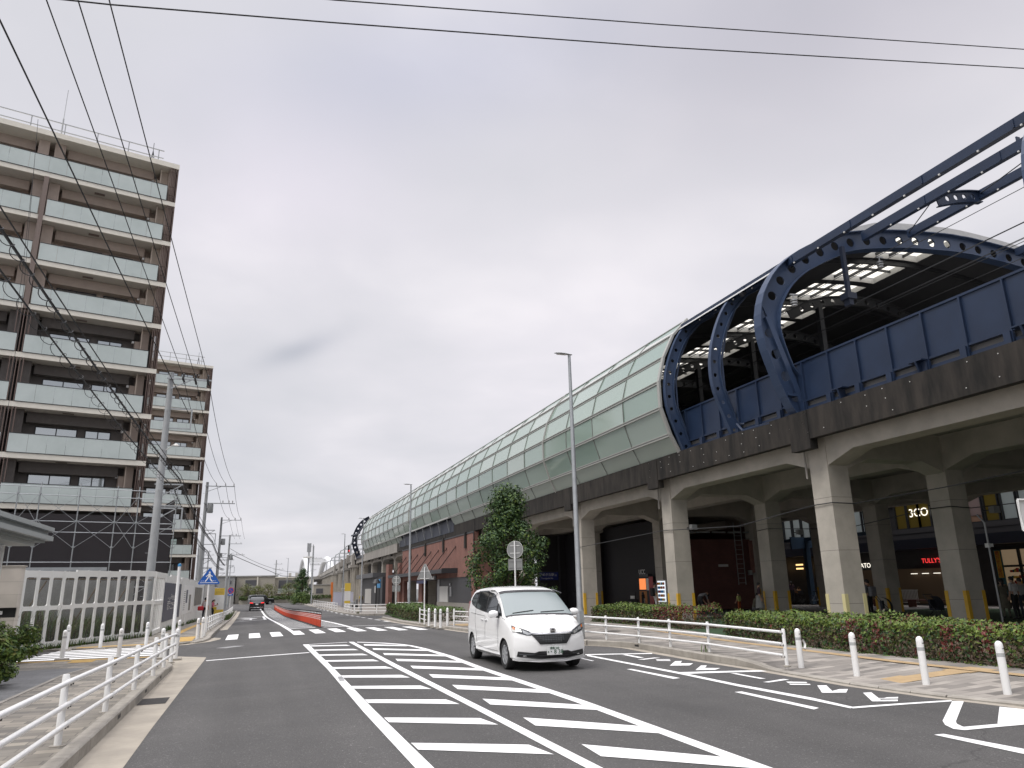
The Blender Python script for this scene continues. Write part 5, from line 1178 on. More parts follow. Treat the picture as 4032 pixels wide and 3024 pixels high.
def back_sign(label, p, h, r, shape, extra, rz):
    t = sign_post('road_sign', label, p, h, .03, rz=rz)
    poly = {'round': [(r*cos(2*pi*k/28), h-r*.95+r*sin(2*pi*k/28)) for k in range(28)], 'tri': [(-r,h-1.45*r),(r,h-1.45*r),(.04,h+.15),(-.04,h+.15)]}[shape]
    b = MB(); b.prism(poly, (0,.035,0), (1,0,0), (0,0,1), (0,.004,0)); pl = b.build('plate', 'sign_back', t)
    b = MB()
    P = [(x*.985, .034, h-r*.95+(z-(h-r*.95))*.985) for x, z in poly]; b.tube(P, .007, 5, closed=True)
    for z in (h-r*.5, h-r*1.35): b.box(-r*.6, r*.6, .02, .0349, z-.012, z+.012)
    b.build('rim', 'white_worn', pl)
    if extra:
        b = MB(); b.box(-.29, .29, .035, .039, h-2*r-.42, h-2*r-.0); 
        for z in (.08,.32): b.box(-.25, .25, .02, .0349, h-2*r-z-.02, h-2*r-z)
        b.tube([(-.28,.034,h-2*r-.41),(.28,.034,h-2*r-.41),(.28,.034,h-2*r-.01),(-.28,.034,h-2*r-.01)], .007, 5, closed=True); b.build('sub_plate', 'sign_back', t)
    return t
back_sign('grey back of a round road sign with a square plate behind the white car', (9.55,27.5,.15), 3.32, .33, 'round', 1, radians(-38))
back_sign('grey back of a round road sign on the planted island', (9.6,53,-.2), 2.85, .31, 'round', 1, radians(-25))
back_sign('grey back of a triangular road sign by the zebra crossing', (8.24,37.6,.08), 2.75, .42, 'tri', 0, radians(-30))
# tall white pole with a blue cap, notices
t = thing('white_pole', 'tall plain white pole with a blue cap at the left crossing', 'pole', (-1.86,22.4,.05)); b = MB(); b.lathe([(.045,-.1),(.045,1.2),(.04,1.21),(.04,2.45),(0,2.46)], 14); b.build('shaft', 'white_paint', t, smooth=True); b = MB(); b.lathe([(.044,2.44),(.044,2.5),(0,2.52)], 14); b.build('cap', 'sky_blue', t, smooth=True)
t = thing('bus_stop_sign', 'yellow and white upright notice board behind the two left pedestrians', 'notice board', (-3.1,88,-.45)); b = MB(); b.box(-.5,.5,-.03,.03,0,2.7); b.build('board', 'white_worn', t); b = MB(); b.box(-.5,.5,-.034,-.031,2.0,2.7); b.box(-.5,.5,-.034,-.031,.05,.5); [b.box(-.4,.4,-.036,-.0345,2.1+.14*k,2.13+.14*k,1) for k in range(4)]; b.build('yellow_panels', ['notice_yellow','rust_pipe'], t)
t = thing('bus_stop_sign', 'yellow and white upright notice board by the far right rail', 'notice board', (10.9,92,-.43)); b = MB(); b.box(-.35,.35,-.03,.03,0,3.0); b.build('board', 'white_worn', t); b = MB(); b.box(-.35,.35,-.034,-.031,2.1,3.0); b.box(-.35,.35,-.034,-.031,.7,1.0); b.build('yellow_panels', 'notice_yellow', t)
t = thing('sign_board', 'white framed sign board cut by the right frame edge', 'sign', (12.2,9,.15)); b = MB(); b.tube([(.9,0,0),(.9,0,3.2)], .04, 8); b.build('post', 'white_paint', t)
b = MB(); b.fbox((-.17,-.02,2.36), (1.3,0,0), (0,.02,0), (0,0,.5)); b.tube([(-.17,-.03,2.36),(1.13,-.03,2.36),(1.13,-.03,2.86),(-.17,-.03,2.86)], .02, 8, closed=True); b.build('board', 'white_worn', t)
# lavender slatted fence of the cycle park
t = thing('slat_fence', 'lavender grey slatted fence of the cycle park under the viaduct', 'fence', (12.3,104,-.43))
b = MB()
for k in range(60): b.box(.0,.04,-6+.4*k,-5.78+.4*k,.1,1.9)
b.box(-.02,.06,-6,18,1.901,1.97); b.build('slats', 'lavender', t)
b = MB(); b.tube([(.1,-2,1.9),(.6,6,2.4),(1,16,2.4)], .05, 6); b.build('hand_rail', 'white_worn', t)
# street lamps
def lamp(h, label, p, first_=None):
    t = thing('street_lamp', label, 'street lamp', p, group='tall grey street lamps')
    b = MB(); b.lathe([(.12,-.1),(.12,.9),(.095,1.0),(.05,h-.05),(.05,h)], 16); b.box(-.07,.07,-.131,-.1,.5,.85); b.build('pole', 'galv', t, smooth=True)
    b = MB(); rings = [(.10,.045,.0),(.0,.06,.0),(-.14,.085,.012),(-.34,.085,.022),(-.5,.06,.02),(-.56,.02,.01)]; n = 12
    for x, w, dz in rings: b.v += [(x, w*cos(2*pi*j/n), h+.03+dz+(.035 if sin(2*pi*j/n) > 0 else .03)*sin(2*pi*j/n)*(w/.085)) for j in range(n)]
    for i in range(len(rings)-1):
        for j in range(n): b.f.append((i*n+j, (i+1)*n+j, (i+1)*n+(j+1) % n, i*n+(j+1) % n)); b.m.append(0)
    b.f += [tuple(reversed(range(n)))[::-1], tuple((len(rings)-1)*n+j for j in range(n))]; b.m += [0, 0]; b.build('lamp_head', 'steel_grey', t, smooth=True)
    b = MB(); b.box(-.46,-.12,-.06,.06,h+.008,h+.016); b.build('lens', 'offwhite', t); return t
lamp(9.35, 'nearest tall street lamp behind the white car', (9.95,22.45,.15))
for h, lb, p in ((9.4,'tall street lamp rising from the island hedge in front of the brick wall',(10.73,54,-.2)), (9.4,'tall street lamp beside the dark kiosk by the glass canopy end',(10.75,79,-.42)), (9.6,'tall street lamp in front of the viaduct just past the canopy end',(11.75,104.5,-.43)), (9.6,'tall street lamp before the white arch bridge',(9.9,134,-.43)), (9.2,'small distant street lamp beside the conical far tree',(7.4,172,-.5)), (9.0,'distant street lamp on the left beside the utility poles',(-3.6,143,-.5))):
    t = lamp(h, lb, p)
    if lb.startswith('distant'): t.rotation_euler = (0,0,pi)
# no entry beacon, small black lantern near the kiosk
t = thing('lantern_post', 'black lantern post by the dark kiosk', 'lamp', (15.2,98,-.4)); b = MB(); b.tube([(0,0,0),(0,0,2.9)], .07, 8); b.build('post','black',t); b = MB(); b.lathe([(.3,2.9),(.55,2.95),(.3,3.4),(.05,3.5)], 10); b.build('lantern','dark_metal',t)
# flood lamps and straps on the columns
for i, (x, y, z) in enumerate(((18.72,30.9,4.2),(24.9,31.0,4.0),(24.95,20.45,4.05))):
    b = MB(); b.box(x+.75,x+1.05,y-.32,y-.1,z,z+.24); b.box(x+.85,x+.95,y-.1,y+.3,z+.1,z+.14,1); 
    tag(b.build('flood_lamp', ['steel_grey','dark_metal']), ('grey flood lamp strapped to the second front column', 'grey flood lamp strapped to the rear column by the ladder', 'grey flood lamp strapped to the rear column by the shop lettering')[i], 'flood lamp', 'flood lamps on the columns')
# cables strung between the columns
for i, pts in enumerate(([(18.76,42,4.0),(18.74,31.9,4.25),(18.76,26,3.98),(18.74,21.4,4.35),(18.76,20.58,4.35),(19.7,20.57,4.33),(19.9,17,4.45),(20,8,4.9)], [(24.15,32,4.25),(24.1,31.1,4.3),(24.12,26,3.9),(24.1,21.5,4.3),(24.12,20.57,4.3),(25.1,20.55,4.25),(26,15,4.3),(26,6,4.6)])):
    b = MB(); b.tube(pts, .018, 5); tag(b.build('cable', 'dark_metal'), ('dark cable strapped along the front row of viaduct columns', 'dark cable strapped along the inner row of viaduct columns')[i], 'cable')
t = thing('pipe_post', 'thin grey service pipe with two white camera heads by an inner column', 'pipe', (25.3,20.3,.1)); b = MB(); b.tube([(0,0,0),(0,0,3.6),(-.05,.2,3.9)], .035, 8); b.build('pipe','steel_grey',t); b = MB(); b.box(-.12,-.03,-.1,.05,2.7,2.85); b.box(.03,.12,-.1,.05,2.72,2.84); b.build('camera','white',t)

# ================================================================ plants
def leafmat(name, col, col2, s=2.5):
    m = mat(name, col, .55, col2=col2, vscale=s, spec=.35); t = m.node_tree; p = t.nodes['Principled BSDF']
    p.inputs['Transmission Weight'].default_value = 0; p.inputs['Subsurface Weight'].default_value = 0
    return m
leafmat('leaf_dark', (.034,.075,.020), (.022,.050,.015)); leafmat('leaf_mid', (.085,.145,.026), (.055,.10,.02)); leafmat('leaf_light', (.145,.20,.034), (.10,.15,.026))
leafmat('leaf_olive', (.10,.10,.03), (.065,.06,.022)); leafmat('leaf_red', (.15,.03,.024), (.085,.022,.018)); leafmat('leaf_brown', (.085,.058,.032), (.05,.036,.022)); leafmat('leaf_yellow', (.16,.16,.045), (.11,.115,.035))
mat('bark', (.12,.095,.07), .9, bump=.5, bscale=30); mat('twig', (.09,.06,.04), .9)
def leaf(b, p, n, size, mi, rnd, ratio=.5, fold=.25):
    """a folded pointed leaf of four triangles"""
    n = n.normalized(); a = n.orthogonal().normalized(); a = Quaternion(n, rnd.uniform(0, 2*pi)) @ a; c = n.cross(a)
    L_ = size; w = size*ratio*.5
    b.add([p-a*L_*.5, p+c*w+n*w*fold, p+a*L_*.5, p-c*w+n*w*fold, p+n*0], [(0,1,4),(1,2,4),(2,3,4),(3,0,4)], mi)
def rdir(rnd):
    z = rnd.uniform(-1, 1); a = rnd.uniform(0, 2*pi); r = math.sqrt(1-z*z); return Vector((r*cos(a), r*sin(a), z))
def cluster(b, c, R, n, size, pick, rnd, flat=.7, up=.5):
    for _ in range(n):
        d = rdir(rnd); r = R*rnd.random()**.45; p = c+Vector((d.x*r, d.y*r, d.z*r*flat)); leaf(b, p, (d+rdir(rnd)*.7+Vector((0,0,up))), size*rnd.uniform(.6,1.3), pick(rnd, p, d), rnd)
def tree(name, label, cat, loc, h, w, seed, nclus, nleaf, size, mats, weights, shape, trunk_r=.09, group=None, base=.2, csize=.42):
    rnd = random.Random(seed); T = thing(name, label, cat, loc, group=group); b = MB(); tb = MB()
    P = [(0,0,-.1)]; x = y = 0
    for i in range(1, 8): x += rnd.uniform(-.05,.05)*w*.3; y += rnd.uniform(-.05,.05)*w*.3; P.append((x, y, h*.93*i/7))
    tb.tube(P, [trunk_r*(1-.85*i/7) for i in range(8)], 8)
    cs = []
    for k in range(nclus):
        t = base+(1-base)*((k+.5)/nclus); R = w*.5*shape(t); a = k*2.4+rnd.uniform(-.5,.5); rr_ = R*rnd.uniform(.35,1.0)
        c = Vector((rr_*cos(a), rr_*sin(a), h*t*.97)); i = min(6, int(t*.9*7)); q = Vector(P[i]); cs.append(c)
        mid = q.lerp(c, .55)+Vector((0,0,-.06*h*rnd.random())); tb.tube([q, mid, c], [trunk_r*(1-.8*i/7)*.5, trunk_r*.22, trunk_r*.1], 5)
    def pick(r, p, d): return r.choices(range(len(mats)), weights)[0]
    for c in cs: cluster(b, c, csize*w*.5*rnd.uniform(.7,1.25), nleaf, size, pick, rnd)
    b.build('crown', mats, T); tb.build('trunk', 'bark', T, smooth=True); return T
cone = lambda t: interp(t, [0,.2,.35,.7,.9,1], [.75,1,1,.68,.32,.08]); oval = lambda t: interp(t, [0,.3,.6,.85,1], [.5,.95,1,.7,.2])
tree('street_tree', 'leafy dark green street tree in front of the brick station wall', 'tree', (11.35,33.6,.12), 6.3, 4.1, 11, 96, 210, .15, ['leaf_dark','leaf_mid','leaf_light'], (7,3,.5), lambda t: interp(t, [0,.14,.25,.33,.5,.62,.68,.8,.9,1], [.62,.8,.85,.8,1.0,.72,.5,.36,.34,.12]), .10, base=.10, csize=.30)
tree('conifer', 'tall dark conical tree on the far kerb island before the arch bridge', 'tree', (9.3,150,-.5), 6.4, 3.6, 5, 46, 110, .24, ['leaf_dark','leaf_mid'], (5,1), cone, .2, base=.08, csize=.34)
tree('shrub', 'big round green shrub at the foot of the conical far tree', 'shrub', (8.6,140,-.5), 1.9, 3.6, 6, 30, 110, .2, ['leaf_mid','leaf_light','leaf_dark'], (4,2,2), lambda t: interp(t, [0,.5,1], [1,1,.5]), .08, base=.1, csize=.36)
for i, (x, y, h, w, sd) in enumerate(((-.6,168,3.9,4.2,1),(3.6,170,4.0,4.0,2),(7.6,168.5,4.0,4.4,3),(9.9,176,4.9,4.6,4),(1.6,171,3.6,3.8,8))):
    tree('young_tree', ('pale thin street tree left of the balcony building entrance','pale thin street tree right behind the black vehicles','pale green tree left of the dark conical tree','yellow green tree behind the dark conical tree','pale street tree in the middle of the far row')[i], 'tree', (x,y,-.6), h, w, 20+sd, 26, 70, .2, ['leaf_yellow','leaf_olive','leaf_light'], (3,2,2), oval, .12, group='pale trees beyond the junction', base=.3, csize=.4)
def hedge(name, label, ys, front, depth, h, seed, n, red=(), size=.085, zb=.1, mats=('leaf_mid','leaf_light','leaf_olive','leaf_brown','leaf_red','leaf_dark'), cat='hedge', loc=None):
    """clipped hedge: twigs inside, leaves crowding an uneven box surface; red = list of (y, spread) patches"""
    rnd = random.Random(seed); y0, y1 = ys; ym = (y0+y1)/2; o = (front(ym), ym, zb); T = thing(name, label, cat, o); b = MB(); t = MB(); O = Vector(o)
    bump = [(rnd.uniform(y0,y1), rnd.uniform(0,depth), rnd.uniform(.15,.5), rnd.uniform(-.13,.17)) for _ in range(int((y1-y0)*2.4))]
    def top(y, d): return h+sum(a*math.exp(-((y-by)**2+(d-bd)**2)/(s*s)) for by, bd, s, a in bump)
    for _ in range(n):
        y = rnd.uniform(y0, y1); k = rnd.random(); e = min(1, (min(y-y0, y1-y)+.12)/.3)
        if k < .46: d = rnd.random()**1.1*depth; z = top(y,d)*rnd.uniform(.84,1.04)*(.75+.25*e); nv = Vector((-.3,0,1))
        elif k < .93: d = abs(rnd.gauss(0,.09))+(.06 if rnd.random() < .6 else 0)-.03; z = top(y,d)*(rnd.random()**.75)*(.8+.2*e); nv = Vector((-1,0,.35))
        else: d = rnd.uniform(0, depth); z = top(y,d)*rnd.random(); y = y0-rnd.uniform(0,.12) if rnd.random() < .5 else y1+rnd.uniform(0,.12); nv = Vector((0,1 if y > ym else -1,.4))
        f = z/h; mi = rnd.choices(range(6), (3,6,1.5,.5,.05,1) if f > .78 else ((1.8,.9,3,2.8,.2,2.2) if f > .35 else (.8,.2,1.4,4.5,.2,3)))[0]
        for ry, rs in red:
            if abs(y-ry) < rs*(1-.5*d/depth) and f > .35 and rnd.random() < .62*max(0, 1-abs(y-ry)/rs)**.7: mi = 4
        p = Vector((front(y)+d, y, zb+z))-O; leaf(b, p, nv+rdir(rnd)*.9, size*rnd.uniform(.6,1.35), mi, rnd, .55)
    for _ in range(int((y1-y0)*26)):
        y = rnd.uniform(y0,y1); d = rnd.random()**1.6*depth+.05; z1 = top(y,d)*rnd.uniform(.6,.95); p = Vector((front(y)+d,y,zb))-O; q = p+Vector((rnd.uniform(-.12,.06),rnd.uniform(-.2,.2),z1)); t.tube([p, p.lerp(q,.5)+Vector((rnd.uniform(-.04,.04),rnd.uniform(-.05,.05),0)), q], [.008,.006,.003], 4, cap=False)
    for _ in range(int((y1-y0)*18)):      # low weeds along the foot
        y = rnd.uniform(y0,y1); cluster(b, Vector((front(y)-rnd.uniform(-.05,.12), y, zb+.04))-O, .09, 7, .07, lambda r,p,d: r.choice((0,5,5,1)), rnd)
    b.build('foliage', list(mats), T); tag(t.build('twigs', 'twig', T), kind='stuff'); return T
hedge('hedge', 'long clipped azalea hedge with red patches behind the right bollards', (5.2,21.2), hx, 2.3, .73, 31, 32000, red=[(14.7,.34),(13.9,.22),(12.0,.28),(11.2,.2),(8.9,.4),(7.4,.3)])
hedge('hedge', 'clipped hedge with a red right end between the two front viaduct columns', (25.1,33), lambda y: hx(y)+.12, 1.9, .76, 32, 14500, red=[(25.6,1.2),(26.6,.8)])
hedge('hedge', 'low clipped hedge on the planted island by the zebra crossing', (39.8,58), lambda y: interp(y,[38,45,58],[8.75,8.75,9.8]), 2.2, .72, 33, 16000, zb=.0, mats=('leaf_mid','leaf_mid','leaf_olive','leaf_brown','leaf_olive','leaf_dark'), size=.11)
hedge('shrub', 'small trimmed green shrub at the kerb corner left of the white car', (28.4,31.6), lambda y: interp(y,[28,32],[9.25,8.95]), 1.3, .66, 34, 6500, zb=.13, mats=('leaf_mid','leaf_light','leaf_mid','leaf_olive','leaf_mid','leaf_dark'), cat='shrub')
def bush(label, loc, R, h, n, seed, size=.10, mats=('leaf_mid','leaf_light','leaf_dark','leaf_yellow'), w=(4,3,2,.6)):
    rnd = random.Random(seed); T = thing('shrub', label, 'shrub', loc); b = MB(); t = MB()
    for k in range(26):
        a = rnd.uniform(0,2*pi); r = R*math.sqrt(rnd.random())*.85; z = h*rnd.uniform(.25,.95)*(1-.35*(r/R)**2); c = Vector((r*cos(a), r*sin(a), z)); cluster(b, c, R*.33, n//26, size, lambda q,p,d: q.choices(range(len(mats)), w)[0], rnd)
        t.tube([(0,0,0), c*.5+Vector((0,0,.05)), c], [.015,.01,.004], 4)
    b.build('foliage', list(mats), T); t.build('twigs', 'twig', T)
bush('upper leafy green shrub against the pale gate wall', (-6.35,24.6,.05), .95, 1.25, 5200, 41, mats=('leaf_light','leaf_mid','leaf_dark','leaf_yellow'), w=(4,4,1.5,.5))
bush('nearer bright green shrub at the left frame edge', (-4.62,17.0,.15), .70, .95, 5600, 42, mats=('leaf_light','leaf_mid','leaf_yellow','leaf_dark'), w=(4,3,1,1.5))
# weeds behind and along the hoarding
rnd = random.Random(8); b = MB()
def blade(p, h, lean, mi):
    d = Vector((cos(lean), sin(lean), 0)); w = Vector((-d.y, d.x, 0))*.012; q = p+Vector((0,0,h*.6))+d*h*.12; r = p+Vector((0,0,h))+d*h*rnd.uniform(.2,.5); b.add([p-w, p+w, q+w*.8, q-w*.8, r], [(0,1,2,3),(3,2,4)], mi)
for _ in range(5200):
    s = rnd.uniform(-1.6,6.5); q = HA+HD*s-HN*rnd.uniform(.15,1.1); blade(Vector((q.x,q.y,.05)), rnd.uniform(.5,1.45)*(1.1 if s < 1 else .8), rnd.uniform(0,2*pi), rnd.choice((0,0,1,2,3,3)))
tag(b.build('weeds', ['leaf_mid','leaf_dark','leaf_olive','leaf_brown']), kind='stuff')
b = MB()
for _ in range(900):
    if rnd.random() < .45: s = rnd.uniform(-1,6.6); q = HA+HD*s+HN*rnd.uniform(.0,.12)
    else: q = Vector((HX+rnd.uniform(.0,.18), rnd.choice((40.5,43,47,49.5,55,58,60,63))+rnd.gauss(0,.7), 0))
    blade(Vector((q.x,q.y,zl(q.y))), rnd.uniform(.05,.3), rnd.uniform(0,2*pi), rnd.choice((0,0,1,2)))
for _ in range(700):
    y = 64+abs(rnd.gauss(0,12)); blade(Vector((-1.65+rnd.uniform(-.25,.2), y, zl(y))), rnd.uniform(.1,.45), rnd.uniform(0,2*pi), rnd.choice((0,1,2)))
for x, y, z, n in ((10.62,19.9,.15,9),(9.02,31.7,.13,26),(10.52,16.45,.15,8),(8.45,38.6,.08,20),(9.75,73.6,-.4,60)):
    for _ in range(n): blade(Vector((x+rnd.gauss(0,.05), y+rnd.gauss(0,.06), z)), rnd.uniform(.06,.3), rnd.uniform(0,2*pi), rnd.choice((0,2,2)))
tag(b.build('verge_grass', ['leaf_mid','leaf_dark','leaf_olive']), kind='stuff')

# ================================================================ vehicles
def carpaint(name, col, rough=.25):
    m = mat(name, col, rough, spec=.5, coat=.8); return m
carpaint('car_white', (.83,.83,.82)); carpaint('car_black', (.012,.012,.014)); mat('tyre', (.018,.018,.018), .8); mat('rim', (.45,.46,.47), .3, .8); mat('chrome', (.7,.7,.71), .12, 1.0)
mat('car_glass', (.018,.022,.024), .03, spec=.8); m = mat('screen_glass', (.16,.20,.20), .04, spec=.9); mat('trim_black', (.014,.014,.015), .45); mat('lamp_clear', (.55,.57,.58), .08, .6, spec=.9); mat('lamp_dark', (.06,.065,.07), .1, spec=.8); mat('lamp_amber', (.6,.16,.03), .2); mat('lamp_red', (.42,.01,.015), .15); mat('plate_white', (.78,.79,.78), .4); mat('plate_green', (.03,.10,.05), .5)
emis('brake_light', (1,.03,.03), 1.0)
class Car:
    def __init__(s, tops, L_, W_, H_, zb=.20, belt=((0,.84),(.9,.98),(4,1.14)), tumble=.26, axles=(.86,3.6), wr=.305, noseg=.30, nosef=((.2,.05),(.34,0),(.6,0),(.78,.05),(.9,.12)), wfront=.80, wrear=.80, tail=.12):
        s.__dict__.update(L=L_, W=W_/2, H=H_, zb=zb, tumble=tumble, axles=axles, wr=wr, noseg=noseg, nosef=nosef, tail=tail)
        s.tops = catmull([(y,0,z) for y, z in tops], 6); s.belt = belt; s.wf = wfront; s.wre = wrear
    def zt(s, y): return interp(y, [p.x for p in s.tops], [p.z for p in s.tops])
    def hw(s, y): return s.W*interp(y, [0,.25,.8,1.6,s.L-1.2,s.L-.3,s.L], [s.wf/.85,.965,.99,1,1,.985,s.wre/.85]) if False else interp(y, [0,.25,.8,1.6,s.L-1.2,s.L-.3,s.L], [s.wf, s.W*.965, s.W*.99, s.W, s.W, s.W*.985, s.wre])
    def ring(s, y):
        zt, w = s.zt(y), s.hw(y); bl = min(interp(y, [b[0] for b in s.belt], [b[1] for b in s.belt]), zt-.13); zb = s.zb+.0
        xr = w-s.tumble*max(0, zt-.1-bl)-.012; xs = lambda k: (w*.985+(xr-w*.985)*k, bl+(zt-.10-bl)*k)
        return [(0,zb),(w*.88,zb),(w*.97,zb+.07),(w*.995,zb+.22),(w,(zb+bl)*.5+.06),(w*.985,bl),xs(.33),xs(.7),(xr,zt-.10),(xr*.945,zt-.036),(xr*.78,zt-.010),(xr*.42,zt),(0,zt+.006)]
    def nose(s, x, z): return s.noseg*(abs(x)/.85)**2.4+interp(z, [a[0] for a in s.nosef], [a[1] for a in s.nosef])
    def warp(s, x, y, z):
        k = max(0, 1-y/1.05); q = max(0, 1-(s.L-y)/.7)
        return (x, y+s.nose(x,z)*k*k-s.tail*(abs(x)/.85)**2.4*q*q, z)
    def stations(s):
        ys = [0,.03,.1,.2,.32,.46,.6,.74,.86,.98,1.1,1.22,1.36,1.5,1.65,1.8,2.0,2.3,2.6]; y = 2.9
        while y < s.L-.5: ys.append(y); y += .25
        return ys+[s.L-.42,s.L-.32,s.L-.22,s.L-.13,s.L-.06,s.L-.02,s.L]
    def body(s):
        b = MB(); Y = s.stations(); n = 25; R = []
        for y in Y:
            r = s.ring(y); full = r+[(-x,z) for x, z in r[-2:0:-1]]; R.append(full)
            b.v += [s.warp(x,y,z) for x, z in full]
        n = len(R[0])
        for i in range(len(Y)-1):
            for j in range(n):
                b.f.append((i*n+j, i*n+(j+1) % n, (i+1)*n+(j+1) % n, (i+1)*n+j)); b.m.append(1 if j in (0, n-1) else 0)
        for i, rev in ((0, False), (len(Y)-1, True)):
            zc_ = (R[i][0][1]+R[i][12][1])/2; prev = [i*n+j for j in range(n)]
            for k in (.8,.6,.4,.2):
                o = len(b.v); b.v += [s.warp(x*k, Y[i], zc_+(z-zc_)*k) for x, z in R[i]]
                for j in range(n):
                    f = (prev[j], o+j, o+(j+1) % n, prev[(j+1) % n]); b.f.append(f if not rev else f[::-1]); b.m.append(0)
                prev = [o+j for j in range(n)]
            f = tuple(prev); b.f.append(f[::-1] if not rev else f); b.m.append(0)
        return b
    def sx(s, y, z):
        r = s.ring(y)
        for (x0,z0), (x1,z1) in zip(r[1:9], r[2:10]):
            if z0 <= z <= z1: return x0+(x1-x0)*(z-z0)/max(1e-6, z1-z0)
        return r[8][0]
    def side(s, b, lower, upper, off, mi=0, rows=4, sides=(1,-1)):
        """patch on the flank between two polylines of (y, z)"""
        for sg in sides:
            o = len(b.v); m = len(lower)
            for k in range(rows+1):
                for (ya,za), (yb,zb) in zip(lower, upper):
                    y, z = ya+(yb-ya)*k/rows, za+(zb-za)*k/rows; p = s.warp(s.sx(y,z),y,z); b.v.append((sg*(p[0]+off), p[1], p[2]))
            for k in range(rows):
                for i in range(m-1):
                    f = (o+k*m+i, o+k*m+i+1, o+(k+1)*m+i+1, o+(k+1)*m+i); b.f.append(f if sg > 0 else f[::-1]); b.m.append(mi)
    def seam(s, b, pts, r=.004, sides=(1,-1), mi=0):
        for sg in sides:
            P = []
            for (ya,za), (yb,zb) in zip(pts, pts[1:]):
                for k in range(5):
                    y, z = ya+(yb-ya)*k/5, za+(zb-za)*k/5; p = s.warp(s.sx(y,z),y,z); P.append((sg*(p[0]+.0005), p[1], p[2]))
            b.tube(P, r, 5, mi)
    def topp(s, b, y0, y1, j0, off, mi=0, n=12):
        """patch on the upper surface between stations, reaching sideways to ring point j0"""
        R = []
        for i in range(n+1):
            y = y0+(y1-y0)*i/n; r = s.ring(y)[j0:]; row = [(x,z) for x, z in r]+[(-x,z) for x, z in r[-2::-1]]; dz = (s.zt(y+.03)-s.zt(y-.03))/.06; nn = Vector((0,-dz,1)).normalized()
            R.append([Vector(s.warp(x,y,z))+nn*off for x, z in row])
        m = len(R[0]); o = len(b.v); b.v += [tuple(p) for r in R for p in r]
        for i in range(n):
            for j in range(m-1): b.f.append((o+i*m+j, o+(i+1)*m+j, o+(i+1)*m+j+1, o+i*m+j+1)); b.m.append(mi)
    def front(s, b, poly, off, mi=0, depth=.02, mirror=False, rear=False):
        """panel on the nose (or tail) from an outline of (x, z), cut into a fan of small faces"""
        for sg in ((1,-1) if mirror else (1,)):
            P = []
            for (xa,za), (xb,zb) in zip(poly, poly[1:]+poly[:1]):
                for k in range(4): P.append((sg*(xa+(xb-xa)*k/4), za+(zb-za)*k/4))
            cx_ = sum(p[0] for p in P)/len(P); cz_ = sum(p[1] for p in P)/len(P); n = len(P)
            yy = (lambda x, z: s.L-s.tail*(abs(x)/.85)**2.4+off) if rear else (lambda x, z: s.nose(x,z)-off)
            o = len(b.v); b.v += [(x, yy(x,z), z) for x, z in P]+[(cx_+(x-cx_)*.5, yy(cx_+(x-cx_)*.5, cz_+(z-cz_)*.5), cz_+(z-cz_)*.5) for x, z in P]+[(cx_, yy(cx_,cz_), cz_)]+[(x, yy(x,z)+(depth if not rear else -depth), z) for x, z in P]
            for i in range(n):
                j = (i+1) % n
                for f in ((o+i, o+j, o+n+j, o+n+i), (o+n+i, o+n+j, o+2*n), (o+2*n+1+i, o+2*n+1+j, o+j, o+i)):
                    b.f.append(f if (sg > 0) != rear else f[::-1]); b.m.append(mi)
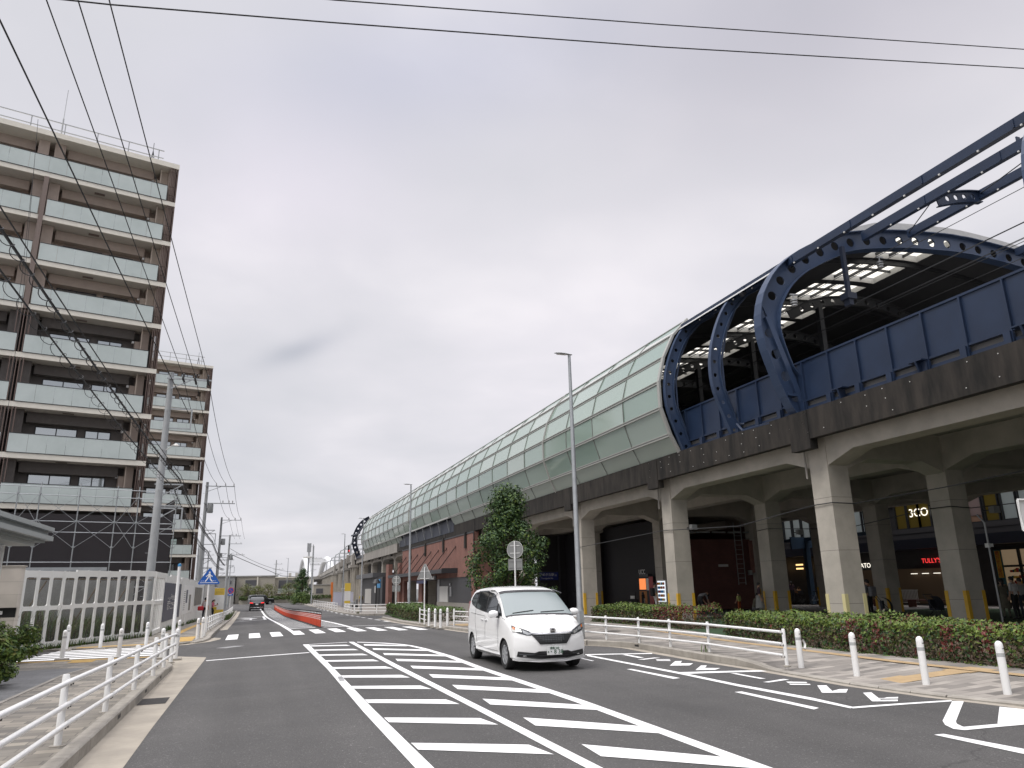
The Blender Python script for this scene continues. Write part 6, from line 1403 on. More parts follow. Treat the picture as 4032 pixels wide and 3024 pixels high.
def make_car(car, name, label, cat, loc, rz, paint, wheel_x):
    T = thing(name, label, cat, loc, rz); bd = car.body().build('body', [paint, 'trim_black'], T, smooth=True)
    cut = MB()
    for a in car.axles:
        n = 28; r = car.wr+.04
        for sg in (1,-1):
            x0, x1 = (wheel_x-.16, car.W+.3) if sg > 0 else (-car.W-.3, -wheel_x+.16)
            o = [(x, a+r*cos(2*pi*k/n), car.wr+r*sin(2*pi*k/n)) for x in (x0,x1) for k in range(n)]
            cut.add(o, [tuple(range(n))[::-1], tuple(range(n,2*n))]+[(k, (k+1) % n, n+(k+1) % n, n+k) for k in range(n)])
    me = bpy.data.meshes.new('cut'); me.from_pydata(cut.v, [], cut.f); me.materials.append(MATS['trim_black'])
    bm = bmesh.new(); bm.from_mesh(me); bmesh.ops.recalc_face_normals(bm, faces=bm.faces); bm.to_mesh(me); bm.free()
    co = bpy.data.objects.new('cut', me); COL.objects.link(co)
    md = bd.modifiers.new('arch', 'BOOLEAN'); md.operation = 'DIFFERENCE'; md.object = co; md.solver = 'EXACT'; md.material_mode = 'TRANSFER'
    par = bd.parent; bd.parent = None; bd.matrix_world = Matrix.Identity(4); bpy.context.view_layer.update()
    nm = bpy.data.meshes.new_from_object(bd.evaluated_get(bpy.context.evaluated_depsgraph_get())); bd.modifiers.clear(); bd.data = nm; nm.name = 'body'; bd.parent = par; bpy.data.objects.remove(co)
    smooth_angle(nm, 35)
    for a in car.axles:
        for sg in (1,-1):
            w = thing('wheel', None, None, (sg*wheel_x, a, car.wr)); w.parent = T; r = car.wr
            b = MB(); pr = [(r*.66,-.08),(r*.93,-.095),(r*.99,-.07),(r,-.02),(r,.03),(r*.99,.075),(r*.93,.098),(r*.66,.085),(r*.62,.0)]; b.lathe(pr, 32); b.v = [(z*sg, x, y) for x, y, z in b.v]; b.f = b.f if sg > 0 else [f[::-1] for f in b.f]; t = b.build('tyre', 'tyre', w, smooth=True)
            b = MB(); b.lathe([(r*.655,.06),(r*.66,.085),(r*.62,.08),(r*.60,.05),(0,.045)], 32)
            for k in range(9):
                a0 = 2*pi*k/9; c0, s0 = cos(a0), sin(a0); ww = .020
                b.add([(c0*.05-s0*ww, s0*.05+c0*ww, .075),(c0*.05+s0*ww, s0*.05-c0*ww,.075),(c0*r*.62+s0*ww*1.3, s0*r*.62-c0*ww*1.3,.078),(c0*r*.62-s0*ww*1.3, s0*r*.62+c0*ww*1.3,.078),
                       (c0*.05-s0*ww, s0*.05+c0*ww, .05),(c0*.05+s0*ww, s0*.05-c0*ww,.05),(c0*r*.62+s0*ww*1.3, s0*r*.62-c0*ww*1.3,.05),(c0*r*.62-s0*ww*1.3, s0*r*.62+c0*ww*1.3,.05)], [(3,2,1,0),(0,1,5,4),(1,2,6,5),(2,3,7,6),(3,0,4,7)])
            b.lathe([(.05,.05),(.05,.08),(.03,.088),(0,.088)], 14)
            for k in range(9):
                a0 = 2*pi*(k+.5)/9; c0, s0 = cos(a0), sin(a0); q = .05
                b.add([(c0*.1-s0*q*.4, s0*.1+c0*q*.4,.0465),(c0*.1+s0*q*.4, s0*.1-c0*q*.4,.0465),(c0*r*.58+s0*q, s0*r*.58-c0*q,.0515),(c0*r*.58-s0*q, s0*r*.58+c0*q,.0515)], [(3,2,1,0)], 1)
            b.v = [(z*sg, x, y) for x, y, z in b.v]; b.f = b.f if sg > 0 else [f[::-1] for f in b.f]; b.build('rim', ['rim', 'trim_black'], w, smooth=True)
    return T
# the white family car, nose towards the viewer
fz = Car([(0,.80),(.06,.865),(.3,.945),(.6,1.02),(.82,1.085),(1.05,1.225),(1.35,1.42),(1.65,1.585),(1.9,1.655),(2.3,1.70),(2.8,1.705),(3.4,1.68),(3.75,1.64),(3.95,1.52),(4.1,1.28),(4.2,1.02),(4.265,.85)], 4.265, 1.695, 1.71, axles=(.84,3.58), wr=.30, wfront=.79, wrear=.79, belt=((0,.80),(.6,.95),(1.0,1.02),(4,1.17)))
wc = make_car(fz, 'white_car', 'white compact family car driving towards the viewer in the oncoming lane', 'car', (6.03,15.02,.083), radians(-1.6), 'car_white', .725)
b = MB(); fz.topp(b, .84, 1.70, 9, .006, 0); b.build('windscreen', 'screen_glass', wc, smooth=True)
b = MB(); fz.topp(b, 1.60, 1.72, 9, .008, 0, 3); fz.topp(b, .82, .87, 9, .008, 0, 2); b.build('windscreen_band', 'trim_black', wc, smooth=True)
b = MB(); fz.side(b, [(.98,1.075),(1.3,1.08),(1.9,1.11),(2.6,1.15),(3.2,1.20),(3.7,1.29),(3.86,1.36)], [(1.03,1.12),(1.36,1.345),(1.75,1.535),(2.5,1.61),(3.2,1.60),(3.6,1.56),(3.80,1.46)], .004); b.build('window_surround', 'trim_black', wc, smooth=True)
for lo, up in (([(1.08,1.095),(1.36,1.10)], [(1.10,1.13),(1.37,1.32)]), ([(1.46,1.11),(1.9,1.13),(2.26,1.15)], [(1.48,1.38),(1.82,1.53),(2.26,1.58)]), ([(2.36,1.155),(2.8,1.18),(3.16,1.215)], [(2.36,1.585),(2.8,1.585),(3.14,1.575)]), ([(3.26,1.225),(3.6,1.29),(3.78,1.36)], [(3.24,1.565),(3.55,1.54),(3.74,1.45)])):
    b = MB(); fz.side(b, lo, up, .007); b.build('side_window', 'car_glass', wc, smooth=True)
b = MB()
for sd in (0,):
    fz.side(b, [(1.44,1.52),(1.9,1.60),(2.28,1.605)], [(1.46,1.55),(1.9,1.625),(2.28,1.625)], .016); fz.side(b, [(2.34,1.595),(3.2,1.585)], [(2.34,1.62),(3.2,1.61)], .016)
b.build('rain_visor', 'car_glass', wc, smooth=True)
b = MB(); fz.seam(b, [(1.28,1.06),(1.24,.75),(1.26,.36)]); fz.seam(b, [(2.31,1.14),(2.31,.40)]); fz.seam(b, [(1.26,.34),(2.4,.335),(3.05,.36)]); fz.seam(b, [(3.22,1.2),(3.24,.9),(3.1,.6),(3.05,.38)]); fz.seam(b, [(2.35,1.045),(4.0,1.10)], .005); fz.seam(b, [(.78,1.0),(1.0,1.06)]); b.build('door_seam', 'trim_black', wc)
b = MB(); fz.topp(b, .795, .812, 9, .003, 0, 2); b.build('bonnet_gap', 'trim_black', wc)
for y in (2.12, 2.46):
    b = MB()
    for sg in (1,-1): z = .965; b.tube([(sg*(fz.sx(y+k*.05,z)+.016), y+k*.05, z) for k in range(5)], [.012,.018,.018,.018,.012], 8)
    b.build('door_handle', 'car_white', wc, smooth=True)
for sg in (1,-1):
    b = MB(); n = 12
    for i, (x, w, h) in enumerate(((.80,.02,.02),(.86,.05,.06),(.93,.085,.085),(1.0,.085,.08),(1.05,.06,.055),(1.065,.01,.01))): b.v += [(sg*x, 1.18+w*cos(2*pi*j/n)+.02, 1.12+h*sin(2*pi*j/n)) for j in range(n)]
    for i in range(5):
        for j in range(n): f = (i*n+j, i*n+(j+1) % n, (i+1)*n+(j+1) % n, (i+1)*n+j); b.f.append(f if sg > 0 else f[::-1]); b.m.append(1 if i == 0 else 0)
    b.bar((sg*.78,1.17,1.05),(sg*.9,1.18,1.06), .05, .035, 1); b.build('wing_mirror', ['car_white','trim_black'], wc, smooth=True)
for sg in (1,-1):
    b = MB(); b2 = MB(); mir = lambda P: [(sg*x,z) for x, z in P][::sg]
    fz.front(b, mir([(.405,.74),(.50,.80),(.66,.87),(.795,.915),(.80,.80),(.70,.755),(.56,.715),(.47,.705)]), .004); hl = b.build('headlight', 'lamp_dark', wc, smooth=True)
    fz.front(b2, mir([(.45,.735),(.53,.785),(.61,.815),(.61,.76),(.53,.725)]), .010); fz.front(b2, mir([(.63,.78),(.64,.825),(.73,.865),(.735,.80)]), .010); fz.front(b2, mir([(.745,.83),(.75,.875),(.785,.89),(.785,.84)]), .010, 1); b2.build('lens', ['lamp_clear','lamp_amber'], hl, smooth=True)
b = MB(); fz.front(b, [(-.45,.722),(.45,.722),(.39,.655),(.29,.535),(-.29,.535),(-.39,.655)], .014, 0); 
for r in range(4):
    for k in range(-6+r, 7-r):
        x = .056*k; z = .69-.034*r; fz.front(b, [(x-.02,z+.011),(x+.02,z+.011),(x+.013,z-.012),(x-.013,z-.012)], .019, 1, .004)
b.build('grille', ['trim_black','lamp_dark'], wc, smooth=False)
b = MB(); fz.front(b, [(-.47,.745),(0,.728),(.47,.745),(.50,.772),(.3,.757),(0,.750),(-.3,.757),(-.50,.772)], .026, 0); b.build('chrome_bar', 'chrome', wc, smooth=True)
b = MB(); yy = fz.nose(0,.79)-.03
b.tube([(x,yy,z) for x, z in ((-.05,.745),(-.056,.80),(-.048,.845),(.048,.845),(.056,.80),(.05,.745))], .011, 6, closed=True); b.bar((-.026,yy,.765),(-.034,yy,.83), .02, .016); b.bar((.026,yy,.765),(.034,yy,.83), .02, .016); b.bar((-.028,yy,.794),(.028,yy,.794), .012, .014); fz.front(b, [(-.05,.745),(.05,.745),(.055,.8),(.047,.845),(-.047,.845),(-.055,.8)], .014, 1)
b.build('emblem', ['chrome','trim_black'], wc)
b = MB(); fz.front(b, [(-.72,.40),(-.40,.37),(-.32,.40),(.32,.40),(.40,.37),(.72,.40),(.74,.30),(.66,.285),(.30,.255),(-.30,.255),(-.66,.285),(-.74,.30)], .016, 0); b.build('lower_intake', 'trim_black', wc)
b = MB(); 
for x0, x1 in ((-.70,-.42),(.42,.70)): fz.front(b, [(x0,.355),(x1,.345),(x1,.325),(x0,.33)], .022, 0)
b.build('intake_vane', 'lamp_dark', wc)
b = MB(); fz.front(b, [(-.80,.262),(-.3,.222),(.3,.222),(.80,.262),(.80,.225),(.3,.186),(-.3,.186),(-.80,.225)], .018, 0, .05); b.build('bumper_lip', 'car_white', wc)
b = MB(); b.box(-.165,.165,-.040,-.032,.325,.49); pl = b.build('number_plate', 'plate_white', wc)
b = MB(); put_text(b, '湘南 502', .055, (0,-.041,.455), (1,0,0), (0,0,1)); b.build('lettering', 'plate_green', pl); b = MB(); put_text(b, 'め', .042, (-.135,-.041,.385), (1,0,0), (0,0,1)); b.build('lettering', 'plate_green', pl); b = MB(); put_text(b, '・8 38', .115, (.03,-.041,.383), (1,0,0), (0,0,1)); b.build('lettering', 'plate_green', pl)
b = MB(); 
for x0, x1, y0 in ((.05,.62,.90),(-.60,-.1,.91)):
    r = lambda x, y: Vector((x, y, fz.zt(y)+.02-(abs(x)/.7)**4*.03)); b.tube([r(x0,y0), r((x0+x1)/2,y0+.02), r(x1,y0+.05)], .008, 6)
b.build('wiper', 'trim_black', wc)
b = MB(); fz.side(b, [(4.0,.98),(4.12,.98)], [(3.93,1.36),(4.04,1.36)], .006); b.build('tail_lamp', 'lamp_red', wc, smooth=True)
b = MB(); b.box(-.5,.5,1.2,3.2,.9,1.0); b.build('dashboard_shelf', 'trim_black', wc) if False else None
b = MB(); fz.topp(b, 1.62, 1.65, 11, .012, 0, 2); b.build('mirror_mount', 'trim_black', wc)
# vehicles farther along
sv_ = Car([(0,.85),(.1,.95),(.5,1.02),(1.0,1.09),(1.3,1.3),(1.7,1.55),(2.1,1.67),(3.2,1.68),(3.9,1.62),(4.2,1.45),(4.4,1.12),(4.5,.98)], 4.5, 1.86, 1.68, zb=.24, axles=(.9,3.6), wr=.35, wfront=.82, wrear=.86, belt=((0,.84),(1.2,1.05),(4,1.15)))
su = make_car(sv_, 'black_car', 'black sport utility car seen from behind with red tail lamps', 'car', (.92,107.2,-.545), pi, 'car_black', .80)
b = MB(); sv_.topp(b, 3.95, 4.36, 9, .008, 0, 5); b.build('rear_window', 'car_glass', su, smooth=True); b = MB(); sv_.topp(b, 2.0, 3.85, 9, .006, 0, 5); b.build('roof_panel', 'steel_grey', su, smooth=True)
b = MB(); sv_.front(b, [(.45,.93),(.86,.95),(.84,1.07),(.5,1.03)], .012, 0, .03, True, True); b.build('tail_lamp', 'brake_light', su)
b = MB(); sv_.front(b, [(-.17,.74),(.17,.74),(.17,.9),(-.17,.9)], .01, 0, .02, False, True); b.build('number_plate', 'plate_white', su)
b = MB(); sv_.front(b, [(-.8,.40),(.8,.40),(.8,.48),(-.8,.48)], .02, 0, .02, False, True); b.build('bumper_trim', 'chrome', su)
b = MB(); sv_.side(b, [(1.3,1.08),(2.4,1.12),(3.8,1.18)], [(1.5,1.36),(2.2,1.58),(3.8,1.52)], .006); b.build('side_window', 'car_glass', su, smooth=True)
vn = Car([(0,1.0),(.08,1.08),(.8,1.13),(1.25,1.16),(1.4,1.35),(1.6,1.66),(1.85,1.78),(3.4,1.82),(4.2,1.80),(4.4,1.7),(4.46,1.2),(4.5,1.0)], 4.5, 1.86, 1.82, zb=.3, axles=(.85,3.7), wr=.37, wfront=.88, wrear=.9, belt=((0,1.0),(4,1.15)), tumble=.12, noseg=.05, tail=.04)
v_ = make_car(vn, 'black_van', 'boxy black off-road wagon turning at the junction beyond the other car', 'car', (4.2,150,-.55), radians(105), 'car_black', .80)
b = MB(); vn.side(b, [(1.6,1.2),(2.6,1.2),(4.2,1.22)], [(1.75,1.6),(2.6,1.68),(4.2,1.66)], .006); b.build('side_window', 'car_glass', v_, smooth=True)
b = MB(); vn.front(b, [(-.7,1.2),(.7,1.2),(.66,1.62),(-.66,1.62)], .01, 0, .02, False, True); b.build('rear_window', 'car_glass', v_); b = MB(); vn.front(b, [(.6,.95),(.8,.95),(.8,1.12),(.6,1.12)], .012, 0, .03, True, True); b.build('tail_lamp', 'lamp_clear', v_)
b = MB(); vn.topp(b, 1.28, 1.7, 9, .006, 0, 5); b.build('windscreen', 'screen_glass', v_, smooth=True)

# ================================================================ people
mat('skin', (.42,.25,.17), .6); mat('hair', (.012,.010,.009), .6); mat('shoe', (.03,.03,.03), .6)
STAND = dict(pelvis=(0,0,.93), waist=(0,0,1.08), chest=(0,-.01,1.30), neck=(0,0,1.44), head=(0,-.02,1.56), crown=(0,-.01,1.66), sl=(.17,0,1.39), el=(.23,.02,1.12), wl=(.24,-.05,.89), sr=(-.17,0,1.39), er=(-.23,.02,1.12), wr=(-.24,-.05,.89), hl=(.09,0,.89), kl=(.10,-.02,.49), al=(.10,.02,.08), tl=(.11,-.15,.03), hr=(-.09,0,.89), kr=(-.10,-.02,.49), ar=(-.10,.02,.08), tr=(-.11,-.15,.03))
RAD = dict(pelvis=.135, waist=.115, chest=.135, neck=.055, head=.092, crown=.07, sl=.068, el=.043, wl=.032, sr=.068, er=.043, wr=.032, hl=.095, kl=.062, al=.042, tl=.04, hr=.095, kr=.062, ar=.042, tr=.04)
EDG = [('pelvis','waist'),('waist','chest'),('chest','neck'),('neck','head'),('head','crown'),('chest','sl'),('sl','el'),('el','wl'),('chest','sr'),('sr','er'),('er','wr'),('pelvis','hl'),('hl','kl'),('kl','al'),('al','tl'),('pelvis','hr'),('hr','kr'),('kr','ar'),('ar','tr')]
def person(label, loc, rz, h, shirt, trousers, pose=None, sleeve=.5, short=False, hair_long=False, skirt=False, group=None):
    J = {k: Vector(v) for k, v in STAND.items()}
    for k, v in (pose or {}).items(): J[k] = Vector(v)
    k_ = h/1.70; names = list(J); me = bpy.data.meshes.new('sk'); me.from_pydata([J[n] for n in names], [(names.index(a), names.index(b)) for a, b in EDG], [])
    o = bpy.data.objects.new('sk', me); COL.objects.link(o); md = o.modifiers.new('s', 'SKIN'); sk = me.skin_vertices[0].data
    for i, n in enumerate(names): r = RAD[n]; sk[i].radius = (r*(1.28 if n in ('chest','pelvis','waist') else 1), r*(.82 if n in ('chest','waist') else 1)); sk[i].use_root = n == 'pelvis'
    o.modifiers.new('u', 'SUBSURF').levels = 1; bpy.context.view_layer.update()
    bm_ = bpy.data.meshes.new_from_object(o.evaluated_get(bpy.context.evaluated_depsgraph_get())); b = MB(); b.v = [tuple(v.co) for v in bm_.vertices]
    segs = [(a, c, J[a], J[c]) for a, c in EDG]; skin_, sh_, tr_, so_, ha_ = 0, 1, 2, 3, 4
    def near(p):
        best = None
        for a, c, p0, p1 in segs:
            d = p1-p0; t = max(0, min(1, (p-p0).dot(d)/max(1e-9, d.length_squared))); q = (p-(p0+d*t)).length-.5*(RAD[a]*(1-t)+RAD[c]*t)
            if best is None or q < best[0]: best = (q, a, c, t)
        return best[1:]
    for p in bm_.polygons:
        c = sum((bm_.vertices[i].co for i in p.vertices), Vector())/len(p.vertices); a, e, t = near(c)
        if e in ('head','crown'): mi = skin_
        elif (a, e) == ('chest','neck'): mi = sh_ if t < .75 else skin_
        elif a in ('sl','sr'): mi = sh_ if t < sleeve*2 else skin_
        elif a in ('el','er'): mi = sh_ if sleeve > .5+.5*t else skin_
        elif a in ('al','ar'): mi = so_
        elif a in ('hl','hr'): mi = tr_
        elif a in ('kl','kr'): mi = (skin_ if short else tr_) if t < .9 else so_
        elif (a, e) == ('pelvis','waist'): mi = tr_ if t < .35 else sh_
        elif a == 'pelvis': mi = tr_
        else: mi = sh_
        b.f.append(tuple(p.vertices)); b.m.append(mi)
    bpy.data.objects.remove(o)
    # nose, ears, hands with four fingers and a thumb
    hd = (J['crown']-J['neck']).normalized(); fwd = Vector((0,-1,0)); fwd = (fwd-hd*fwd.dot(hd)).normalized(); sd_ = hd.cross(fwd); H_ = J['head']
    b.tube([H_+fwd*.078+hd*.025, H_+fwd*.108-hd*.01, H_+fwd*.085-hd*.02], [.008,.014,.012], 6)
    for s in (-1,1): b.tube([H_+sd_*s*.088+hd*.025, H_+sd_*s*.098+hd*.0, H_+sd_*s*.088-hd*.03], [.008,.014,.006], 5)
    for s in (-1,1): b.tube([H_+fwd*.080+sd_*s*.032+hd*.022, H_+fwd*.092+sd_*s*.032+hd*.020], [.009,.006], 6, ha_)
    b.tube([H_+fwd*.086-sd_*.02-hd*.048, H_+fwd*.090-hd*.050, H_+fwd*.086+sd_*.02-hd*.048], .005, 5, 5)
    for w, e, s in (('wl','el',1),('wr','er',-1)):
        d = (J[w]-J[e]).normalized(); n = d.orthogonal() if abs(d.y) > .9 else Vector((0,-1,0)); n = (n-d*n.dot(d)).normalized(); c = d.cross(n)
        b.tube([J[w]-d*.01, J[w]+d*.04, J[w]+d*.085], [.028,.036,.034], 8)
        for i in range(4):
            q = J[w]+d*.08+n*(.028-.019*i); L_ = (.062,.07,.066,.05)[i]; b.tube([q, q+d*L_*.55-c*s*.006, q+d*L_-c*s*.02], [.0095,.009,.006], 5)
        q = J[w]+d*.03+n*.03; b.tube([q, q+n*.025+d*.03, q+n*.03+d*.06-c*s*.01], [.011,.010,.007], 5)
    if skirt:
        hp = J['pelvis']; b.lathe([(.15,.12),(.17,0),(.24,-.5)], 14, hp, tr_)
    b.v = [(x*k_, y*k_, z*k_) for x, y, z in b.v]
    T = thing('person', label, 'person', loc, rz, group); b.build('body', ['skin', shirt, trousers, 'shoe', 'hair', 'lamp_red'], T, smooth=True)
    hb_ = MB(); n = 12; cc = H_+hd*.03
    for i in range(6):
        a = (i/5)*radians(100)
        for j in range(n):
            q = 2*pi*j/n; r = .108; z = cos(a); x = sin(a); f = cos(q)*x
            if f > .15 and z < .45: f *= .45
            hb_.v.append(tuple((cc+(fwd*f*1.0+sd_*sin(q)*x*.92)*r+hd*(z*r*1.05)-(hd*.05*max(0,-cos(q)) if i == 5 else Vector()))*k_))
    for i in range(5):
        for j in range(n): hb_.f.append((i*n+j, (i+1)*n+j, (i+1)*n+(j+1) % n, i*n+(j+1) % n)); hb_.m.append(0)
    if hair_long: hb_.tube([(cc-fwd*.08+hd*.02)*k_, (cc-fwd*.11-hd*.12)*k_, (cc-fwd*.09-hd*.25)*k_], [.07*k_,.06*k_,.02], 8)
    hb_.build('hair', 'hair', T, smooth=True); return T
for n_, c_ in (('cloth_white',(.62,.61,.60)),('cloth_navy',(.025,.028,.04)),('cloth_pink',(.52,.13,.20)),('cloth_black',(.016,.016,.018)),('cloth_yellow',(.55,.40,.03)),('cloth_lime',(.50,.52,.18)),('cloth_orange',(.42,.09,.02)),('cloth_olive',(.13,.12,.085)),('cloth_grey',(.16,.16,.17)),('cloth_plum',(.06,.03,.045)),('cloth_red',(.5,.03,.04)),('cloth_tan',(.40,.20,.08)),('cloth_check',(.30,.30,.29))): mat(n_, c_, .85, var=.25, vscale=9)
def bag(name, label, loc, dims, m, strap=None, rz=0):
    T = thing(name, label, 'bag', loc, rz); b = MB(); x, y, z = dims; b.box(-x/2,x/2,-y/2,y/2,0,z); b.build('pouch', m, T, bevel=min(dims)*.3)
    if strap: b = MB(); b.tube(strap, .012, 6); b.build('strap', m, T)
    return T
P1 = (-3.2,63.5,-.12); P2 = (-2.72,65.5,-.14); Zp = zl(63.5)
person('man in a white shirt and dark trousers standing by the left hoarding', (-3.2,63.5,zl(63.5)), radians(160), 1.74, 'cloth_white', 'cloth_navy', dict(wl=(.2,-.12,1.0), wr=(-.27,.04,.92)))
bag('shoulder_bag', 'red and black shoulder bag on the man by the hoarding', (-3.5,63.35,zl(63.5)+.78), (.42,.24,.32), 'cloth_red', [(.1,0,.3),(.22,.05,.7),(.1,.0,.3)], .3)
person('woman in a pink top looking at her phone by the left hoarding', (-2.72,65.5,zl(65.5)), radians(75), 1.60, 'cloth_pink', 'cloth_black', dict(head=(0,-.05,1.55), crown=(0,-.06,1.65), el=(.2,-.03,1.13), wl=(.12,-.28,1.22), er=(-.2,-.03,1.13), wr=(-.10,-.28,1.22)), hair_long=True)
tag(MB().box(-.035,.035,-.01,.01,0,.14).build('phone', 'cloth_black', loc=(-2.40,65.42,zl(65.5)+1.17)), 'dark phone held up by the woman in the pink top', 'phone')
bag('shoulder_bag', 'yellow pouch at the hip of the woman in pink', (-2.55,65.25,zl(65.5)+.82), (.24,.1,.2), 'cloth_yellow')
person('person in a yellow jacket and black backpack behind the far right rail', (13.2,97,-.43), radians(175), 1.75, 'cloth_yellow', 'cloth_black', dict(wr=(-.2,-.15,1.0)))
bag('backpack', 'black backpack on the person in the yellow jacket', (13.2,96.7,.55), (.34,.2,.5), 'cloth_black')
VX, VY = 22.2, 39.3
person('man with a black backpack and white trousers facing the vending machine', (VX,VY,.12), radians(75), 1.74, 'cloth_grey', 'cloth_white', dict(kl=(.1,-.12,.5), al=(.1,.03,.08)))
t = bag('backpack', 'black backpack worn by the man at the vending machine', (VX-.20,VY-.06,1.08), (.2,.30,.46), 'cloth_black')
tag(t, cat='bag')
C_ = (25.239, 35.585, 0.12)
person('child in a lime shirt and orange trousers walking under the viaduct', C_, radians(200), 1.10, 'cloth_lime', 'cloth_orange', dict(el=(.25,-.02,1.15), wl=(.40,-.06,.93)))
Bn = (22.768, 35.464, 0.12)
person('person in dark clothes bending down over a toddler seat under the viaduct', Bn, radians(100), 1.70, 'cloth_grey', 'cloth_black', dict(pelvis=(0,.10,.86), waist=(0,.02,1.0), chest=(0,-.2,1.08), neck=(0,-.34,1.10), head=(0,-.46,1.06), crown=(0,-.55,1.03), sl=(.17,-.22,1.06), el=(.2,-.3,.8), wl=(.12,-.45,.58), sr=(-.17,-.22,1.06), er=(-.2,-.3,.8), wr=(-.12,-.45,.58), hl=(.09,.09,.83), hr=(-.09,.09,.83), kl=(.1,-.03,.46), kr=(-.1,-.03,.46)))
b = MB(); b.tube([(0,0,0),(0,0,.25),(.05,.3,.3)], .025, 6); b.box(-.16,.16,.1,.5,.25,.3); b.box(-.16,.16,.46,.52,.25,.6)
for x, y in ((-.18,0),(.18,0),(-.18,.45),(.18,.45)): b.tube([(x-.02,y,.09),(x+.02,y,.09)], .09, 12, 1)
tag(b.build('pushchair', ['cloth_check','tyre'], loc=(Bn[0]+.75,Bn[1]-.1,.12)), 'low toddler seat on small wheels in front of the bending person', 'pushchair')
Wm = (23.724, 31.764, 0.12)
person('woman in dark clothes standing in the shade by an inner column', Wm, radians(60), 1.62, 'cloth_plum', 'cloth_check', dict(wl=(.2,-.14,.95)), skirt=True)
Sq = (24.259, 32.88, 0.12)
person('person squatting in dark clothes beside the standing woman', Sq, radians(70), 1.65, 'cloth_olive', 'cloth_grey', dict(pelvis=(0,.12,.32), waist=(0,.06,.5), chest=(0,-.05,.74), neck=(0,-.12,.88), head=(0,-.16,1.0), crown=(0,-.16,1.1), sl=(.17,-.05,.83), el=(.2,-.25,.62), wl=(.12,-.45,.55), sr=(-.17,-.05,.83), er=(-.2,-.25,.62), wr=(-.12,-.45,.55), hl=(.1,.08,.32), hr=(-.1,.08,.32), kl=(.16,-.3,.5), kr=(-.16,-.3,.5), al=(.13,-.02,.08), ar=(-.13,-.02,.08), tl=(.14,-.18,.03), tr=(-.14,-.18,.03)))
Ob = (39.9,49.3,.14)
person('woman in a plum top with a tan handbag outside the shops', Ob, radians(150), 1.60, 'cloth_plum', 'cloth_black', dict(wl=(.18,-.2,1.0)), hair_long=True)
bag('handbag', 'tan handbag carried by the woman outside the shops', (40.2,48.9,.86), (.38,.14,.26), 'cloth_tan', [(-.12,0,.26),(0,0,.48),(.12,0,.26)])
P9 = (25.679, 26.735, 0.12)
person('person with a grey backpack walking away beside the nearest inner column', P9, radians(190), 1.66, 'cloth_grey', 'cloth_black')
bag('backpack', 'grey backpack on the person beside the nearest inner column', (P9[0]-.04,P9[1]-.28,1.05), (.32,.18,.42), 'cloth_grey')
Po = (29.18, 23.149, 0.12)
person('woman in an olive dress standing near the right edge by the shop', Po, radians(140), 1.58, 'cloth_olive', 'cloth_olive', dict(wl=(.16,-.2,.98)), hair_long=True, skirt=True)
Pw = (28.752, 22.367, 0.12)
person('man in a loose white shirt and black trousers near the right edge', Pw, radians(185), 1.66, 'cloth_white', 'cloth_black')
Pk = (29.615, 22.704, 0.12)
person('person in a white patterned top cut by the right frame edge', Pk, radians(160), 1.60, 'cloth_check', 'cloth_navy')
# bicycles and pushchairs under the viaduct
def bicycle(label, loc, rz, m):
    T = thing('bicycle', label, 'bicycle', loc, rz, 'bicycles parked under the viaduct'); 
    for y in (-.52,.52):
        w = bpy.data.objects.new('wheel', None); COL.objects.link(w); w.parent = T; w.location = (0,y,.33)
        b = MB(); P = [(0,.32*cos(2*pi*k/28),.32*sin(2*pi*k/28)) for k in range(28)]; b.tube(P, .016, 6, closed=True); b.build('tyre', 'tyre', w)
        b = MB()
        for k in range(12): b.tube([(0,0,0),(0,.31*cos(2*pi*k/12),.31*sin(2*pi*k/12))], .0025, 4)
        b.tube([(-.03,0,0),(.03,0,0)], .02, 8); b.build('rim', 'steel_grey', w)
    b = MB()
    for p, q, r in (((0,-.52,.33),(0,-.38,.85),.014),((0,-.38,.85),(0,-.36,.98),.014),((0,-.40,.74),(0,.05,.30),.018),((0,.05,.30),(0,.16,.85),.015),((0,.05,.30),(0,.52,.33),.012),((0,.52,.33),(0,.13,.72),.010)): b.tube([p,q], r, 6)
    b.build('frame', m, T); b = MB(); b.tube([(-.26,-.28,1.0),(-.2,-.36,1.0),(0,-.36,.98),(.2,-.36,1.0),(.26,-.28,1.0)], .012, 6); b.build('handlebar', 'steel_grey', T)
    b = MB(); b.prism([(-.02,.05),(.02,.05),(.075,.32),(-.075,.32)], (0,0,.86), (1,0,0), (0,1,0), (0,0,.05)); b.build('saddle', 'cloth_black', T)
    b = MB(); b.box(-.17,.17,-.72,-.46,.72,.95); b.build('basket', 'dark_metal', T)
bicycle('dark bicycle with a front basket beside the blue steel post', (36.6,45.2,.13), radians(70), 'cloth_black'); bicycle('silver bicycle parked by the low black fence under the viaduct', (37.4,43.6,.13), radians(95), 'steel_grey')
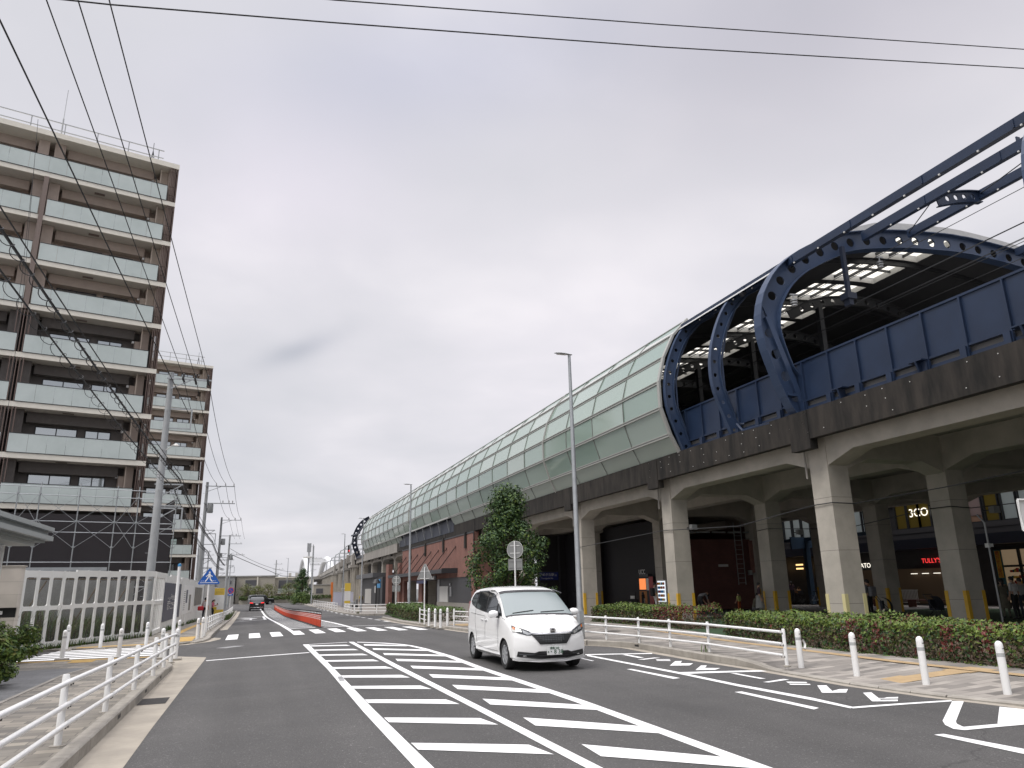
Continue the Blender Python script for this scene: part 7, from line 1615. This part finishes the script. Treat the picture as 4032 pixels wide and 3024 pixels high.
for k, (p, lb) in enumerate((((26.816, 24.302, 0.12), 'dark pushchair standing beside the nearest rear column'), ((24.614, 24.689, 0.12), 'dark pushchair low behind the hedge by the pale guarded column'))):
    T = thing('pushchair', lb, 'pushchair', p, .6*k); b = MB()
    for x in (-.22,.22):
        for y in (-.3,.3): b = MB(); b.tube([(x-.02,y,.09),(x+.02,y,.09)], .09, 12); b.build('wheel', 'tyre', T)
    b = MB()
    for x in (-.22,.22): b.tube([(x,-.3,.1),(x,.25,.75),(x,.42,1.0)], .014, 6); b.tube([(x,.3,.1),(x,-.1,.5)], .014, 6)
    b.tube([(-.22,.42,1.0),(.22,.42,1.0)], .018, 6); b.build('frame', 'dark_metal', T)
    b = MB(); n = 7
    for i in range(n): a = i/(n-1)*pi*.6; b.v += [(-.21,.2-.35*sin(a),.55+.42*cos(a)*.9),(.21,.2-.35*sin(a),.55+.42*cos(a)*.9)]
    for i in range(n-1): b.f.append((2*i,2*i+1,2*i+3,2*i+2)); b.m.append(0)
    b.box(-.2,.2,-.15,.22,.38,.46); b.box(-.2,.2,.16,.24,.46,.8); b.build('seat', 'cloth_navy', T)
t = thing('scooter', 'small dark motor scooter parked in front of the coffee kiosk', 'scooter', (23.6,44.2,.12), .9); b = MB(); b.box(-.15,.15,-.1,.55,.35,.75); b.box(-.2,.2,-.5,-.35,.3,1.0); b.build('body','cloth_black',t,bevel=.04)
b = MB(); b.box(-.14,.14,-.52,-.501,.5,.75); b.build('front_plate','white',t); 
for y in (-.5,.5): b = MB(); b.tube([(-.05,y,.24),(.05,y,.24)], .24, 16); b.build('wheel','tyre',t)
b = MB(); b.tube([(-.3,-.4,1.0),(.3,-.4,1.0)], .02, 6); b.lathe([(.05,1.0),(.08,1.08),(.05,1.16),(0,1.17)],10,(0,-.42,0)); b.build('handlebar','dark_metal',t)
t = thing('motor_scooter', 'pale motor scooter parked by the lavender fence', 'scooter', (12.4,97.5,-.43), .5); b = MB(); b.box(-.15,.15,-.2,.6,.4,.8); b.box(-.18,.18,-.6,-.45,.35,1.1); b.build('body','steel_grey',t,bevel=.04); [MB().tube([(-.05,y,.25),(.05,y,.25)], .25, 14).build('wheel','tyre',t) for y in (-.55,.55)]

# ================================================================ utility poles and wires
mat('wire', (.02,.02,.022), .6); mat('ceramic', (.28,.27,.26), .3); mat('transformer', (.27,.28,.285), .5)
def upole(label, loc, h, arms, extras, seed):
    T = thing('utility_pole', label, 'utility pole', loc, group='grey utility poles along the left pavement'); b = MB(); b.lathe([(.19,-.2),(.165,h*.5),(.16,h*.5+.01),(.115,h),(0,h+.01)], 14)
    for k in range(int(h/.9)): b.bar((0,-.18+.006*k,1.6+.9*k),(0,-.30+.006*k,1.6+.9*k), .02,.02) if k % 2 else b.bar((-.17,0,1.6+.9*k),(-.29,0,1.6+.9*k), .02,.02)
    b.build('pole', 'pole_concrete', T, smooth=True)
    for z, x0, x1, ins, st in arms:
        b = MB(); b.box(x0,x1,-.2,-.13,z,z+.07)
        if st: b.bar((x1*.5,-.165,z),(0.05,-.165,z-.45), .04,.04)
        a = b.build('cross_arm', 'galv', T)
        for i, x in enumerate(ins):
            q = MB(); q.lathe([(.02,0),(.02,.05),(.055,.06),(.03,.10),(.055,.12),(.03,.16),(.05,.18),(.02,.24)], 10, (x,-.165,z+.07)); 
            q.build('insulator', 'wire' if st == 2 else 'ceramic', a, smooth=True)
            if st == 2:
                for y0, y1 in ((-.5,-.2),(.05,.35)): q = MB(); q.tube([(x,y0,z),(x,y1,z-.03)], [.05,.05], 8); q.build('strain_insulator', 'wire', a, smooth=True)
    rnd = random.Random(seed)
    for kind, z in extras:
        b = MB()
        if kind == 'tank': b.lathe([(.0,0),(.23,.02),(.25,.1),(.25,.72),(.22,.8),(0,.82)], 16, (.40,0,z)); b.bar((0,0,z+.3),(.2,0,z+.3), .08,.3); b.build('transformer', 'transformer', T, smooth=True)
        elif kind == 'frame': b.box(.12,1.05,-.05,.0,z+.9,z+.96); b.box(.99,1.05,-.05,.0,z,z+.9); b.box(.12,.99,-.05,.0,z,z+.05); b.build('bracket', 'galv', T)
        elif kind == 'arm': b.box(-.2,.95,-.06,.0,z,z+.06); b.bar((.9,-.03,z),(.1,-.03,z-.5), .04,.04); b.build('bracket', 'galv', T)
        elif kind == 'box': b.box(.13,.42,-.15,.15,z,z+.5); b.build('junction_box', 'transformer', T)
        elif kind == 'lamp': b.tube([(.1,-.1,z),(.5,-.4,z+.25)], .02, 6); b.lathe([(.05,0),(.12,-.1),(.0,-.12)], 10, (.55,-.45,z+.25)); b.build('lamp', 'offwhite', T)
    return T
PX = -4.12
upole('nearest tall grey utility pole standing behind the white hoarding', (PX,36,.1), 11.55, [(11.2,-.15,1.75,(.55,1.06,1.6),2)], [('frame',8.9),('arm',6.35),('arm',5.4),('lamp',7.9),('frame',4.4)], 1)
P2Y, P3Y, P4Y = 70, 103, 126
upole('second utility pole with a transformer beyond the left hoarding', (-4.2,P2Y,-.4), 11.6, [(11.2,-.15,2.3,(.75,1.5,2.2),1),(9.7,-.15,2.4,(1.4,1.9,2.2),0)], [('tank',8.9),('frame',6.2),('arm',7.4),('arm',4.2),('arm',5.0),('arm',3.4)], 2)
upole('third utility pole with two cross arms farther along the left street', (-4.1,P3Y,-.45), 11.6, [(11.2,-.15,2.4,(.85,1.6,2.3),1),(9.2,-.15,2.5,(1.4,1.9),0),(6.2,-.15,1.9,(1.2,1.7),0)], [('tank',8.1),('arm',7.0),('frame',5.6),('box',6.6),('arm',4.6),('arm',3.9)], 3)
upole('fourth utility pole close behind the third one', (-3.6,P4Y,-.5), 11.0, [(9.6,-.15,1.9,(1.0,1.7),0),(7.9,-.15,2.4,(1.2,2.0),0)], [('tank',7.2),('frame',5.2),('arm',6.3),('arm',4.2),('frame',3.4)], 4)
upole('leaning far utility pole before the low balcony building', (5.4,188,-.6), 9.6, [(8.6,-.6,1.4,(.3,1.2),0),(7.4,-.6,1.8,(.8,1.5),0),(6.4,-.6,1.6,(1.0,),0)], [('tank',5.4),('arm',4.6),('frame',3.4)], 5)
upole('far thin utility pole beside the conical tree', (13.5,185,-.6), 13, [(9.8,-.2,2.2,(.8,1.9),0),(8.4,-.2,1.6,(1.4,),0)], [('arm',7.2)], 6)
for i, (x, y, h) in enumerate(((-9.5,150,11),(-9.0,175,11),(-8.0,140,10))):
    upole(('faint utility pole rising behind the second pole','faint far utility pole left of the second pole','low utility pole behind the grey hoarding end')[i], (x,y,-.6), h, [(h-.8,-.9,1.2,(-.6,.9),0),(h-2,-.8,1.0,(.7,),0)], [('arm',h-3.4)], 10+i)
def wire(name, label, pts, r, group=None, m='wire', sag=0., helix=None, n=18):
    P = []
    for a, c in zip(pts, pts[1:]):
        a, c = Vector(a), Vector(c)
        for k in range(n): t = k/n; p = a.lerp(c, t); p.z -= sag*4*t*(1-t)*((c-a).length/36)**2; P.append(p)
    P.append(Vector(pts[-1])); b = MB(); b.tube(P, r, 5)
    if helix:
        R, pitch, rr2 = helix; H2 = []; d0 = 0; tot = 0
        for a, c in zip(P, P[1:]):
            L_ = (c-a).length; k = max(1, int(L_/(pitch/10))); d = (c-a).normalized(); x = d.cross(Vector((0,0,1))).normalized(); y = x.cross(d)
            for i in range(k):
                s = tot+L_*i/k; q = a.lerp(c, i/k); an = 2*pi*s/pitch; H2.append(q+(x*cos(an)+y*(sin(an)-.8))*R)
            tot += L_
        b.tube(H2, rr2, 4)
    return tag(b.build(name, m), label, 'cable', group)
G1 = 'power lines along the left poles'
for i, (px, p0, p1) in enumerate(((183, (-3.58,35.8,11.42), (-3.46,69.8,11.1)), (307, (-3.06,35.8,11.42), (-2.7,69.8,11.1)), (430, (-2.52,35.8,11.42), (-2.0,69.8,11.1)))):
    q = ((-4.216, 13.095, 12.2), (-3.68, 12.924, 12.2), (-3.148, 12.755, 12.2))[i]; qv = Vector(q)+(Vector(q)-Vector(p0))*.45; qv.z = 12.45
    wire('power_line', ('power line to the inner insulator of the nearest utility pole','power line to the middle insulator of the nearest utility pole','power line to the outer insulator of the nearest utility pole')[i], [tuple(qv), q, p0], .013, G1, sag=.05)
    wire('power_line', ('inner power line from the nearest to the second utility pole','middle power line from the nearest to the second utility pole','outer power line from the nearest to the second utility pole')[i], [p0, p1], .014, G1, sag=.9)
    wire('power_line', ('inner power line from the second to the third utility pole','middle power line from the second to the third utility pole','outer power line from the second to the third utility pole')[i], [p1, (p1[0]+.25,102.8,11.05)], .016, G1, sag=.9)
    wire('power_line', ('inner power line past the third utility pole','middle power line past the third utility pole','outer power line past the third utility pole')[i], [(p1[0]+.25,102.8,11.05), (p1[0]+.6,126,9.9)], .016, G1, sag=.6)
q = (-4.364, 11.777, 10.6); wire('power_line', 'thicker power line from the left frame edge to the lower bracket of the nearest pole', [(q[0]-.6,q[1]-9,11.0), q, (-3.2,35.9,9.7)], .016, G1, sag=.05)
wire('cable', 'heavy twisted cable bundle from the left edge down the line of poles', [(-4.55,4,8.15), (-3.35,35.9,6.45+.3), (-3.4,70,6.1), (-3.3,103,5.2)], .028, 'telephone cable bundles', sag=.35, helix=(.075,.55,.009))
wire('cable', 'second cable bundle hung in loops below the heavy one', [(-5.05,4,8.3), (-3.55,35.9,6.35), (-3.75,70,5.3), (-3.4,103,4.7)], .020, 'telephone cable bundles', sag=.45, helix=(.11,.75,.007))
wire('cable', 'thin cable running beside the heavy twisted bundle', [(-4.5,4,8.35), (-3.3,35.9,6.9), (-3.35,70,6.4), (-3.25,103,5.6)], .014, 'telephone cable bundles', sag=.3)
wire('power_line', 'upper wire crossing the whole sky above the road', [(-8,9,8.3), (-2.199, 9, 9.068), (0.527, 9, 9.525), (5.899, 9, 10.469), (14.8, 9, 12.175), (22,9,13.6)], .011, 'wires crossing the sky', n=2)
wire('power_line', 'second wire entering from the top edge across the sky', [(-6,9.6,9.4), (0.619, 9.6, 10.465), (6.333, 9.6, 11.542), (15.942, 9.6, 13.419), (23,9.6,14.8)], .011, 'wires crossing the sky', n=2)
wire('cable', 'sagging cable from the fourth pole across to the viaduct side', [(-3.4,126,7.6), (6,165,2.9+2), (14,190,4.9)], .05, sag=.05)
wire('cable', 'faint upper cable from the fourth pole towards the far masts', [(-3.4,126,8.4), (14,188,6.5)], .03, sag=.5)
for i in range(2): wire('drop_wire', ('thin drop wire with insulators in front of the apartment block','second thin drop wire in front of the apartment block')[i], [(-9.227, 30, 20.036), (-8.765, 30, 13.033), (-8.595, 30, 7.431)][0:3] if i == 0 else [(-9.091, 30, 18.012), (-8.873, 30, 13.224), (-8.843, 30, 11.217)], .008, 'drop wires before the apartment block', n=2)

# ================================================================ far end of the street
mat('far_beige', (.42,.39,.33), .8, var=.1); mat('far_grey', (.33,.325,.31), .8, var=.1); mat('far_dark', (.10,.10,.11), .4); mat('white_arch', (.74,.75,.76), .45)
def fb(name, label, x0, x1, y0, y1, z1, wall, roofm, wins, cat='building', z0=-.7):
    T = thing(name, label, cat, ((x0+x1)/2, y0, z0)); inv = Matrix.Translation((-(x0+x1)/2, -y0, -z0))
    def k(b, n, m, par=None):
        o = b.build(n, m); o.parent = par or T
        if o.parent is T: o.matrix_parent_inverse = inv
        return o
    b = MB(); b.box(x0,x1,y0,y1,z0,z1); k(b, 'wall', wall); b = MB(); b.box(x0-.15,x1+.15,y0-.15,y1+.15,z1,z1+.25); k(b, 'roof', roofm)
    for wx0, wx1, wz0, wz1, m in wins: b = MB(); b.box(wx0-.08,wx1+.08,y0-.06,y0-.001,wz0-.08,wz1+.08); w = k(b, 'window', 'far_grey'); b = MB(); b.box(wx0,wx1,y0-.09,y0-.061,wz0,wz1); k(b, 'pane', m, w)
    return T, k
T, k = fb('low_apartment', 'three storey beige balcony building at the end of the street', -3.0, 5.0, 176, 190, 5.0, 'far_beige', 'far_grey', [(-1.1,1.2,2.1,4.3,'far_dark'),(-1.1,1.2,-.4,1.7,'far_dark')])
for z in (-.3,2.1):
    b = MB(); b.box(-1.1,1.2,175.3,175.9,z,z+1.0); k(b, 'balcony', 'far_grey')
b = MB(); b.box(1.25,1.5,175.5,175.95,-.6,4.9); k(b, 'fin', 'cream')
T, k = fb('flat_roof_house', 'cream flat roofed building with a long balcony window beside the beige block', 5.0, 12.6, 180, 196, 4.7, 'far_beige', 'cream', [(6.0,12.0,2.4,4.2,'far_dark')])
b = MB(); b.box(5.7,12.3,178.6,179.9,1.3,1.5); b.box(5.8,12.2,178.6,178.7,1.51,2.4,1); k(b, 'balcony', ['cream','balcony_glass'])
for i in range(3): b = MB(); b.box(8.2+1.5*i,8.8+1.5*i,184,185,4.96,5.9); k(b, 'roof_unit', 'far_grey')
fb('grey_block', 'plain grey walled block behind the no parking sign', -9.5, -3.2, 168, 190, 4.9, 'far_grey', 'far_grey', [(-4.3,-3.8,3.4,4.2,'far_dark'),(-4.3,-3.8,1.1,1.9,'far_dark')])
fb('far_house', 'small pale house between the far utility poles', 13.4, 17.0, 225, 235, 5.2, 'cream', 'far_grey', [(14,15,2.2,3.6,'far_dark'),(15.6,16.5,2.2,3.6,'far_dark')])
fb('far_house', 'low white wall building behind the far green trees', 17.5, 26, 240, 252, 3.4, 'far_beige', 'far_grey', [(19,21,1,2.4,'far_dark')])
b = MB(); b.box(-2,16,163,163.4,-.6,.2); tag(b.build('low_wall', 'far_beige'), 'low stone planter wall across the junction at the street end', 'wall')
rnd = random.Random(4); b = MB()
for _ in range(2600): p = Vector((rnd.uniform(-2,16), 163.2+rnd.uniform(-.8,.8), .2+rnd.random()*.7)); leaf(b, p, rdir(rnd), .35, rnd.randrange(3), rnd)
tag(b.build('low_planting', ['leaf_mid','leaf_olive','leaf_dark']), kind='stuff')
b = MB(); b.box(16.6,17.0,170,171,-.6,3.5); tag(b.build('orange_banner', mat('orange_banner', (.65,.17,.03), .6)), 'tall orange banner at the foot of the white arch', 'banner')
# white arch bridge beyond the viaduct
T = thing('arch_bridge', 'white arch railway bridge with a glazed side far down the line', 'bridge', (23, 300, 4)); inv = Matrix.Translation((-23,-300,-4))
def ab(b, n, m): o = b.build(n, m); o.parent = T; o.matrix_parent_inverse = inv
AX = lambda i, o=0: (23.2+o+2.8*i/22, 330+120*i/22, 2+15.0*sin(pi*i/22)**.75)
for x in (0, 10.5):
    b = MB(); P = [AX(i, x) for i in range(23)]; b.tube(P, [1.3]*23, 8); ab(b, 'arch', 'white_arch')
b = MB()
for i in range(3, 20): q = AX(i); b.bar((q[0],q[1],8),(q[0],q[1],q[2]-.6), .3,.3)
ab(b, 'hanger', 'white_arch')
for i in (7, 11, 15): b = MB(); b.bar(AX(i), AX(i,10.5), .9,.9); ab(b, 'cross_member', 'white_arch')
b = MB(); b.box(22.3,24.1,327,333,-.7,6); ab(b, 'pier', 'white_arch')
b = MB(); b.box(24,34,330,452,6.4,7.6); ab(b, 'deck', 'concrete_grey')
T = thing('antenna_mast', 'grey antenna mast with a round platform behind the white arch', 'mast', (21.6,318,0)); b = MB(); b.tube([(0,0,0),(0,0,20.5)], .35, 8); b.build('mast','steel_grey',T); b = MB(); b.lathe([(.4,14.6),(2.2,14.7),(2.2,15.2),(.4,15.3)], 14); b.build('platform','offwhite',T); b = MB(); b.box(-.8,-.3,-.3,.3,17,20.6); b.box(.3,.8,-.3,.3,17,20.6); b.build('antenna','steel_grey',T)
# catenary gantries on the far viaduct, and the red signal
for i, a in enumerate((16, 34, 54, 76, 100, 128, 160)):
    o = A2+D2*a; c0 = o+N2*.9; c1 = o+N2*12; b = MB(); h = 12.9
    b.tube([(c0.x,c0.y,7.4),(c0.x,c0.y,h-1.4),(c0.x+.35,c0.y,h-.5),(c0.x+1.4,c0.y,h),(c1.x-1.4,c1.y,h),(c1.x-.35,c1.y,h-.5),(c1.x,c1.y,h-1.4),(c1.x,c1.y,7.4)], .17, 8)
    for s in (.3,.7): q = c0.lerp(c1, s); b.tube([(q.x,q.y,h),(q.x,q.y,h-1.6)], .07, 6)
    tag(b.build('catenary_gantry', 'galv'), ('nearest rounded grey catenary gantry on the far viaduct','second rounded catenary gantry on the far viaduct','third rounded catenary gantry by the red signal','fourth rounded catenary gantry on the far viaduct','fifth rounded catenary gantry before the white arch','sixth rounded catenary gantry beside the white arch','farthest rounded catenary gantry within the white arch')[i], 'gantry', 'catenary gantries on the far viaduct')
o = A2+D2*44+N2*1.4; T = thing('rail_signal', 'railway signal showing a red light above the far viaduct parapet', 'signal', (o.x,o.y,7.4)); b = MB(); b.tube([(0,0,0),(0,0,4.6)], .07, 6); b.build('mast','dark_metal',T); b = MB(); b.box(-.4,.4,-.2,.2,3.0,4.7); hd = b.build('housing','black',T); b = MB(); b.lathe([(.2,0),(.2,.05),(0,.06)],12); b.v = [(x,-.21-z,y+3.4) for x,y,z in b.v]; b.build('red_light','brake_light',hd)
b = MB(); o1 = A2+D2*0+N2*2; 
for i, zz in enumerate((11.0, 12.3)):
    wire('overhead_wire', ('contact wire over the far viaduct','messenger wire over the far viaduct')[i], [tuple((A2+D2*a+N2*4)[:2])+(zz,) for a in (-10,16,34,54,76,100,128,160)], .03, 'overhead wires of the railway', sag=.15, n=4)
